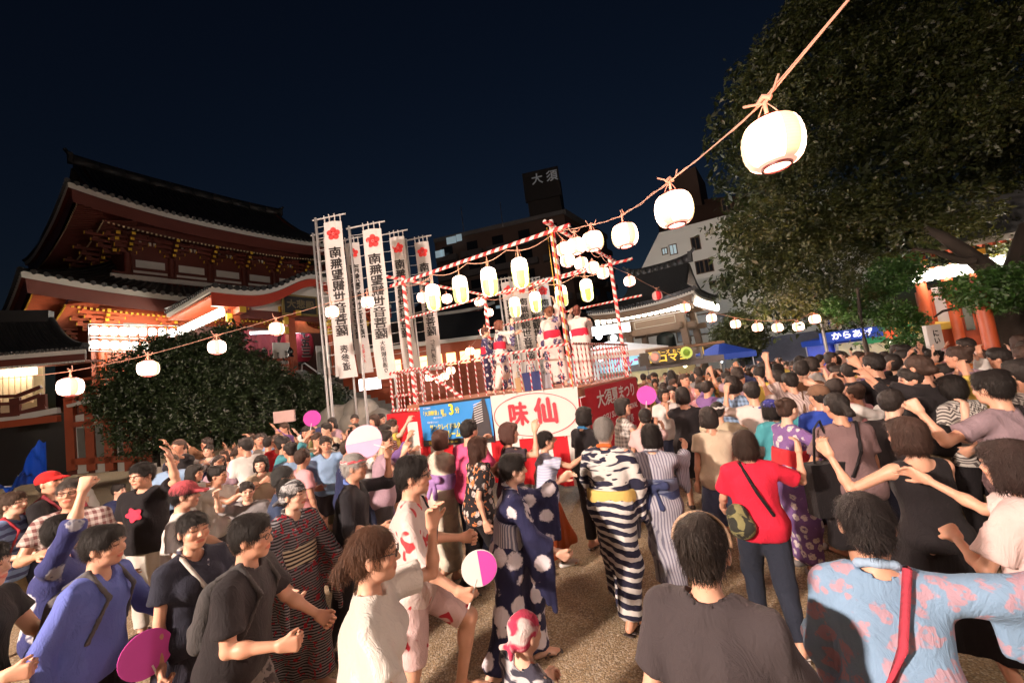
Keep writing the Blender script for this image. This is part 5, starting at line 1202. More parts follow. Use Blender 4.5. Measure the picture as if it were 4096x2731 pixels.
for j in range(9):
    v = j / 8; rows.append([p + np.array([-.75 + 1.5 * u + .55 * v * (1 - u), .5 * math.sin(u * 3.1) * (1 - v), -.45 + (1.15 * (math.sin(min(1, u * 1.25) * 1.5) ** 1.5)) * v + (.12 * math.sin(u * 19 + v * 5) + .07 * math.sin(u * 31 - v * 11)) * math.sin(v * 3.1 * .9)]) for u in np.linspace(0, 1, 22)])
tp.grid(rows); tag(tp.build('tarpaulin', plain('blue tarpaulin', (.01, .07, .50), .35, .15, 3, bump=.5, bsc=12)), 'crumpled blue tarpaulin heaped at the foot of the annex', 'tarpaulin')
# ------------------------------------------------------------------ city blocks behind
def tower_block(name, label, cat, corners, z0, z1, mat, roof=None):
    """corners: ground outline (x, y) in order; walls from z0 to z1"""
    c = np.mean([np.array([x, y, 0]) for x, y in corners], 0); t = thing(name, label, cat, tuple(c)); m = MB()
    m.add([(x, y, z0) for x, y in corners] + [(x, y, z1) for x, y in corners], [(i, (i + 1) % len(corners), len(corners) + (i + 1) % len(corners), len(corners) + i) for i in range(len(corners))] + [tuple(range(len(corners), 2 * len(corners)))])
    o = sub(m, 'wall', mat, t); return t
class Face:
    """vertical facade through a and b (ground points)"""
    def __init__(s, a, b): s.a = np.array([a[0], a[1], 0.]); s.u = nrm(np.array([b[0] - a[0], b[1] - a[1], 0.])); s.n = np.array([s.u[1], -s.u[0], 0.]); s.L = np.linalg.norm(np.array(b[:2]) - np.array(a[:2])); s.R = np.stack([s.u, -s.n, ZU], 1)
    def p(s, x, y, off=0.): k = ray(x, y); P = s.a + s.n * off; return EYE + k * (((P - EYE) @ s.n) / (k @ s.n))
    def box(s, x, y, w, h, th, off, mat, name, par): m = MB(); m.box(s.p(x, y, off), (w, th, h), s.R); return sub(m, name, mat, par)
# brown apartment block
BR = plain('brown tile cladding', (.11, .065, .05), .8, .3, .4); pc = PY(2256, 856, 58.); zc = pc[2]; pl = PZ(1738, 972, zc); pr_ = PZ(2424, 955, zc)
bk = [pl[:2], pc[:2], pr_[:2], pr_[:2] + (pl - pc)[:2]]
ap = tower_block('apartment_block', 'dark brown apartment block with faint balcony lines and a roof tower behind the stage', 'building', bk, 0, zc, BR)
f1 = Face(pl, pc); f2 = Face(pc, pr_)
m = MB(); a = PZ(1700, 1010, zc * .92); m.box((pl + pc) / 2 + ZU * .3, (f1.L, .6, .6), f1.R); sub(m, 'parapet', plain('pale parapet', (.16, .15, .15), .8), ap); m = MB(); m.box((pc + pr_) / 2 + ZU * .3, (f2.L, .7, .8), f2.R); sub(m, 'parapet', plain('pale parapet', (.16, .15, .15), .8), ap)
for i in range(7):
    z = zc - 3.2 - 3.1 * i
    for f, n in ((f1, 5), (f2, 3)):
        for j in range(n):
            L = f.L / n; c = f.a + f.u * (L * (j + .5)) + f.n * .5 + ZU * z; m = MB(); m.box(c, (L * .82, 1.0, .9), f.R); b = sub(m, 'balcony', plain('balcony front', (.10, .085, .085), .8, .3), ap)
            m = MB(); m.box(c + ZU * 1.35 - f.n * .45, (L * .42, .12, 1.5), f.R); sub(m, 'window', plain('dark glass', (.015, .017, .022), .15, .2), ap)
LITW = glow('cold lit window', (.55, .72, .80), .28)
for x, y, w_ in ((1805, 961, 1.6), (1836, 951, .9), (1756, 1016, 1.2), (1770, 1012, .6), (1995, 1236, .8), (2002, 1260, .8)): f1.box(x, y, w_, 1.1, .1, 1.1, LITW, 'lit_window', ap)
tw = [PY(2118, 860, 60)[:2], PY(2250, 860, 59)[:2], PY(2262, 860, 64)[:2], PY(2130, 860, 65)[:2]]; zt_ = PY(2180, 690, 60)[2]
rt = tower_block('roof_tower', 'dark lift tower with two white characters on top of the apartment block', 'tower', tw, zc, zt_, plain('tower cladding', (.035, .028, .026), .8, .2)); f3 = Face(tw[0], tw[1]); m = MB(); c = (np.array([*tw[0], zt_ - 2.2]) + np.array([*tw[1], zt_ - 2.2])) / 2; m.box(c, (f3.L + .6, .6, 4.6), f3.R); sub(m, 'sign_panel', plain('tower cladding2', (.030, .026, .026), .8, .2), rt)
lettering('osu', glow('dim sign', (.7, .75, .8), .03), f3.p(2178, 712, .5), f3.u, ZU, 1.8, rt)
m = MB(); q = PZ(2016, 780, zc + 4)
for x, y in ((2006, 860), (1852, 900)): b = PY(x, y, 60); m.tube([(b[0], b[1], zc), (b[0], b[1], zc + 4)], .06, 5)
o = sub(m, 'antenna', STEEL, ap); o['kind'] = 'stuff'
# white building with scattered small windows
WH = plain('white rendered wall', (.74, .73, .70), .85, .08, .3); D0 = 34.
wa = PY(2636, 931, D0); wz = wa[2]; wb_ = PZ(2931, 854, wz); wc = wa + (wb_ - wa) * 2.4; fw = Face(wa, wc)
wt = thing('white_building', 'tall pale building with a slanting side and a few small windows behind the bell tower', 'building', (wa[0] + 3, wa[1], 0))
lowl = fw.p(2470, 1250); base = [fw.p(2440, 1330), fw.p(2440, 1330)]
pts = [fw.p(2430, 1350), wa, np.array([wc[0], wc[1], wz]), np.array([wc[0], wc[1], 0])]; pts[0][2] = max(pts[0][2], 0); p0 = pts[0].copy(); p0[2] = 0
m = MB(); back = fw.n * -9; F_p = [p0, pts[0], pts[1], pts[2], pts[3]]; m.add(F_p + [q_ + back for q_ in F_p], [(0, 1, 2, 3, 4)] + [(i, (i + 1) % 5, 5 + (i + 1) % 5, 5 + i) for i in range(5)]); sub(m, 'wall', WH, wt)
ledge = fw.p(2960, 1194, .0); m = MB(); l0, l1 = fw.p(2700, 1240, 1.2), fw.p(2700, 1240, 1.2) ; z_l = fw.p(2900, 1196, 1.2)[2]; a0_ = fw.p(2690, 1300, .6); a1_ = fw.a + fw.u * fw.L * .95 + fw.n * .6
m.box(((a0_ + a1_) / 2) * [1, 1, 0] + ZU * z_l / 2, (np.linalg.norm((a1_ - a0_)[:2]), 1.2, z_l), fw.R); sub(m, 'lower_block', plain('lower white wall', (.78, .79, .78), .85, .08, .3), wt)
GL = plain('dark glass', (.015, .017, .022), .15, .2)
for x, y, w_, h_, lit in ((2659, 1005, .38, .5, 1), (2693, 998, .55, .85, 1), (2783, 974, .65, 1.1, 0), (2800, 1069, .6, 1.1, 0), (2835, 1061, .6, 1.1, 0), (2932, 934, .65, 1.1, 0), (2852, 1139, .4, .6, 0), (2902, 1134, .6, 1.1, 0), (2905, 820, .6, 1., 0)):
    ds = np.linalg.norm(fw.p(x, y) - EYE) / 34 * .80; w_ *= ds; h_ *= ds
    fw.box(x, y, w_ + .16, h_ + .16, .10, .04, TIMB, 'window_frame', wt); fw.box(x, y, w_, h_, .10, .09, LITW if lit else GL, 'window', wt)
    fw.box(x, y, .05, h_, .04, .16, TIMB, 'mullion', wt)
for x, y, w_, h_ in ((2802, 1298, 1.9, 1.5), (2888, 1290, 1.3, 1.2), (2730, 1315, .9, 2.0)): fw.box(x, y, w_ + .2, h_ + .2, .1, 1.23, TIMB, 'window_frame', wt); fw.box(x, y, w_, h_, .1, 1.27, plain('blue grey glass', (.05, .065, .09), .2, .2), 'window', wt)
ph = tower_block('rooftop_tower', 'dark rooftop tower above the white building', 'tower', [PY(2722, 900, 46)[:2], PY(2822, 900, 44)[:2], PY(2850, 900, 49)[:2], PY(2735, 900, 50)[:2]], 8, PY(2770, 682, 45)[2], BR)
for (x0, x1, y, d) in ((2660, 2890, 838, 44), (2800, 3060, 800, 46)): q0, q1 = PY(x0, y, d), PY(x1, y, d); tower_block('rooftop_block', 'dark stepped rooftop behind the white building, %s' % ('lower step' if y > 810 else 'upper step'), 'building', [q0[:2], q1[:2], q1[:2] + [1, 5], q0[:2] + [1, 5]], 6, q0[2], BR)
# bell tower
BT = thing('bell_tower', 'open timber bell tower with a heavy tiled roof right of the stage', 'bell tower', (5.6, 18, 0))
bo = PY(2776, 1158, 18.); bl_ = PZ(2349, 1256, bo[2] - .05); BU = nrm([bo[0] - bl_[0], bo[1] - bl_[1], 0]); BV = nrm([-BU[1], BU[0], 0]); BL = np.linalg.norm((bo - bl_)[:2]); BR_ = np.stack([BU, nrm(np.cross(ZU, BU)), ZU], 1)
def Bp(t, d, z): return np.array([bl_[0], bl_[1], 0]) + BU * t + BV * d + ZU * z
BW = BL * .82; bface = Face(bl_[:2], bo[:2])
def on_B(x, y, d=0.): return bface.p(x, y, -d)
ridge = on_B(2620, 1054, BW / 2)[2] - .45
_h = hall; hall_ = BT
ptb, evb = hip_roof(BT, Bp, 0, BL, 0, BW, bo[2], ridge, 1.9, BL - .6, sag=.20, nrib=44, thick=.20, prof=.35, rs_=.5, fmat=TIMB)
m = MB(); m2 = MB()
for i in range(52): t = .35 + (BL - .7) * i / 51; z = evb('f', t / BL)[2] - .36; m.bar(Bp(t, .25, z), Bp(t, 1.3, z + .15), .06, .07); m2.box(Bp(t, .23, z), (.065, .02, .075), BR_)
for i in range(40): d = .35 + (BW - .7) * i / 39; z = evb('r', d / BW)[2] - .36; m.bar(Bp(BL - .25, d, z), Bp(BL - 1.3, d, z + .15), .06, .07)
o = sub(m, 'rafters', TIMB, BT); o['kind'] = 'stuff'; o = sub(m2, 'rafter_ends', WHITE, BT); o['kind'] = 'stuff'
m = MB(); m.box(Bp(BL / 2, BW / 2, bo[2] - .42), (BL - 2, BW - 2, .05), BR_); sub(m, 'ceiling', TIMB, BT)
c0, c1, e0_, e1_ = 1.75, BL - 1.05, 1.2, BW - 1.2; zb = bo[2] - .5
for t, s_ in ((c0, 1), (c1, -1)):
    for d, s2 in ((e0_, 1), (e1_, -1)):
        m = MB(); m.bar(Bp(t - s_ * .25, d - s2 * .25, 0), Bp(t, d, zb), .30, .30, up=tuple(BU)); sub(m, 'post', TIMB, BT)
for z, th in ((zb - .05, .3), (zb - .95, .28), (zb - 2.25, .26)):
    for d in (e0_, e1_): m = MB(); m.bar(Bp(c0 - .6, d, z), Bp(c1 + .6, d, z), .16, th); sub(m, 'tie_beam', TIMB, BT)
    for t in (c0, c1): m = MB(); m.bar(Bp(t, e0_ - .6, z + .02), Bp(t, e1_ + .6, z + .02), .16, th); sub(m, 'tie_beam', TIMB, BT)
m = MB(); m.box(Bp((c0 + c1) / 2, e0_ + .02, zb - .52), (c1 - c0 - .3, .06, .62), BR_); sub(m, 'carved_panel', TIMB, BT)
m = MB(); q_ = [Bp(c0 + .3, e0_ - .03, zb - .72), Bp(c1 - .3, e0_ - .03, zb - .72), Bp(c1 - .3, e0_ - .03, zb - .36), Bp(c0 + .3, e0_ - .03, zb - .36)]
for i in range(4): m.bar(q_[i], q_[(i + 1) % 4], .025, .025, up=tuple(BU) if i % 2 else (0, 0, 1))
sub(m, 'panel_trim', plain('pale trim', (.45, .42, .36), .6), BT)
bp_ = Bp((c0 + c1) / 2 + .1, BW / 2, zb - 2.35); be = thing('temple_bell', 'dark bronze temple bell hanging in the bell tower', 'bell', tuple(bp_)); m = MB(); m.lathe([(.52, 0), (.55, .06), (.48, .14), (.47, .95), (.42, 1.15), (.2, 1.28), (.02, 1.3)], 20, bp_); sub(m, 'shell', plain('bronze', (.025, .03, .026), .5, .3, metal=.5), be); m = MB(); m.tube([bp_ + ZU * 1.25, bp_ + ZU * 1.9], .05, 6); sub(m, 'hook', TIMB, be); m = MB(); m.tube([bp_ + BU * .75 + ZU * .2, bp_ + BU * 2.2 + ZU * .28], .09, 8); sub(m, 'striking_log', TIMB, be)
n = 15
for i in range(n):
    u = i / (n - 1); p = on_B(2390 + (2716 - 2390) * u, 1290 - (1290 - 1226) * u, .45 - .0)
    lantern('plum', p, 18., ['white lantern under the bell tower eave, %s from the left' % w_ for w_ in ('first', 'second', 'third', 'fourth', 'fifth', 'sixth', 'seventh', 'eighth', 'ninth', 'tenth', 'eleventh', 'twelfth', 'thirteenth', 'fourteenth', 'fifteenth')][i], 'white lanterns under the front eave of the bell tower', .82, 0, True, .06, 'white_lantern')
for i in range(9):
    p = Bp(BL - .15, .8 + i * .52, zb + .02); lantern('plum', p, 30., 'white lantern on the right flank of the bell tower, %s from the front' % ('first', 'second', 'third', 'fourth', 'fifth', 'sixth', 'seventh', 'eighth', 'ninth')[i], 'white lanterns on the right flank of the bell tower', .95, 0, True, .06, 'white_lantern')
m = MB(); m.tube([on_B(2385, 1270, .45), on_B(2740, 1202, .45)], .02, 5); m.tube([on_B(2385, 1312, .45), on_B(2740, 1244, .45)], .02, 5); m.tube([Bp(BL - .15, .5, zb + .28), Bp(BL - .15, 5.2, zb + .28)], .02, 5); m.tube([Bp(BL - .15, .5, zb - .22), Bp(BL - .15, 5.2, zb - .22)], .02, 5); sub(m, 'lantern_rail', STEEL, BT)
# ------------------------------------------------------------------ stalls
def tent(name, label, c, w, dp, h, matroof, ridge=.55, rz=0., lit=None, wall=None, cat='stall'):
    t = thing(name, label, cat, (c[0], c[1], 0), rz); m = MB(); a, b = w / 2, dp / 2
    for i in (-1, 1):
        for j in (-1, 1): q = MB(); q.tube([(i * a, j * b, 0), (i * a, j * b, h)], .022, 6); q.build('leg', STEEL, t)
    m.add([(-a - .1, -b - .1, h), (a + .1, -b - .1, h), (a + .1, b + .1, h), (-a - .1, b + .1, h), (0, 0, h + ridge)], [(0, 1, 4), (1, 2, 4), (2, 3, 4), (3, 0, 4)]); m.build('canopy', matroof, t)
    m = MB(); z = -.22
    for p_, q_ in (((-a - .1, -b - .1), (a + .1, -b - .1)), ((a + .1, -b - .1), (a + .1, b + .1)), ((-a - .1, -b - .1), (-a - .1, b + .1))): m.quad((*p_, h), (*q_, h), (*q_, h + z), (*p_, h + z))
    m.build('valance', matroof, t)
    if wall: m = MB(); m.box((0, b - .05, h * .5), (w, .03, h), None); m.build('back_sheet', wall, t)
    m = MB(); m.box((0, -b + .15, .42), (w - .1, .6, .84)); m.build('counter', matroof if lit is None else lit, t)
    return t
def bulb(p, label, st=120, r=.06, c=(1., .93, .8), name='stall_lamp'):
    t = thing(name, label, 'lamp', tuple(p)); m = MB(); m.lathe([(.001, -r)] + [(r * math.cos(a), r * math.sin(a)) for a in np.linspace(-1.2, 1.2, 5)] + [(.001, r)], 10); m.build('bulb', glow('bulb%d%.1f' % (st, c[2]), c, st), t); m = MB(); m.tube([(0, 0, r), (0, 0, r + .25)], .008, 4); m.build('flex', BLACK, t); return t
def lightbox(p, w, h, label, mat, key=None, kmat=None, size=.3, par=None, U=(1, 0, 0), sq=1., name='stall_sign', off=.06):
    U = nrm(U); N = np.array([U[1], -U[0], 0]); t = thing(name, label, 'sign', tuple(p)); R = np.stack([U, -N, ZU], 1); m = MB(); m.box(p, (w, .08, h), R); sub(m, 'panel', mat, t)
    if key: lettering(key, kmat, np.asarray(p) + N * off, U, ZU, size, t, sq=sq)
    return t
# brilliant white tent behind the stage, the ice stall, the takoyaki stall
p = PY(2440, 1400, 15.5); tent('market_stall', 'brilliantly lit white stall seen through the stage railing', p, 3.2, 2.4, 2.55, WHITE, .5, 0.1, wall=WHITE)
for i, (x, y) in enumerate(((2395, 1345), (2455, 1352), (2400, 1432))): bulb(PY(x, y, 15.), ('left', 'right', 'low front')[i] + ' white bulb in the brilliant stall behind the stage', 650, .13, (.88, .94, 1.))
lightbox(PY(2400, 1322, 14.6), 2.2, .32, 'long glowing white light box over the brilliant stall', glow('tube box', (.9, .95, 1.), 9.), name='light_box')
p = PY(2552, 1442, 14.8); lightbox(p, 2.3, .62, 'pale blue shaved ice stall sign with pink characters', glow('pale blue sign', (.30, .62, .75), 1.0), 'ice', plain('sign pink', (.70, .15, .45), .5, .05, bump=0), .50, U=(1, .1, 0), sq=.85); tent('market_stall', 'shaved ice stall below its pale blue sign', PY(2550, 1450, 16.), 2.6, 1.6, 2.05, plain('pale blue canvas', (.25, .45, .55), .7), .3, .1)
p = PY(2668, 1432, 13.4); YG = glow('sign amber', (1., .62, .10), .8)
lightbox(p, 2.0, .34, 'black stall sign with glowing yellow characters below the bell tower', plain('black sign', (.03, .028, .025), .5), 'tako', YG, .30, U=(1, .12, 0), sq=1.25)
sg = lightbox(PY(2672, 1408, 13.38), 2.0, .13, 'narrow black header above the yellow stall sign', plain('black sign', (.03, .028, .025), .5), 'tako2', YG, .14, U=(1, .12, 0), sq=1.1, name='sign_header')
for x, y, c, lb in ((2618, 1428, (1., .30, .22), 'round red octopus picture on the left of the stall sign'), (2745, 1410, (.40, .50, .12), 'round green food picture on the right of the stall sign')):
    q = PY(x, y, 13.28); t = thing('sign_disc', lb, 'sign', tuple(q)); m = MB(); m.lathe([(.001, 0), (.20, 0), (.20, .03), (.001, .03)], 20, (0, 0, 0)); o = m.build('disc', WHITE if c[0] > .9 else glow('disc%.1f' % c[0], c, .9), t); o.rotation_euler = (math.radians(90), 0, 0)
    m = MB(); m.lathe([(.001, 0), (.12, 0), (.08, .05), (.001, .07)], 12); o = m.build('picture', glow('disc%.1f' % c[0], c, .9) if c[0] > .9 else plain('leaf green', (.2, .4, .04)), t); o.rotation_euler = (math.radians(90), 0, 0); o.location = (0, -.03, 0)
st_ = tent('market_stall', 'octopus ball stall with a dark awning in front of the bell tower', PY(2680, 1400, 14.4), 2.6, 1.6, 2.0, plain('dark awning', (.05, .05, .055), .8), .12, .12, lit=YEL, wall=plain('cream sheet', (.70, .62, .42), .7)); m = MB(); m.tube([(-1.4, -1.0, 2.42), (1.4, -1.0, 2.42)], .05, 8); m.build('awning_roll', TIMB, st_)
for i, x in enumerate((2620, 2680, 2740)): bulb(PY(x, 1462, 13.9), ('left', 'middle', 'right')[i] + ' warm bulb in the octopus ball stall', 300, .07, (1., .85, .55))
lightbox(PY(2806, 1405, 13.9), .9, .5, 'slanting black side sign with yellow characters', plain('black sign', (.03, .028, .025), .5), 'yaki', YG, .28, U=(.45, .9, 0), name='side_sign')
tent('blue_tent', 'blue pop up tent behind the crowd under the small round tree', PY(2885, 1420, 16.5), 1.5, 1.6, 2.0, plain('blue canvas', (.015, .06, .42), .6, .2), .5, .2, cat='tent'); bulb(PY(2885, 1446, 16.2), 'cold bulb under the blue tent', 260, .06, (.8, .92, 1.))
# blue lit stall under the big tree, with the toilet sign pole
p = PY(3400, 1325, 14.); lightbox(p + np.array([.0, 0, -.12]), 2.0, .36, 'blue stall sign with glaring white characters under the big tree', glow('stall blue', (.03, .08, .45), .5), 'karaage', glow('white characters', (1., .90, .95), 1.4), .28, U=(1, -.1, 0), sq=1.2)
bt = tent('market_stall', 'blue sheeted stall under the big tree beside the toilet sign', PY(3420, 1380, 15.2), 2.4, 1.8, 2.1, plain('blue canvas', (.015, .06, .42), .6, .2), .25, -.1, wall=plain('blue sheet', (.02, .05, .45), .5)); lb_ = MB()
for i, x in enumerate((3340, 3430)): bulb(PY(x, 1352, 14.4), ('left', 'right')[i] + ' cold bulb in the blue stall under the big tree', 260, .07, (.7, .8, 1.))
sp = PY(3284, 1285, 12.8); pole = thing('sign_pole', 'white pole with a toilet sign of a blue man and a red woman', 'sign', (sp[0], sp[1], 0)); m = MB(); m.tube([(0, 0, 0), (0, 0, sp[2] + .05)], .045, 8); m.build('pole', STEEL, pole)
m = MB(); m.box((.32, -.03, sp[2] - .12), (.52, .03, .36)); m.build('panel', WHITE, pole)
for dx, c in ((.20, (.03, .08, .45)), (.44, (.55, .04, .05))):
    m = MB(); z = sp[2] - .12; mm = plain('pictogram%.2f' % c[0], c, .5, .05, bump=0); m.box((dx, -.05, z), (.07, .004, .12)); m.add([(dx - .05, -.052, z - .05), (dx + .05, -.052, z - .05), (dx, -.052, z + .06)], [(0, 1, 2)]) if c[0] > .1 else None; m.box((dx - .02, -.05, z - .1), (.022, .004, .10)); m.box((dx + .02, -.05, z - .1), (.022, .004, .10)); m.lathe([(.001, 0), (.026, 0), (.001, .004)], 10, (dx, -.052, z + .1), np.array([[1, 0, 0], [0, 0, -1], [0, 1, 0]])); m.build('pictogram', mm, pole)
p = PY(3560, 1335, 14.); lightbox(p, 1.6, .5, 'green stall sign with red characters half hidden by leaves', glow('stall green', (.03, .20, .08), .7), 'soba', glow('sign red', (1., .12, .05), .9), .42, U=(1, -.1, 0)); tent('market_stall', 'yellow canopied stall beneath the leaves', PY(3600, 1385, 14.8), 3.2, 1.8, 2.15, plain('yellow canvas', (.75, .52, .10), .6), .3, -.15, wall=plain('cream sheet', (.70, .62, .42), .7))
for i, x in enumerate((3560, 3650)): bulb(PY(x, 1372, 14.2), ('left', 'right')[i] + ' warm bulb in the yellow stall', 300, .07, (1., .9, .65))
bd = PY(3735, 1350, 9.5); b_ = lightbox(bd, .42, .6, 'white hand lettered board held up above the crowd', WHITE, 'kani', BLACK, .18, U=(1, .15, 0), name='placard')
bb = PY(3150, 1370, 22.); w_ = tower_block('dark_wall', 'long dark wall behind the right of the crowd, under the lantern string', 'wall', [PY(2960, 1400, 24)[:2], PY(3330, 1400, 20)[:2], PY(3330, 1400, 22)[:2], PY(2960, 1400, 26)[:2]], 0, PY(3100, 1345, 22)[2], plain('bluish wall', (.10, .11, .17), .8, .2))
# ------------------------------------------------------------------ vermilion gate hall at the right
RO = PY(3690, 1330, 14.2); RU = nrm([.80, -.60, 0]); rf = Face(RO[:2], (RO + RU * 5)[:2]); RRm = rf.R
gh = thing('gate_hall', 'brightly lit vermilion hall with white panels behind the tree at the right', 'building', (RO[0] + 3, RO[1], 0))
def gbox(x, y, w, h, th, off, mat, name): return rf.box(x, y, w, h, th, off, mat, name, gh)
zt_r = rf.p(3720, 1160, 0)[2]; BV_ = plain('bright vermilion wall', (.42, .075, .024), .45, .12, 2)
gl0, gl1 = rf.p(3700, 1330), rf.p(4160, 1330); m = MB(); m.box(((gl0 + gl1) / 2) * [1, 1, 0] + ZU * zt_r / 2 - rf.n * .15, (np.linalg.norm((gl1 - gl0)[:2]), .3, zt_r), RRm); sub(m, 'wall', BV_, gh)
for x, y, w, h in ((3780, 1240, .42, 1.0), (3757, 1160, .38, .25), (3984, 1250, .55, .62), (4000, 1340, .4, .5)): gbox(x, y, w, h, .05, .04, plain('white lit panel', (.62, .62, .66), .7, .05), 'white_panel')
gbox(3897, 1270, .46, .80, .05, .05, plain('glass case', (.16, .17, .15), .2), 'window'); gbox(3897, 1270, .05, .8, .05, .09, BV_, 'mullion')
for x, h in ((3725, 0), (3835, 0), (3950, 0), (4075, 0)):
    b = rf.p(x, 1330, .25); m = MB(); m.tube([(b[0], b[1], 0), (b[0], b[1], zt_r + .3)], .14, 12); sub(m, 'pillar', BV_, gh)
b = PY(3962, 1360, 8.6); t = thing('gate_pillar', 'stout vermilion pillar standing in the crowd at the right', 'pillar', (b[0], b[1], 0)); m = MB(); m.lathe([(.16, 0), (.16, .25), (.125, .3), (.12, 2.9), (.14, 3.0)], 16); m.build('shaft', BV_, t); m = MB(); m.lathe([(.135, .9), (.135, 1.0)], 16); m.build('band', BLACK, t)
ga, gb = rf.p(3600, 1052, .9), rf.p(3770, 948, .9); gz = (ga[2] + gb[2]) / 2
m = MB(); e_a = rf.a - rf.u * .8 + rf.n * 1.6; e_b = rf.a + rf.u * 6.5 + rf.n * 1.6; ez = rf.p(3660, 1010, 1.6)[2]
m.smooth = True; m.grid([[e_a + (e_b - e_a) * u - rf.n * 3.4 * j + ZU * (ez + 1.9 * j + .25 * (abs(2 * u - 1) ** 3)) for u in np.linspace(0, 1, 12)] for j in np.linspace(0, 1, 5)]); sub(m, 'roof', plain('grey roof', (.20, .21, .22), .6), gh)
m = MB(); m.grid([[e_a + (e_b - e_a) * u + ZU * (ez + h + .25 * (abs(2 * u - 1) ** 3)) for u in np.linspace(0, 1, 12)] for h in (-.18, 0)]); sub(m, 'eave_edge', PLAST, gh)
m = MB()
for i in range(34): q = e_a + (e_b - e_a) * (i + .5) / 34 + ZU * (ez - .22); m.bar(q, q - rf.n * 1.5 + ZU * .5, .07, .08)
o = sub(m, 'rafters', VERM, gh); o['kind'] = 'stuff'
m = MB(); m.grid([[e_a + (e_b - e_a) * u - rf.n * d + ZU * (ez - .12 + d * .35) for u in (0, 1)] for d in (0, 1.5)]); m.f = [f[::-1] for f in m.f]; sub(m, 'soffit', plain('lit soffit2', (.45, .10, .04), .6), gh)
for i in range(5):
    q = rf.a + rf.u * (.2 + 1.25 * i) + rf.n * .7 + ZU * (ez - .35); m = MB(); m.box(q, (.16, 1.2, .16), RRm); m.box(q - rf.n * .2 - ZU * .2, (.7, .14, .14), RRm); bk_ = sub(m, 'bracket', VERM, gh); m = MB(); m.box(q + rf.n * .62, (.18, .04, .18), RRm); o = m.build('bracket_end', YEL, bk_); o.data.transform(parent_inv(gh))
for i in range(12):
    p = rf.a + rf.u * (.05 + .27 * i) + rf.n * .75 + ZU * (rf.p(3770, 1090, .75)[2]); lantern('plum', p, 40., 'white lantern under the eave of the vermilion hall, %s from the left' % ('first', 'second', 'third', 'fourth', 'fifth', 'sixth', 'seventh', 'eighth', 'ninth', 'tenth', 'eleventh', 'twelfth')[i], 'white lanterns under the eave of the vermilion hall', 1., 0, True, .05, 'white_lantern')
# ------------------------------------------------------------------ trees
def leafmat(name, a, b, c):
    k = ('leaf', name)
    if k in MATS: return MATS[k]
    t = NT(name); v = t.coord('Object'); n = t.noise(v, 1.1, 3); n2 = t.noise(v, 9, 2); t.col(t.mix(t.ramp(n2.outputs[0], [(.35, 0), (.65, 1)]), t.mix(n.outputs[0], a, b), c)); t.rough(.45)
    tr = t.node('ShaderNodeBsdfTranslucent'); mx = t.node('ShaderNodeMixShader'); mx.inputs[0].default_value = .3; tr.inputs[0].default_value = (*[q * 1.6 for q in b], 1); t.l(t.b.outputs[0], mx.inputs[1]); t.l(tr.outputs[0], mx.inputs[2]); t.l(mx.outputs[0], t.out.inputs[0])
    MATS[k] = t.m; return t.m
def leaves(clumps, n, size, seed, flat=.75):
    """clumps: (centre, radius); leaf faces on and in the clumps, bunched into sprays"""
    rs = np.random.RandomState(seed); C = np.array([c for c, r in clumps]); R = np.array([r for c, r in clumps]); w = R ** 2; w /= w.sum(); ns = n // 9
    i = rs.choice(len(R), ns, p=w); d = rs.normal(size=(ns, 3)); d /= np.linalg.norm(d, axis=1)[:, None]; rr = R[i] * (.62 + .42 * rs.rand(ns)); rr *= 1 + .22 * np.sin(d[:, 0] * 7 + i) * np.sin(d[:, 2] * 8 + i * 2)
    sc = C[i] + d * rr[:, None] * np.array([1, 1, flat]); P = np.repeat(sc, 9, 0) + rs.normal(size=(ns * 9, 3)) * size * 1.25; N = len(P); dd = np.repeat(d, 9, 0)
    nn = dd * .6 + rs.normal(size=(N, 3)) * .7 + np.array([0, 0, .35]); nn /= np.linalg.norm(nn, axis=1)[:, None]; a = np.cross(nn, rs.normal(size=(N, 3))); a /= np.linalg.norm(a, axis=1)[:, None]; b = np.cross(nn, a); s = size * (.6 + .8 * rs.rand(N))[:, None]
    V = np.stack([P - a * s, P - b * s * .42 + nn * s * .12, P + a * s, P + b * s * .42 + nn * s * .12], 1).reshape(-1, 3); F = np.arange(N * 4).reshape(-1, 4); return V, F
def limb(pts, r0, r1, mb, n=8): mb.tube(pts, list(np.linspace(r0, r1, len(pts))), n)
BARK = plain('bark', (.022, .016, .012), .9, .4, 5, bump=.9, bsc=14)
big = thing('camphor_tree', 'huge dark camphor tree spreading over the right half of the yard', 'tree', tuple(PY(4040, 1400, 10.2) * [1, 1, 0]))
rs = np.random.RandomState(11); cl = []
zone = [(3060, 330, 150), (3130, 160, 130), (3260, 60, 140), (3020, 620, 120), (3080, 880, 150), (3060, 1080, 120), (3200, 1180, 120), (3330, 900, 190), (3300, 560, 190), (3380, 270, 190), (3560, 80, 190), (3620, 430, 220), (3560, 740, 200), (3480, 1080, 120), (3760, 180, 220), (3860, 520, 230), (3820, 830, 170), (4000, 300, 230), (4080, 700, 200), (4080, 980, 150), (4180, 450, 220), (3240, 1000, 130), (3400, 1200, 110), (3200, 360, 160), (3140, 730, 150), (3700, 920, 130), (3980, 60, 220), (3750, -80, 220), (3450, -90, 200), (4120, 60, 200), (3160, 1230, 80), (3300, 1270, 80), (3120, 1130, 100), (3440, 860, 150), (3020, 460, 110), (4060, 1150, 90), (3960, 1180, 60), (3490, 1270, 90), (3560, 1330, 70), (3640, 1400, 45)]
for x, y, r in zone:
    for k in range(2 if r > 100 else 1):
        d = rs.uniform(10.5, 14.5); xx, yy = x + rs.normal() * 22 * k, y + rs.normal() * 22 * k; cl.append((PY(xx, yy, d), r / FPX * d * .88))
        if r > 120: cl.append((PY(x + rs.uniform(-r, r) * .7, y + rs.uniform(-r, r) * .7, d + rs.uniform(-1, 2.5)), r / FPX * d * .5))
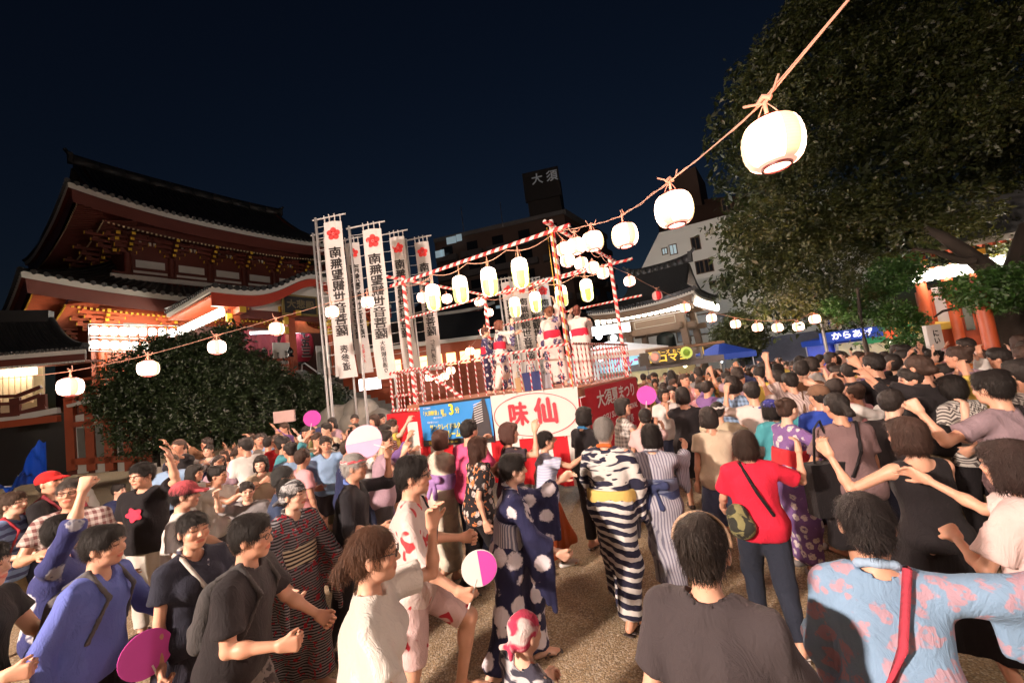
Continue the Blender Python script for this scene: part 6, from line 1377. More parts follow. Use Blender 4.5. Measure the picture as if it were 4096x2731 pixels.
V, F = leaves(cl, 125000, .060, 3); o = link('foliage', to_mesh('foliage', V, F, leafmat('camphor leaf', (.022, .032, .007), (.060, .058, .011), (.014, .026, .007)), False), big); o.data.transform(parent_inv(big)); o['kind'] = 'stuff'
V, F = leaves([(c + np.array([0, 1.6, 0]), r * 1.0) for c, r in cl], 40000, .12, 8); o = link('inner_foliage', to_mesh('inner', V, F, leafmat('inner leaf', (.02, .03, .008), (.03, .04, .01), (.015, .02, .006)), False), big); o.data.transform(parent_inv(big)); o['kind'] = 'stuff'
tb_ = PY(4046, 1420, 10.2); mm = MB(); limb([tb_ * [1, 1, 0], PY(4040, 1330, 10.2), PY(4020, 1200, 10.2), PY(3985, 1105, 10.3)], .42, .26, mm, 12); sub(mm, 'trunk', BARK, big)
for pts, a, b in (([(3990, 1120), (3930, 1060), (3850, 1000), (3760, 940), (3700, 915)], .26, .08), ([(3900, 1040), (3845, 1045), (3750, 1010), (3653, 996)], .12, .04), ([(3960, 1120), (3890, 1150), (3800, 1130), (3715, 1146)], .11, .05), ([(4020, 1180), (4060, 1050), (4100, 900)], .25, .12), ([(3850, 1225), (3770, 1245), (3735, 1270)], .04, .02)): mm = MB(); limb([PY(x, y, 10.2 + i * .12) for i, (x, y) in enumerate(pts)], a, b, mm); sub(mm, 'limb', BARK, big)
yt = thing('young_tree', 'slim young tree with bright green leaves lit by the stalls', 'tree', tuple(PY(3455, 1380, 11.) * [1, 1, 0])); mm = MB(); q = PY(3462, 1380, 11.); limb([q * [1, 1, 0], q, PY(3440, 1250, 11.), PY(3430, 1150, 11.)], .07, .03, mm); sub(mm, 'trunk', BARK, yt)
yc = [(PY(x, y, d), r / FPX * 11) for x, y, r, d in ((3600, 1110, 75, 11), (3540, 1080, 60, 11.5), (3640, 1060, 50, 11), (3560, 1260, 70, 11), (3650, 1300, 60, 11), (3500, 1170, 60, 11.5), (3680, 1390, 55, 10.6), (3610, 1380, 50, 11), (3830, 1160, 55, 10), (3900, 1190, 60, 9), (3960, 1150, 75, 8.2), (4010, 1190, 60, 8.4), (4060, 1120, 70, 8.8), (3400, 1240, 60, 11.5), (3330, 1220, 45, 11.5))]
V, F = leaves(yc, 15000, .05, 9); o = link('foliage', to_mesh('foliage', V, F, leafmat('fresh leaf', (.025, .065, .014), (.045, .11, .018), (.015, .045, .01)), False), yt); o.data.transform(parent_inv(yt)); o['kind'] = 'stuff'
rt_ = thing('round_tree', 'small round clipped tree below the lantern string', 'tree', tuple(PY(2960, 1400, 17.) * [1, 1, 0])); V, F = leaves([(PY(x, y, 17. + k * .4), r / FPX * 17) for k, (x, y, r) in enumerate(((2960, 1330, 75), (2900, 1345, 55), (3010, 1350, 60), (2950, 1290, 50), (2990, 1300, 50), (2920, 1385, 55), (2985, 1390, 60)))], 13000, .07, 5, 1.); o = link('foliage', to_mesh('foliage', V, F, leafmat('clipped leaf', (.04, .055, .015), (.06, .07, .02), (.03, .035, .01)), False), rt_); o.data.transform(parent_inv(rt_)); o['kind'] = 'stuff'; q = PY(2960, 1400, 17.); mm = MB(); limb([q * [1, 1, 0], q + ZU * .3], .12, .08, mm); sub(mm, 'trunk', BARK, rt_)
bs = thing('dark_bush', 'broad dark evergreen bush in front of the temple hall', 'bush', tuple(PY(760, 1650, 12.5) * [1, 1, 0]))
bc = [(PY(x, y, d), r / FPX * d) for x, y, r, d in ((560, 1560, 150, 12), (700, 1480, 150, 12.5), (620, 1680, 160, 12), (820, 1560, 170, 12.5), (860, 1430, 100, 13), (960, 1500, 130, 13), (800, 1690, 150, 12), (1000, 1640, 150, 12.8), (1100, 1560, 90, 13.5), (1180, 1640, 100, 13.8), (1250, 1560, 70, 14), (470, 1600, 90, 12), (500, 1480, 70, 12.3), (1150, 1720, 90, 13.5), (900, 1340, 60, 13.4), (620, 1400, 70, 12.6), (760, 1390, 80, 12.8), (1310, 1600, 60, 14.2))]
V, F = leaves(bc, 72000, .05, 21, .9); o = link('foliage', to_mesh('foliage', V, F, leafmat('bush leaf', (.018, .032, .012), (.032, .055, .018), (.012, .02, .008)), False), bs); o.data.transform(parent_inv(bs)); o['kind'] = 'stuff'
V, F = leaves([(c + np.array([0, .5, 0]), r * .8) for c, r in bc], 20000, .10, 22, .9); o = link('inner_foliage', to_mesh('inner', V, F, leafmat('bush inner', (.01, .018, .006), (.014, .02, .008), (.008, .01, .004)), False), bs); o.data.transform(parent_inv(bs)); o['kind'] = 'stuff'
for x in (620, 820, 1000): q = PY(x, 1700, 12.6); mm = MB(); limb([q * [1, 1, 0], q + ZU * .3], .12, .06, mm); sub(mm, 'stem', BARK, bs)
rk = MB(); rs = np.random.RandomState(4)
for k, (x, y, r, lb) in enumerate(((1440, 1660, .55, 'large grey boulder beside the banner poles'), (1340, 1690, .5, 'smaller boulder at the foot of the banners'), (1500, 1700, .6, 'boulder behind the crowd near the stage stair'))):
    c = PY(x, y, 13.6); t_ = Solid(); t_.ell(c, (r * 1.2, r * .9, r), None, .1)
    for i in range(5): t_.ell(c + rs.normal(size=3) * r * .45, np.full(3, r * .6), None, .15)
    t_.cone(c, c * [1, 1, 0], r * .9, r, .2); V, F = t_.mesh(.14); V = V + vnormals(V, F) * (folds(V, k, 5.) * .08)[:, None]; tag(link('boulder', to_mesh('boulder', V, F, STONE, False)), lb, 'boulder')
fc = thing('stone_fence', 'row of short inscribed stone posts behind the seated people at the left', 'fence', tuple(PY(620, 1800, 10.5) * [1, 1, 0]))
for i in range(16):
    x = 540 + i * 32; b = PY(x, 1790 - (x - 560) * .12, 10.8 + i * .1); m = MB(); m.box((b[0], b[1], .42 + .03 * (i % 3)), (.16, .14, .85 + .06 * (i % 3))); sub(m, 'stone_post', plain('pale granite', (.30, .28, .25), .85, .3, 4), fc)
m = MB(); a = PY(540, 1790, 10.85); b = PY(1040, 1730, 12.4); m.bar([a[0], a[1], .3], [b[0], b[1], .3], .08, .1); sub(m, 'stone_rail', STONE, fc)
p = PY(1138, 1665, 12.); bd_ = lightbox(p, .62, .34, 'pale pink poster board with toilet pictograms beside the bush', plain('pink poster', (.62, .42, .40), .7), None, name='poster_board')
p = PY(1480, 1535, 15.); lightbox(p, .8, .42, 'glowing white notice box at the foot of the banners', glow('notice box', (.85, .95, 1.), 3.), None, name='light_box')
# halls behind the stage: dark roof with lit shop front
sh = thing('side_hall', 'low tiled hall with lit orange front seen through the stage frame', 'building', (0, 24, 0)); sa, sb_ = PY(1500, 1405, 24.), PY(1960, 1345, 24.); SU = nrm([(sb_ - sa)[0], (sb_ - sa)[1], 0]); sf = Face(sa[:2], sb_[:2])
m = MB(); m.smooth = True; m.grid([[np.array([sa[0], sa[1], sa[2]]) + (sb_ - sa) * [1, 1, 0] * u * 1.25 - sf.n * (-.8 + 4.8 * j) + ZU * (2.4 * j * (.6 + .4 * j)) for u in np.linspace(-.25, 1, 10)] for j in np.linspace(0, 1, 5)]); sub(m, 'roof', TILE, sh)
m = MB(); m.bar(sa - SU * 2 + sf.n * .8, sb_ + SU * 2 + sf.n * .8 - ZU * (sb_[2] - sa[2]), .15, .22); sub(m, 'eave_edge', PLAST, sh)
m = MB(); c = (sa + sb_) / 2; m.box([c[0], c[1], sa[2] / 2], (11, .3, sa[2]), sf.R); sub(m, 'wall', VERM, sh)
for i in range(9): x = 1530 + i * 55; q = sf.p(x, 1470 - (x - 1530) * .13, .2); m = MB(); m.box(q, (.55, .08, .7), sf.R); sub(m, 'lit_window', glow('warm window', (1., .62, .25), .9 if i % 3 else 3.), sh)
for i in range(3): m = MB(); q0 = sf.p(1520, 1500 + i * 22, .6); q1 = sf.p(2020, 1440 + i * 22, .6); m.bar(q0, q1, .1, .14); sub(m, 'rail', VERM, sh)
bh = thing('great_hall', 'dark tiled gate hall rising behind the stage, edged with white eaves', 'building', (-1, 40, 0)); ga_, gb_ = PY(1560, 1300, 38.), PY(2010, 1240, 38.)
for k, (za, w_, dz) in enumerate(((0, 1., 0), (3.6, .72, 0))):
    a_, b_ = PY(1540 + 60 * k, 1345 - 70 * k, 38.), PY(2030 - 50 * k, 1290 - 70 * k, 38.); b_[2] = a_[2]; m = MB(); m.smooth = True; U2 = (b_ - a_); m.grid([[a_ + U2 * (.5 + (u - .5) * (1 - .35 * j)) + ZU * (3.0 * j * (.5 + .5 * j) + .5 * abs(2 * u - 1) ** 3 * (1 - j)) + np.array([0, 5 * j, 0]) for u in np.linspace(0, 1, 14)] for j in np.linspace(0, 1, 5)]); sub(m, 'roof', TILE, bh)
    m = MB(); us_ = np.linspace(0, 1, 15); [m.bar(a_ + U2 * us_[i] + ZU * .5 * abs(2 * us_[i] - 1) ** 3, a_ + U2 * us_[i + 1] + ZU * .5 * abs(2 * us_[i + 1] - 1) ** 3, .2, .28) for i in range(14)]; sub(m, 'eave_edge', PLAST, bh)
    m = MB(); c = (a_ + b_) / 2; m.box([c[0], c[1] + 2.5, c[2] - 2], (np.linalg.norm(U2) * .7, 4, 4.2)); sub(m, 'wall', DVERM, bh)
m = MB(); c = PY(1790, 1330, 37.); m.add([c + np.array([-2.4, 0, -.2]), c + np.array([2.4, 0, -.2]), c + np.array([0, 0, .9])], [(0, 1, 2)]); sub(m, 'gable', TILE, bh); m = MB(); m.bar(c + np.array([-2.5, -.1, -.15]), c + np.array([0, -.1, 1.]), .12, .2); m.bar(c + np.array([2.5, -.1, -.15]), c + np.array([0, -.1, 1.]), .12, .2); sub(m, 'gable_edge', PLAST, bh)
p = np.array([9.5, 21.5, 5.6]); bulb(p, 'street lamp behind the bell tower lighting the pale building', 2600, .16, (1., .93, .85), 'hidden_fill_lamp')  # lamp added out of sight behind the roof to brighten the pale wall
# lamps behind and beside the camera: the strings of lanterns go on there, a yard floodlight stands behind at the left, a weak one is added at the right
extra = [(3.2, -.6, 5.0), (4.2, -2.6, 5.1), (5., -4.5, 5.2), (-1.5, -2.5, 4.4), (-3.0, -1.2, 4.3)]
for i, p in enumerate(extra): lantern('round', np.array(p) - ZU * .25, LST, 'round lantern on the string behind the camera, %s' % ('straight above', 'above and behind', 'farthest behind', 'left and behind', 'nearest at the left')[i], 'round lanterns behind the camera', 1., 0, True, .1)
cable([np.array(p) for p in extra[:3]], 'lantern_cord', 'cord with round lanterns running on behind the camera', .006)
for (x, y, z, tx, ty, en, lb) in ((-7.0, -3.2, 4.8, 0., 5.5, 1., 'yard floodlight on a tall pole behind the camera at the left'), (7.5, -3., 6.0, 3.5, 7., .10, 'yard floodlight on a tall pole behind the camera at the right')):
    t = thing('floodlight', lb, 'lamp', (x, y, 0)); m = MB(); m.tube([(0, 0, 0), (0, 0, z)], .06, 8); m.build('pole', STEEL, t)
    d = nrm(np.array([tx - x, ty - y, 1. - z])); q = Vector(d).to_track_quat('-Z', 'Y'); m = MB(); m.box((0, 0, .06), (.62, .42, .1)); o = m.build('housing', BLACK, t); o.rotation_mode = 'QUATERNION'; o.rotation_quaternion = q; o.location = (0, 0, z)
    L = bpy.data.lights.new('floodlight_lamp', 'AREA'); L.shape = 'RECTANGLE'; L.size = .5; L.size_y = .3; L.energy = FLOOD * en; L.color = (1., .78, .64); lo = bpy.data.objects.new('floodlight_lamp', L); COL.objects.link(lo); lo.location = (x + d[0] * .05, y + d[1] * .05, z + d[2] * .05); lo.rotation_mode = 'QUATERNION'; lo.rotation_quaternion = q
# ------------------------------------------------------------------ the people of the crowd
ARM = {  # (upper arm, forearm[, hand]) for the right side; x is mirrored for the left
    'down': ((.16, .02, -1), (.10, .22, -1)), 'bent': ((.22, .10, -1), (-.05, 1, -.1)), 'hip': ((.5, -.1, -1), (-.5, .6, -.6)),
    'up': ((.35, .35, .85), (-.12, .25, 1)), 'high': ((.25, .15, 1), (-.05, .1, 1)), 'wave': ((.55, .35, .25), (.05, .35, 1)), 'face': ((.25, .75, -.05), (-.2, .1, 1)), 'out': ((.95, .3, -.1), (.6, .7, .35)),
    'fwd': ((.15, .9, -.35), (-.05, .85, .45)), 'dance': ((.25, .8, .25), (-.1, .55, .85)), 'guard': ((.8, .3, -.45), (.15, .4, .9)), 'side': ((1, .15, .05), (.85, .3, .4)), 'swing': ((.2, -.45, -1), (.15, .15, -1)), 'low': ((.3, .35, -1), (.0, .75, -.6)), 'chest': ((.30, .35, -.9), (-.75, .75, .25))}
LEG = {'stand': (((.03, .02, -1), (0, -.04, -1)),) * 2, 'walk': (((.02, .38, -1), (0, .02, -1)), ((.02, -.18, -1), (0, -.45, -1))), 'walk2': (((.02, -.18, -1), (0, -.45, -1)), ((.02, .38, -1), (0, .02, -1))),
       'run': (((.04, .95, -.75), (0, -.25, -1)), ((.03, -.05, -1), (0, -.15, -1))), 'step': (((.06, .30, -1), (0, -.05, -1)), ((.05, -.1, -1), (0, -.2, -1))), 'sit': (((.18, 1, .12), (.05, .35, -1)),) * 2}
def pose(R='down', L='down', leg='stand', **k):
    p = dict(k); mx = lambda v, s: (v[0] * s, v[1], v[2])
    p['armR'] = tuple(mx(v, 1) for v in ARM[R]); p['armL'] = tuple(mx(v, -1) for v in ARM[L])
    a, b = LEG[leg]; p['legL'] = tuple(mx(v, -1) for v in a); p['legR'] = tuple(mx(v, 1) for v in b)
    if leg == 'sit': p['seat'] = .12
    return p
def figure_meshes(p, q, seed):
    """body, hair, clothes of one figure as [(part name, mesh, what)]"""
    J = skeleton(p); out = []
    V, F, c = body(p, J, q); out.append(('body', to_mesh('body', V, F, skin(p.get('skin', 0)), col=c), 'skin'))
    if p.get('hair'): V, F = hair(p['hair'], J, q); out.append(('hair', to_mesh('hair', V, F, hairmat(p.get('hc', (.008, .006, .0055)))), 'hair'))
    if p.get('head2'): V, F = hair(p['head2'][0], J, q); out.append((p['head2'][1], to_mesh('headwear', V, F, p['head2'][2]), 'headwear'))
    for w in p['wear']:
        k, m = w[0], w[1]; nm = w[2] if len(w) > 2 else {'tee': 't_shirt', 'bigtee': 't_shirt', 'longshirt': 'shirt', 'widetrousers': 'trousers', 'longskirt': 'skirt', 'tank': 'sleeveless_top', 'bow': 'obi_bow'}.get(k, k)
        V, F = garment(k, p, J, q, seed, p.get('amp', 1.)); out.append((nm, to_mesh(nm, V, F, m), k))
    if q != 'lo' or p.get('feet'):
        fm = p.get('feetmat', plain('dark leather', (.03, .02, .018), .5))
        for n in 'LR': V, F = footwear(J, n, p.get('feet', 'sandal'), q); out.append(('shoe' if p.get('feet') == 'shoe' else 'sandal', to_mesh('footwear', V, F, fm), 'feet'))
    if p.get('glasses'):
        m = MB(); e = lambda x, y, z: hd(J, x, y, z)
        for s in (-1, 1):
            m.tube([e(.033 * s + .022 * math.cos(a), .100, .008 + .016 * math.sin(a)) for a in np.linspace(0, 2 * math.pi, 11)], .0022, 4, False); m.tube([e(.055 * s, .098, .012), e(.080 * s, .0, .012)], .0022, 4)
        m.tube([e(-.012, .102, .012), e(.012, .102, .012)], .0022, 4); out.append(('glasses', m.mesh('glasses', BLACK), 'glasses'))
    if p.get('band'):                                            # twisted headband
        m = MB(); m.tube([hd(J, .088 * math.cos(a), -.008 + .106 * math.sin(a), .055 + .008 * math.sin(a * 9)) for a in np.linspace(0, 2 * math.pi, 26)], .013, 6, False); m.smooth = True; out.append(('headband', m.mesh('headband', p['band']), 'band'))
    if p.get('strap'):
        m = MB(); t = J['tp']; sgn = p.get('strapside', 1); m.tube([t(.08 * sgn, -.06, 1.45), t(.085 * sgn, .045, 1.43), t(.02 * sgn, .150, 1.26), t(-.09 * sgn, .150, 1.08), t(-.15 * sgn, .04, .98), t(-.09 * sgn, -.14, 1.04), t(.0, -.155, 1.22), t(.08 * sgn, -.06, 1.45)], .014, 5, False); out.append(('bag_strap', m.mesh('bag_strap', p['strap']), 'strap'))
    if p.get('hairband'):
        m = MB(); m.tube([hd(J, .095 * math.cos(a), -.02 + .03 * math.sin(a), .040 + .086 * math.sin(a)) for a in np.linspace(-.1, math.pi + .1, 18)], .007, 6); out.append(('hairband', m.mesh('hairband', p['hairband']), 'band'))
    return J, out
ROOTS = []
def put_person(x, y, H, face, p, label, q='hi', seed=0, depth=None, group=None):
    """head top at photo pixel (x, y); H standing height; face: heading in degrees"""
    if H > 1.5 and 'hi' == q and seed not in (24,): H -= .075
    P = PZ(x, y, H) if depth is None else PY(x, y, depth)
    J, parts = figure_meshes(p, q, seed)
    top = (J['head'] + J['M'] @ np.array([0, -.01, .125]))
    s = H / (top[2]) if 'seat' not in p else H / 1.7
    if 'seat' in p: s = 1.
    a = math.radians(face); c_, s_ = math.cos(a), math.sin(a); o = np.array([c_ * top[0] - s_ * top[1], s_ * top[0] + c_ * top[1]]) * s
    if 'seat' in p: P = PY(x, y, depth); 
    elif depth is not None: s = min(1.12, max(.86, P[2] / top[2] if H is None else H / top[2]))
    t = thing('person', label, 'person', (P[0] - o[0], P[1] - o[1], 0 if 'seat' not in p else max(0, P[2] - top[2])), a, group); t.scale = (s, s, s)
    body_o = None
    for nm, me, k in parts: link(nm, me, t)
    ROOTS.append((t.location.x, t.location.y)); t['_'] = 1; del t['_']
    def world(v): return np.array([t.location.x + s * (c_ * v[0] - s_ * v[1]), t.location.y + s * (s_ * v[0] + c_ * v[1]), t.location.z + s * v[2]])
    def wdir(v): return np.array([c_ * v[0] - s_ * v[1], s_ * v[0] + c_ * v[1], v[2]])
    return t, J, world, wdir, s
def worn(res, kind, mat, name, label, cat, p, q='hi', seed=3):
    t, J, world, wdir, s = res; V, F = garment(kind, p, J, q, seed); o = link(name, to_mesh(name, V, F, mat)); o.location = t.location; o.rotation_euler = t.rotation_euler; o.scale = t.scale; return tag(o, label, cat)
def fan(res, side, label, c1, c2, tilt=.3, r=.125, dvec=None):
    t, J, world, wdir, s = res; w = world(J['wr' + side] + J['hd' + side] * .09); d = nrm(wdir(J['hd' + side]) * .3 + np.array([0.1, 0, tilt])); d = d if dvec is None else nrm(dvec); n = nrm(EYE - w + np.array([.8, 0, .6])); x = nrm(np.cross(d, n)); n = nrm(np.cross(x, d)); R = np.stack([x, d, n], 1)
    f = thing('paper_fan', label, 'fan', tuple(w), 0, 'round paper fans'); k = w + d * (r + .07)
    m = MB(); N = 28; m.add([k + x * r * 1.0 * math.cos(a) + d * r * math.sin(a) + n * .003 for a in np.linspace(0, 2 * math.pi, N + 1)[:-1]] + [k + x * r * math.cos(a) + d * r * math.sin(a) - n * .003 for a in np.linspace(0, 2 * math.pi, N + 1)[:-1]], [tuple(range(N)), tuple(range(2 * N - 1, N - 1, -1))] + [(i, N + i, N + (i + 1) % N, (i + 1) % N) for i in range(N)]); apart(m, 'leaf', c1, f)
    if c2 is not None: m = MB(); m.add([k + n * .005 + x * r * .97 * math.cos(a) + d * r * .97 * math.sin(a) for a in np.linspace(-1.1, 2.0, 16)], [tuple(range(16))]); apart(m, 'printed_half', c2, f)
    m = MB(); m.tube([w - d * .05, k - d * r * .6], .006, 6); apart(m, 'handle', WHITE, f); return f
# cloths
C_ = cloth; NAVY = (.014, .016, .045); BLK = (.012, .011, .013); WHT = (.72, .70, .68)
denim = C_((.035, .045, .085)); blackc = C_(BLK); white = C_(WHT); khaki = C_((.24, .20, .13)); navyc = C_(NAVY); greyc = C_((.16, .155, .16)); darkgrey = C_((.055, .050, .055))
MAG = plain('magenta fan', (.62, .07, .42), .6, .1, bump=0)
# ---- left foreground
P = pose('bent', 'bent', 'walk', lean=3, yaw=-5, pitch=6, hair='short', hc=(.05, .03, .02), wear=[('bigtee', C_((.16, .24, .44), 'band', (.05, .06, .15))), ('shorts', khaki)], feet='shoe', skin=3, curlR=.8)
r = put_person(43, 1971, 1.62, -75, P, 'man in a blue t-shirt with darker bands at the left edge, smiling towards the stage', 'hi', 1); worn(r, 'backpack', C_((.30, .03, .04)), 'backpack', 'red strapped backpack worn by the man at the left edge', 'backpack', P)
P = pose('low', 'bent', 'stand', hair='crew', head2=('cap', 'cap', C_((.50, .02, .02))), yaw=-15, pitch=12, wear=[('tee', blackc), ('trousers', denim)], feet='shoe', skin=1)
r = put_person(187, 1888, 1.68, -70, P, 'man in a bright red baseball cap and black t-shirt near the tarpaulin', 'mid', 2); worn(r, 'backpack', C_((.20, .03, .04)), 'backpack', 'dark red backpack of the man in the red cap', 'backpack', P)
P = pose('chest', 'bent', 'walk', hair='crew', hc=(.06, .05, .045), glasses=1, yaw=5, pitch=8, skin=2, wear=[('shirt', C_((.42, .36, .34), 'plaid', (.12, .05, .05))), ('trousers', khaki)], feet='shoe', strap=blackc)
put_person(285, 1914, 1.74, -150, P, 'grinning bearded man with glasses in a plaid shirt, facing the camera at the left', 'hi', 3)
P = pose('down', 'wave', 'stand', hair='short', yaw=-8, glasses=1, skin=0, wear=[('bigtee', blackc), ('trousers', C_((.55, .52, .48))), ], feet='shoe', curlL=.1)
r = put_person(570, 1852, 1.74, 185, P, 'sturdy man in a black t-shirt with a red print waving his left hand', 'hi', 4)
t, J, world, wdir, s = r; m = MB(); cpt = J['tp'](0, .155, 1.27)
V_, F__ = None, None
for dx, dz, rr in ((0, -.01, .062),): m.add([J['tp'](dx + rr * 1.1 * math.cos(a) * (1 + .20 * math.cos(a * 5)), .153 - .25 * (rr * math.cos(a)) ** 2 * 8, 1.25 + dz + rr * math.sin(a) * (1 + .20 * math.cos(a * 5))) for a in np.linspace(0, 2 * math.pi, 41)[:-1]], [tuple(range(40))])
m.build('shirt_print', plain('red print', (.60, .02, .06), .7, .3, 30, bump=0), t)
P = pose('up', 'bent', 'stand', f=0, hair='short', twist=-20, wear=[('happi', C_((.03, .035, .12), 'flowers', (.4, .4, .45), .5)), ('trousers', blackc)], amp=1.2, curlR=.9, feet='shoe')
put_person(250, 2061, 1.60, -35, P, 'person in a navy jacket with a white back print raising a fist, seen from behind', 'hi', 5)
P = pose('swing', 'low', 'walk', lean=10, hair='short', skin=0, wear=[('longshirt', C_((.10, .13, .40))), ('trousers', blackc)], curlL=.5, curlR=.7, feet='shoe', amp=1.3)
r = put_person(411, 2105, 1.58, -78, P, 'man in a rolled sleeve blue shirt striding right in the left foreground', 'hi', 6); worn(r, 'backpack', C_((.09, .085, .09)), 'backpack', 'grey backpack on the man in the blue shirt', 'backpack', P)
P = pose('down', 'low', 'walk', f=1, hair='lowbun', skin=0, yaw=-5, wear=[('shirt', C_((.02, .022, .035))), ('collar', C_((.6, .6, .6), 'h', (.05, .05, .08))), ('skirt', C_((.03, .03, .045)))], strap=C_((.6, .58, .55)), curlR=.8, curlL=.8, amp=1.3)
r = put_person(768, 2045, 1.49, -112, P, 'woman in a dark jacket with a patterned collar holding a pink fan', 'hi', 7); fan(r, 'R', 'magenta fan with white brush writing held by the woman in the dark jacket', MAG, None, 1., .115, (-.25, -.2, 1))
t, J, world, wdir, s = r; q_ = world(J['wrR'] + J['hdR'] * .09); bg_ = thing('carrier_bag', 'small purple carrier bag hanging below the pink fan', 'bag', tuple(q_)); m = MB(); m.smooth = True; m.prism([(-.10, 0), (.10, -.01), (.12, -.29), (-.12, -.30)], .05, np.array([[1, 0, 0], [0, 0, 1], [0, 1, 0]]).T, q_ - np.array([.05, 0, .10])); apart(m, 'sack', plain('purple bag', (.42, .14, .50), .6), bg_); m = MB(); m.tube([q_ + [-.08, 0, -.10], q_ + [-.03, 0, .0], q_ + [.03, 0, -.10]], .005, 4); apart(m, 'handle', WHITE, bg_)
P = pose('down', 'low', 'stand', hair='crew', head2=('cap', 'cap', C_((.50, .09, .11))), wear=[('bigtee', white), ('trousers', denim)], feet='shoe', amp=1.3)
put_person(735, 1925, 1.62, -65, P, 'person in a faded red cap and white t-shirt turned away behind the pink fan', 'hi', 8)
P = pose('bent', 'low', 'walk', lean=12, hair='short', glasses=1, skin=1, wear=[('bigtee', C_((.018, .016, .018))), ('trousers', C_((.05, .045, .05), 'camo', (.2, .19, .19)))], curlR=.8, curlL=.7, feet='shoe', amp=.8)
r = put_person(1000, 2061, 1.58, -84, P, 'man with glasses in a black t-shirt hurrying right in the foreground', 'hi', 9); worn(r, 'backpack', C_((.05, .048, .05)), 'backpack', 'black backpack on the man in the black t-shirt', 'backpack', P)
P = pose('bent', 'low', 'stand', hair='short', wear=[('tee', blackc), ('trousers', blackc)], curlR=.9, lean=8)
put_person(-75, 2180, 1.62, -70, P, 'black clad person cut off by the left edge with a fist in front', 'hi', 10)
P = pose('down', 'low', 'stand', hair='short', skin=1, wear=[('tank', C_((.50, .36, .34))), ('shorts', C_((.30, .30, .30)))], feet='shoe')
put_person(155, 2004, 1.28, 30, P, 'child in a pinkish sleeveless top and grey shorts among the adults at the left', 'mid', 11)
# ---- centre foreground
P = pose('low', 'low', 'walk', f=1, lean=6, hair='updo', head2=('scarf', 'headscarf', C_((.45, .45, .46), 'brush', (.08, .08, .09), 1.5)), yaw=22, skin=3, drop=.42, reach=1.75, hem=.9,
         wear=[('yukata', C_((.014, .012, .016), 'h', (.20, .20, .22), 1.6, (.30, .015, .03))), ('obi', C_((.62, .55, .42), 'h', (.03, .02, .02), 1.)), ('collar', C_((.05, .05, .05), 'h', (.5, .5, .5), .8)), ('bow', C_((.62, .55, .42), 'h', (.05, .03, .03)))], curlR=.5)
put_person(1167, 1920, 1.57, -118, P, 'laughing woman in a black yukata with striped obi and grey headscarf', 'hi', 12)
P = pose('bent', 'low', 'stand', hair='crew', hc=(.04, .04, .04), wear=[('shirt', C_((.03, .045, .09))), ('trousers', denim)], feet='shoe')
put_person(1128, 1864, 1.58, -60, P, 'man with cropped greying hair in a dark blue shirt behind the laughing woman', 'hi', 13)
P = pose('bent', 'face', 'walk', lean=8, hair='crew', hc=(.35, .34, .33), glasses=1, band=C_((.70, .62, .62), 'brush', (.6, .08, .1)), skin=1, wear=[('happi', C_((.016, .016, .02))), ('collar', C_((.10, .16, .42))), ('trousers', blackc)], feet='shoe')
r = put_person(1412, 1812, 1.66, -85, P, 'elderly man with glasses, twisted headband and a black festival coat', 'hi', 14); fan(r, 'L', 'large white and pink fan held up by the man with the headband', plain('pink fan', (.72, .34, .52), .6, .1, bump=0), WHITE, 1.2, .165, (-1., .1, .35))
P = pose('low', 'bent', 'run', lean=6, hair='short', glasses=1, skin=0, strap=blackc, strapside=-1, wear=[('happi', C_((.74, .62, .60), None, (.8, .8, .8), .6, (.50, .05, .06))), ('sash', C_((.50, .02, .03))), ('shorts', C_((.66, .48, .48), None, (.8, .8, .8), .5, (.45, .03, .05)))], curlR=.8, curlL=.7)
r = put_person(1643, 1826, 1.72, -88, P, 'man with glasses in a white and red coat lifting one knee', 'hi', 15); fan(r, 'R', 'magenta and white fan held by the man with the lifted knee', WHITE, MAG, 1., .10)
P = pose('low', 'face', 'walk', f=1, lean=6, hair='tail', hc=(.055, .022, .010), glasses=1, skin=0, wear=[('bigtee', C_((.74, .70, .66))), ('skirt', C_((.60, .45, .42)))], amp=1.2, curlR=.5)
put_person(1480, 2105, 1.60, -80, P, 'woman with a long brown ponytail and glasses in a white blouse raising one arm', 'hi', 16)
P = pose('low', 'fwd', 'walk', f=1, lean=10, hair='short', skin=3, drop=.46, reach=1.7, hem=.92, wear=[('yukata', C_((.016, .018, .055), 'blobs', (.66, .62, .68), .78)), ('obi', C_((.16, .17, .24), 'v', (.5, .5, .56), .8)), ('collar', C_((.6, .6, .64), 'h', (.04, .04, .1)))], curlR=.4)
put_person(2044, 1817, 1.57, -82, P, 'short haired woman in a navy yukata with big white spots bending forward', 'hi', 17)
P = pose('swing', 'fwd', 'walk2', f=1, lean=6, hair='long', hc=(.04, .016, .010), skin=0, wear=[('bigtee', C_((.018, .016, .018), 'flowers', (.50, .44, .42), 1.1, (.55, .20, .08))), ('trousers', blackc)], amp=1.3)
put_person(1906, 1746, 1.60, -62, P, 'woman with long reddish brown hair in a black flowered tunic', 'hi', 18)
P = pose('fwd', 'low', 'stand', f=1, hair='bob', hc=(.045, .018, .012), drop=.38, wear=[('yukata', C_((.66, .60, .50), 'tiedye', (.50, .46, .40), .6)), ('obi', C_((.30, .18, .40))), ('bow', C_((.34, .20, .46)))])
put_person(1757, 1719, 1.58, -40, P, 'woman in a cream yukata with a purple obi facing the stage', 'mid', 19)
P = pose('low', 'fwd', 'stand', hair='short', wear=[('bigtee', C_((.72, .10, .24))), ('trousers', denim)], feet='shoe')
put_person(1871, 1680, 1.66, -35, P, 'man in a bright pink shirt dancing in front of the blue advert banner', 'mid', 20)
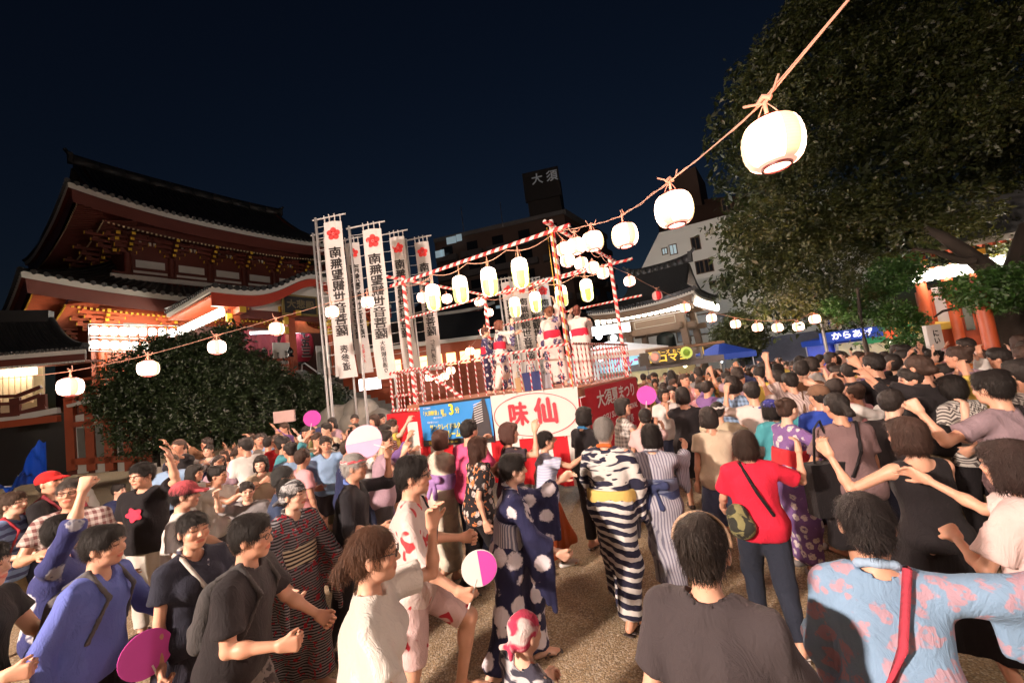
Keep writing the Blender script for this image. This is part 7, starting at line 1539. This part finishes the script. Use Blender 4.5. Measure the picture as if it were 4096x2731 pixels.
P = pose('face', 'fwd', 'stand', f=1, hair='shag', hc=(.05, .02, .015), skin=0, wear=[('shirt', C_((.03, .022, .03))), ('trousers', blackc)])
put_person(2028, 1690, 1.60, -80, P, 'woman in a dark top holding one palm beside her face below the white banner', 'mid', 21)
P = pose('fwd', 'swing', 'walk', f=1, lean=8, hair='lowbun', skin=0, wear=[('tee', C_((.42, .46, .66), 'h', (.55, .58, .72))), ('longskirt', C_((.36, .075, .02)))], feet='shoe', feetmat=plain('white shoe', (.62, .60, .58), .6), amp=1.2)
put_person(2177, 1722, 1.53, -82, P, 'woman in a pale blue top and a swinging rust orange skirt', 'hi', 22)
P = pose('bent', 'bent', 'stand', f=1, hair='bob', skin=1, glasses=1, wear=[('shirt', blackc), ('trousers', blackc)])
r = put_person(2330, 1627, 1.62, -55, P, 'woman in black with a blue scarf standing at the stage corner', 'mid', 23); t, J = r[0], r[1]; V, F = garment('collar', P, J, 'hi', 1); link('scarf', to_mesh('scarf', V, F, C_((.03, .15, .32))), t)
P = pose('bent', 'low', 'walk', lean=6, skin=1, hair='crew', hc=(.22, .21, .20), drop=.34, reach=1.5, hem=.93, wear=[('yukata', C_((.018, .019, .040), 'brushwaves', (.58, .57, .56), .8)), ('obi', C_((.62, .44, .14))), ('collar', C_((.55, .12, .03)))], amp=1.2)
put_person(2409, 1668, 1.62, -30, P, 'bald elderly dancer in a black and white yukata and orange scarf', 'hi', 24)
t = bpy.context.scene.objects[-1]
P = pose('fwd', 'swing', 'walk', f=1, lean=4, hair='bob', skin=0, drop=.34, wear=[('yukata', C_((.34, .34, .40), 'v', (.16, .16, .22), .7)), ('obi', C_((.03, .04, .10), 'brush', (.12, .14, .22), .6)), ('bow', C_((.03, .04, .10))), ('collar', C_((.5, .5, .54), 'h', (.1, .1, .14)))])
put_person(2597, 1695, 1.58, -35, P, 'woman in a fine grey striped yukata with a navy bow seen from behind', 'hi', 25)
P = pose('bent', 'bent', 'walk', hair=None, head2=('scarf', 'bandana', C_((.62, .52, .52), 'tiedye', (.42, .04, .09), .75)), skin=3, wear=[('yukata', C_((.45, .45, .48), 'brush', (.04, .04, .06), .8))], curlL=.5)
put_person(2087, 2449, 1.10, -55, P, 'child in a crimson and white tie-dyed bandana at the bottom centre', 'hi', 26)
# ---- right foreground
P = pose('low', 'swing', 'stand', f=1, hair='updo', hc=(.018, .013, .011), lean=9, hairband=plain('wooden hairband', (.42, .26, .16), .4), wear=[('bigtee', C_((.05, .042, .046))), ('trousers', blackc)], amp=1.5)
put_person(2790, 2056, 1.62, -38, P, 'person in a grey top with tousled hair and pale hairband, seen from behind', 'hi', 27)
P = pose('guard', 'low', 'walk', f=1, hair='bob', hc=(.025, .014, .010), skin=0, wear=[('bigtee', C_((.58, .02, .05))), ('trousers', C_((.022, .028, .045)))], strap=blackc, strapside=-1, feetmat=plain('white shoe', (.62, .60, .58), .6), amp=1.2)
r = put_person(2971, 1721, 1.53, -20, P, 'woman in a bright red t-shirt and dark jeans seen from behind', 'hi', 28)
t, J, world, wdir, s = r; SS = Solid(); a_ = J['tp'](-.17, -.14, 1.05); SS.cone(a_, a_ + np.array([.02, 0, -.10]), .085, .10, .03).cone(a_ + np.array([.0, -.05, -.08]), a_ + np.array([.05, -.05, -.08]), .06, .06, .03); V, F = SS.mesh(.018); o = link('backpack', to_mesh('pack', V, F, C_((.03, .032, .028), 'camo', (.20, .19, .09), .6))); o.location = t.location; o.rotation_euler = t.rotation_euler; o.scale = t.scale; tag(o, 'small dark green backpack hanging on the back of the woman in red', 'backpack')
P = pose('side', 'low', 'walk', f=1, hair='bob', head2=('cap', 'cap', C_((.035, .04, .26), 'dots', (.4, .4, .6), 1.5)), skin=0, wear=[('bigtee', C_((.06, .28, .33))), ('longskirt', C_((.012, .012, .018)))], strap=C_((.6, .58, .56)), feet='shoe', feetmat=plain('white shoe', (.62, .60, .58), .6))
put_person(3077, 1598, 1.56, 5, P, 'woman in a teal t-shirt, blue cap and black skirt just beyond the woman in red', 'hi', 29)
P = pose('down', 'fwd', 'walk', f=1, hair='shag', skin=0, wear=[('dress', blackc)], feet='shoe')
put_person(2725, 1547, 1.66, -15, P, 'woman in a short plain black dress walking away right of the stage', 'mid', 30)
P = pose('fwd', 'fwd', 'walk', hair='crew', skin=0, band=C_((.70, .66, .64)), wear=[('happi', C_((.42, .36, .26))), ('sash', C_((.30, .05, .16))), ('trousers', blackc)])
put_person(2865, 1607, 1.50, -35, P, 'dancer in a sand coloured coat with a white towel round the head', 'mid', 31)
P = pose('dance', 'face', 'walk', hair='short', skin=0, wear=[('happi', C_((.70, .60, .58))), ('sash', C_((.50, .03, .04))), ('trousers', white)])
put_person(3001, 1530, 1.66, -15, P, 'dancer in a loose white coat with a red sash before the striped shirt', 'mid', 32)
P = pose('down', 'high', 'stand', hair='short', skin=0, wear=[('bigtee', C_((.62, .52, .50), 'v', (.38, .30, .30), .5)), ('trousers', darkgrey)], strap=C_((.10, .06, .04)), curlL=.4)
put_person(3154, 1492, 1.68, 0, P, 'man in a white striped shirt with one arm straight up, seen from behind', 'mid', 33)
P = pose('dance', 'fwd', 'stand', f=1, hair='lowbun', skin=0, wear=[('yukata', C_((.66, .45, .42))), ('obi', C_((.50, .03, .04)))])
put_person(2627, 1475, 1.60, -20, P, 'woman in a pink coat with a red sash dancing beside the red banner', 'mid', 34)
P = pose('fwd', 'low', 'stand', f=1, hair='lowbun', skin=0, wear=[('shirt', C_((.62, .44, .44))), ('trousers', darkgrey)])
put_person(2576, 1632, 1.52, -20, P, 'woman with a pinned bun and a pale pink blouse beside the stage corner', 'mid', 35)
P = pose('down', 'low', 'stand', f=1, hair='tail', skin=1, wear=[('bigtee', C_((.16, .105, .11))), ('skirt', blackc)], strap=blackc)
r = put_person(3336, 1569, 1.62, -5, P, 'woman with a ponytail and a mauve brown top carrying a black bag', 'mid', 36); t, J, world, wdir, s = r; w_ = world(J['tp'](-.22, -.05, 1.05)); bg_ = thing('tote_bag', 'black tote bag hanging from the shoulder of the ponytailed woman', 'bag', tuple(w_)); m = MB(); m.box(w_ - ZU * .1, (.34, .12, .40)); apart(m, 'sack', blackc, bg_); m = MB(); m.tube([w_ + [-.10, 0, .08], w_ + [-.05, 0, .36], w_ + [.02, .02, .42], w_ + [.08, 0, .08]], .01, 5); apart(m, 'handle', blackc, bg_)
P = pose('down', 'bent', 'stand', hair='crew', head2=('cap', 'cap', C_((.14, .08, .05))), skin=1, wear=[('bigtee', C_((.02, .05, .30))), ('trousers', denim)])
put_person(3268, 1539, 1.62, -5, P, 'person in a royal blue t-shirt and brown cap beside the ponytailed woman', 'mid', 37)
P = pose('low', 'guard', 'walk', f=1, hair='bob', hc=(.035, .018, .013), skin=0, wear=[('tank', blackc), ('longskirt', blackc)], yaw=15)
put_person(3620, 1668, 1.60, -5, P, 'woman in a sleeveless black dress with bobbed brown hair, arms bare', 'hi', 38)
P = pose('down', 'guard', 'stand', hair='short', skin=0, wear=[('shirt', C_((.24, .18, .21))), ('trousers', darkgrey)], strap=blackc, curlL=.9, amp=1.2)
put_person(3958, 1486, 1.76, 8, P, 'tall man in a mauve grey shirt with a raised fist and a black shoulder strap', 'hi', 39)
P = pose('low', 'down', 'stand', f=1, hair='bob', skin=0, wear=[('bigtee', C_((.55, .53, .50), 'chevron', (.10, .09, .09))), ('trousers', blackc)])
put_person(3800, 1500, 1.66, 0, P, 'person in a black and white zigzag top left of the tall man', 'hi', 40)
put_person(4070, 1440, 1.70, 0, pose('low', 'low', 'stand', hair='short', wear=[('bigtee', C_((.55, .53, .50), 'chevron', (.10, .09, .09))), ('trousers', blackc)]), 'second zigzag patterned top, at the right edge behind the tall man', 'mid', 41)
P = pose('fwd', 'chest', 'stand', f=1, hair='bob', hc=(.022, .012, .010), skin=0, wear=[('bigtee', C_((.72, .56, .55))), ('trousers', C_((.015, .018, .03)))], curlL=.2, amp=1.5)
put_person(4032, 1760, 1.60, 18, P, 'person in a pale pink t-shirt clapping at the right edge, seen from behind', 'hi', 42)
P = pose('side', 'bent', 'walk', f=1, lean=14, hair='lowbun', hc=(.012, .009, .009), skin=0, drop=.30, reach=1.45, wear=[('yukata', C_((.20, .32, .48), 'petals', (.40, .27, .34), 1.25)), ('collar', C_((.30, .42, .58)))], strap=C_((.42, .05, .08)), strapside=1, amp=1.5)
put_person(3438, 1968, 1.58, -30, P, 'person in a light blue robe with pink flowers and a red shoulder strap', 'hi', 43)
P = pose('side', 'out', 'stand', hair='short', skin=0, wear=[('bigtee', blackc), ('trousers', khaki)])
put_person(3483, 1392, 1.80, 10, P, 'big man in a black t-shirt with both elbows out in the right hand crowd', 'mid', 44, depth=5.0)
# ---- dancers on the stage
def stage_person(x, y, b, face, p, label, seed):
    n = E2; k = ray(x, y); t_ = ((S(0, b, 0) - EYE) @ n) / (k @ n); Pp = EYE + k * t_; J, parts = figure_meshes(p, 'hi', seed); t = thing('person', label, 'person', (Pp[0], Pp[1], DK), math.radians(face), 'dancers on the stage')
    top = (J['head'] + J['M'] @ np.array([0, 0, .125]))[2]; s = min(1.08, max(.86, (Pp[2] - DK) / top)); t.scale = (s, s, s)
    for nm, me, k in parts: link(nm, me, t)
    return t
STY = C_((.024, .02, .055), 'flowers', (.74, .66, .66), .78); STW = C_((.76, .68, .66)); STR = C_((.52, .02, .05))
def dancer_wear(a): return [('yukata', a), ('obi', STR), ('collar', STW)]
stage_person(1985, 1282, .75, -75, pose('face', 'fwd', 'walk', f=1, hair='bob', hc=(.10, .03, .02), skin=3, drop=.36, wear=dancer_wear(C_((.76, .68, .66), 'petals', (.03, .025, .07), .5))), 'stage dancer in a white and navy flowered robe with both hands lifted, facing right', 51)
stage_person(1931, 1315, 1.1, -95, pose('low', 'fwd', 'stand', f=1, hair='short', hc=(.06, .02, .015), skin=3, drop=.36, wear=dancer_wear(STY)), 'stage dancer in a navy robe with white flowers, half hidden at the left', 52)
stage_person(2195, 1228, 1.0, 15, pose('up', 'low', 'step', f=1, hair='updo', hc=(.12, .04, .02), skin=3, drop=.36, wear=dancer_wear(C_((.74, .60, .58), 'petals', (.03, .025, .07), .5)), twist=8), 'stage dancer with her back turned, left of the corner pole', 53)
stage_person(2303, 1225, 1.5, -20, pose('fwd', 'dance', 'stand', f=1, hair='updo', hc=(.10, .03, .02), skin=3, drop=.36, wear=dancer_wear(STW)), 'stage dancer in a white robe behind the corner pole', 54)
for (x, y, b, w_, h_, c, nm, lb) in ((2133, 1560, .55, .36, .36, (.03, .04, .12), 'tote_bag', 'navy tote bag standing on the stage floor'), (2185, 1540, .8, .26, .28, (.35, .36, .42), 'tote_bag', 'grey patterned bag on the stage floor beside the navy one'), (2082, 1556, .5, .18, .28, (.45, .30, .16), 'basket', 'straw coloured basket on the stage floor')):
    n = E2; k = ray(x, y); t_ = ((S(0, b, 0) - EYE) @ n) / (k @ n); q = EYE + k * t_; o = thing(nm, lb, 'bag', (q[0], q[1], DK + .005)); m = MB(); m.prism([(-w_ / 2 * .85, 0), (w_ / 2 * .85, 0), (w_ / 2, h_), (-w_ / 2, h_ * .97)], .14, np.array([[1, 0, 0], [0, 0, 1], [0, 1, 0]]).T, (0, 0, 0)); m.build('sack', cloth(c), o); m = MB(); m.tube([(-w_ * .25, -.05, h_ * .9), (-w_ * .18, -.05, h_ * 1.35), (w_ * .18, -.05, h_ * 1.35), (w_ * .25, -.05, h_ * .9)], .009, 5); m.build('handle', cloth(c), o)
# ------------------------------------------------------------------ seated and standing watchers at the left
LW = [(230, 1862, 9.0, -120, 'sit', 'grey', 'seated man in a grey top behind the red cap'), (274, 1874, 8.0, -110, 'sit', 'maroon', 'seated person in maroon beside the red cap'), (357, 1862, 10., 150, 'sit', 'white', 'person in a white shirt sitting on the ground below the shuttered windows'),
      (476, 1826, 7.6, -100, 'sit', 'navy', 'seated man in a navy t-shirt left of the sturdy man'), (490, 1860, 6.4, -110, 'sit', 'mauve', 'seated woman with long hair looking up left of the sturdy man')]
# ------------------------------------------------------------------ the rest of the crowd: templates copied and recoloured
COLR = {'white': (.70, .67, .65), 'black': (.015, .014, .016), 'navy': (.02, .026, .07), 'grey': (.22, .21, .22), 'maroon': (.22, .03, .04), 'pink': (.62, .30, .33), 'sky blue': (.24, .36, .55), 'beige': (.50, .42, .32), 'red': (.50, .03, .04), 'olive': (.12, .12, .05), 'purple': (.16, .09, .25), 'teal': (.06, .22, .26), 'mauve': (.32, .22, .27), 'yellow': (.60, .45, .10), 'brown': (.14, .07, .04), 'orange': (.55, .18, .05)}
TOPM = {k: C_(v) for k, v in COLR.items()}; PATM = {'striped': {k: C_(v, 'h', tuple(min(.75, q * .3 + .35) for q in v)) for k, v in COLR.items() if k in ('white', 'navy', 'grey', 'maroon', 'pink')}, 'checked': {k: C_(v, 'plaid', tuple(q * .3 for q in v)) for k, v in COLR.items() if k in ('white', 'sky blue', 'red', 'beige')}, 'flowered': {k: C_(v, 'flowers', (.62, .58, .58)) for k, v in COLR.items() if k in ('navy', 'black', 'purple', 'pink', 'sky blue')}}
BOTM = [denim, blackc, khaki, darkgrey, navyc, C_((.30, .28, .26))]
HAIRC = [hairmat((.012, .009, .008)), hairmat((.012, .009, .008)), hairmat((.030, .016, .011)), hairmat((.018, .012, .010))]
TPL = {}
def template(key, q, p, seed):
    J, parts = figure_meshes(p, q, seed); TPL.setdefault(q, []).append((key, p, parts, (J['head'] + J['M'] @ np.array([0, 0, .125])), J))
specs = [('tee', 'short', 0, 'down', 'low'), ('tee', 'short', 0, 'fwd', 'fwd'), ('shirt', 'short', 0, 'down', 'bent'), ('bigtee', 'crew', 0, 'low', 'bent'), ('tee', 'short', 0, 'guard', 'low'), ('longshirt', 'short', 0, 'bent', 'dance'), ('bigtee', 'short', 0, 'dance', 'down'),
         ('tee', 'bob', 1, 'down', 'down'), ('tee', 'long', 1, 'fwd', 'down'), ('shirt', 'lowbun', 1, 'low', 'dance'), ('tank', 'tail', 1, 'down', 'low'), ('shirt', 'lob', 1, 'bent', 'bent'), ('tee', 'shag', 1, 'guard', 'low'), ('yukata', 'updo', 1, 'dance', 'fwd'), ('yukata', 'bun', 1, 'guard', 'low'), ('yukata', 'short', 0, 'fwd', 'dance'), ('dress', 'long', 1, 'down', 'face')]
for i, (g_, h_, f_, a_, b_) in enumerate(specs):
    w_ = [(g_, white)] + ([('obi', white)] if g_ == 'yukata' else [] if g_ == 'dress' else [(('skirt' if i % 4 == 3 else 'trousers') if f_ else ('shorts' if i % 3 == 2 else 'trousers'), denim)])
    for q in ('mid', 'lo'):
        p = pose(a_, b_, 'walk' if i % 3 == 0 else 'stand', f=f_, hair=h_, wear=w_, yaw=(-25, 0, 20, 10)[i % 4], lean=3 + i % 5, curlR=.3, feet='shoe' if q == 'mid' else None, feetmat=plain('grey shoe', (.16, .15, .15), .6)); template((g_, h_, f_, a_, b_), q, p, i)
for i, (g_, h_, f_) in enumerate((('tee', 'short', 0), ('shirt', 'long', 1), ('shirt', 'short', 0))):
    p = pose('low', 'bent', 'sit', f=f_, hair=h_, wear=[(g_, white), ('trousers', denim)], lean=-4 + 8 * i, yaw=15 - 15 * i); J, parts = figure_meshes(p, 'mid', 30 + i); TPL.setdefault('sit', []).append(((g_, h_, f_, 'low', 'bent'), p, parts, J['head'] + J['M'] @ np.array([0, 0, .125])))
HW = {'short': 'short hair', 'crew': 'cropped hair', 'bob': 'bobbed hair', 'long': 'long hair', 'lowbun': 'low bun', 'tail': 'ponytail', 'lob': 'shoulder length hair', 'shag': 'shaggy hair', 'updo': 'pinned hair', 'bun': 'top bun'}
GW = {'tee': 't-shirt', 'shirt': 'shirt', 'bigtee': 'loose tee', 'longshirt': 'long shirt', 'tank': 'vest top', 'yukata': 'yukata', 'dress': 'dress'}
AW = {('down', 'high'): 'one arm straight up', ('fwd', 'fwd'): 'both hands held out', ('up', 'low'): 'the right hand up', ('face', 'face'): 'both hands at the face', ('bent', 'dance'): 'the left hand lifted', ('dance', 'down'): 'the right hand lifted', ('dance', 'dance'): 'both arms lifted', ('down', 'up'): 'the left hand up', ('high', 'low'): 'the right arm straight up', ('dance', 'fwd'): 'hands raised in dance', ('fwd', 'dance'): 'hands swung forward', ('down', 'face'): 'one hand at the face', ('fwd', 'down'): 'one hand held out'}
FANS = []; USED = set(); rc = random.Random(17); MROWS = {}
def crowd_person(x, y, H, face, zone, q, z=0., tpl=None, label=None, color=None, group=None):
    for tries in range(60):
        T_ = rc.choice(TPL[q]) if tpl is None else tpl; (g_, h_, f_, a_, b_) = T_[0]
        if tpl is None and g_ != 'yukata' and rc.random() < .25: continue
        cn = color or rc.choice(list(COLR) + ['white', 'white', 'black', 'beige', 'navy', 'pink', 'pink', 'white', 'white']); pat = ''
        mt = TOPM[cn]
        if color is None:
            for pk in (('flowered',) if g_ == 'yukata' else ('striped', 'checked') if rc.random() < .3 else ()):
                if cn in PATM[pk]: mt = PATM[pk][cn]; pat = pk + ' '
        lb = label or '%s in %s%s %s, %s, %s' % ('woman' if f_ else 'man', pat, cn, GW[g_], HW[h_], zone)
        if lb not in USED: break
    USED.add(lb); t = thing('person', lb, 'person', (x, y, z), math.radians(face), group); s = H / T_[3][2] if 'seat' not in T_[1] else 1.; t.scale = (s * rc.uniform(.97, 1.05), s, s)
    sk = skin(rc.randrange(4)); hm = rc.choice(HAIRC); bm = rc.choice(BOTM); ob = rc.choice([TOPM['red'], TOPM['yellow'], TOPM['purple'], TOPM['navy'], TOPM['white']])
    for nm, me, k in T_[2]:
        o = link(nm, me, t); m = sk if k == 'skin' else hm if k == 'hair' else None if k == 'feet' else ob if k == 'obi' else bm if k in ('trousers', 'shorts', 'skirt') else mt
        if m is not None: o.material_slots[0].link = 'OBJECT'; o.material_slots[0].material = m
    ROOTS.append((x, y))
    if q == 'mid' and tpl is None and rc.random() < .3:
        a = math.radians(face); c_, s_ = math.cos(a), math.sin(a); wd = lambda v: np.array([c_ * v[0] - s_ * v[1], s_ * v[0] + c_ * v[1], v[2]]); wr = lambda v: np.array([x, y, z]) + s * wd(v)
        FANS.append((t, T_[4], wr, wd, s)); fc = rc.choice(['magenta', 'magenta', 'pale pink', 'blue']); fan(FANS[-1], 'R', '%s fan held by the %s' % (fc, lb.replace(', ', ' ', 1).split(',')[0]), {'magenta': MAG, 'white': WHITE, 'pale pink': plain('pale pink fan', (.70, .40, .48), .6), 'blue': plain('blue fan', (.08, .18, .5), .6)}[fc], None, 1., .115)
    return t
for x, y, d, fc_, lg, cn, lb in LW:
    i = {'grey': 0, 'maroon': 0, 'white': 2, 'navy': 0, 'mauve': 1}[cn]; p = PY(x, y, d); T_ = TPL['sit'][i]; zz = max(0., p[2] - T_[3][2]); crowd_person(p[0], p[1], 1.6, fc_, '', 'sit', 0, T_, lb, cn)
    if zz > .05: pass
def free(x, y, r): return all((x - a) ** 2 + (y - b) ** 2 > r * r for a, b in ROOTS)
def in_stage(x, y, m=.35): v = np.array([x, y, 0]) - SB; a, b = v @ E1, v @ E2; return -m < a < LA + .9 + m and -m < b < LC + m
# fixed places read off the photograph: head pixel, distance, heading
SPOTS = [(692, 1816, 6.2, -150, 'sky blue'), (710, 1780, 7.2, -130, 'navy'), (840, 1776, 7.5, 190, 'grey'), (851, 1869, 4.6, -80, 'white'), (988, 1752, 6.0, 60, 'white'), (880, 1843, 5.8, 200, 'mauve'), (912, 1804, 6.8, 190, 'pink'), (1068, 1748, 7.0, 20, 'white'), (1116, 1732, 6.6, 190, 'red'), (1163, 1768, 5.4, 40, 'sky blue'), (1190, 1800, 4.9, -40, 'pink'), (1235, 1702, 7.4, 170, 'olive'),
         (1255, 1656, 9.0, 180, 'navy'), (1310, 1690, 7.6, 170, 'beige'), (1300, 1745, 5.8, -150, 'sky blue'), (1420, 1655, 8.5, 180, 'black'), (1425, 1700, 6.6, 170, 'white'), (1370, 1760, 5.0, -80, 'navy'), (1500, 1655, 8.2, 180, 'black'), (1520, 1762, 5.6, -70, 'purple'), (1440, 1745, 5.6, -160, 'white'), (990, 1926, 4.4, 200, 'grey'), (1050, 1855, 5.2, 190, 'beige'), (760, 1880, 5.0, -60, 'white'),
         (3210, 1421, 5.6, 0, 'brown'), (3703, 1408, 3.9, 15, 'black'), (3858, 1380, 4.6, 5, 'mauve'), (3620, 1330, 7., 60, 'black'), (3300, 1372, 8.5, 185, 'pink'), (3250, 1392, 7., 60, 'white'), (3395, 1452, 5.6, -10, 'mauve'), (3660, 1470, 4.0, 60, 'black'), (3110, 1480, 6.2, -15, 'black'), (3060, 1432, 7.5, 10, 'navy'), (2790, 1440, 8.5, 0, 'grey'), (2680, 1440, 9.5, 0, 'black'), (3440, 1560, 4.8, 20, 'pink'), (3870, 1330, 6.6, 60, 'beige'), (4010, 1395, 5.0, 20, 'pink'), (4060, 1340, 6.6, 180, 'maroon'), (3560, 1325, 8., 175, 'white'), (3180, 1390, 8.0, -60, 'sky blue'), (2950, 1440, 6.5, 0, 'mauve')]
for i, (x, y, d, fc_, cn) in enumerate(SPOTS):
    p = PY(x, y, d); H = min(1.80, max(1.48 if d > 4.5 else 1.25, p[2])); k = ray(x, y)
    if p[2] > 1.85: pass
    q = 'mid' if d < 7.6 else 'lo'; z_ = 'left of the stage' if x < 1700 else 'right of the stage'
    T_ = TPL[q][(i * 5 + 3) % len(TPL[q])]; (g_, h_, f_, a_, b_) = T_[0]
    side = ('near the elderly man with the headband' if 1250 < x < 1700 else 'between the sturdy man and the bush' if x < 770 else 'right of the sturdy man' if x < 900 else 'behind the laughing woman' if x <= 1250 else 'far behind the woman in red' if x < 3150 else 'near the striped shirt man' if x < 3500 else 'in front of the vermilion hall')
    crowd_person(p[0], p[1], H, fc_, side, q, 0, T_, '%s in %s %s, %s, %s' % ('woman' if f_ else 'man', cn, GW[g_], HW[h_], side), cn)
def fill(n, gen, spacing, heading, zone, qf, tries=6000, group=None):
    k = 0
    for _ in range(tries):
        if k >= n: break
        x, y = gen()
        if in_stage(x, y) or not free(x, y, spacing): continue
        px, py = prj((x, y, 1.6))
        if not (-150 < px < 4250) or (1620 < px < 2340 and y < 8.5): continue
        crowd_person(x, y, rc.choice([rc.uniform(1.52, 1.64), rc.uniform(1.6, 1.76)]), heading(x, y), zone(x, y), qf(x, y), group=group); k += 1
    return k
def around(x, y):                                              # the ring of dancers goes round the stage
    c = S(LA / 2, LC / 2, 0); v = np.array([x - c[0], y - c[1]]); t = np.array([-v[1], v[0]]); return math.degrees(math.atan2(t[1], t[0])) - 90 + rc.uniform(-35, 35)
qn = lambda x, y: 'mid' if math.hypot(x, y) < 7.4 else 'lo'
def zr(x, y):
    px = prj((x, y, 1.6))[0]; w_ = 'beside the red banner' if px < 2750 else 'below the white building' if px < 3050 else 'below the small lantern string' if px < 3400 else 'below the big tree' if px < 3750 else 'near the vermilion hall'
    return ('nearer rows ' if y < 7.5 else 'middle rows ' if y < 11 else 'far rows ') + w_
def zl(x, y):
    px = prj((x, y, 1.6))[0]; w_ = 'before the annex' if px < 600 else 'before the dark bush' if px < 1150 else 'at the foot of the banners' if px < 1450 else 'beside the stage curtain'
    return ('front, ' if y < 7 else 'back, ') + w_
n1 = fill(34, lambda: (lambda r_, a: (r_ * math.sin(a), r_ * math.cos(a)))(rc.uniform(4.4, 7.2), math.radians(rc.uniform(24, 52))), .52, lambda x, y: rc.choice([around(x, y), around(x, y), rc.uniform(-30, 30)]), zr, qn)
n2 = fill(75, lambda: (lambda r_, a: (r_ * math.sin(a), r_ * math.cos(a)))(rc.uniform(7.0, 11.), math.radians(rc.uniform(19, 52))), .50, lambda x, y: rc.choice([around(x, y), rc.uniform(-50, 50), 180]), zr, qn)
n3 = fill(85, lambda: (lambda r_, a: (r_ * math.sin(a), r_ * math.cos(a)))(rc.uniform(10.5, 13.8), math.radians(rc.uniform(15, 46))), .45, lambda x, y: rc.uniform(-180, 180), zr, qn)
n4 = fill(14, lambda: (lambda r_, a: (-r_ * math.sin(a), r_ * math.cos(a)))(rc.uniform(6.4, 10.5), math.radians(rc.uniform(17, 40))), .55, lambda x, y: rc.choice([around(x, y), 180 + rc.uniform(-50, 30), -90]), zl, qn)
n5 = fill(3, lambda: (rc.uniform(-3.6, -1.3), rc.uniform(4.6, 7.2)), .55, lambda x, y: -90 + rc.uniform(-30, 30), zl, qn)
n6 = fill(6, lambda: (rc.uniform(1.2, 3.0), rc.uniform(4.2, 5.6)), .6, around, zr, qn)
print('crowd', n1, n2, n3, n4, n5, n6, len(ROOTS))
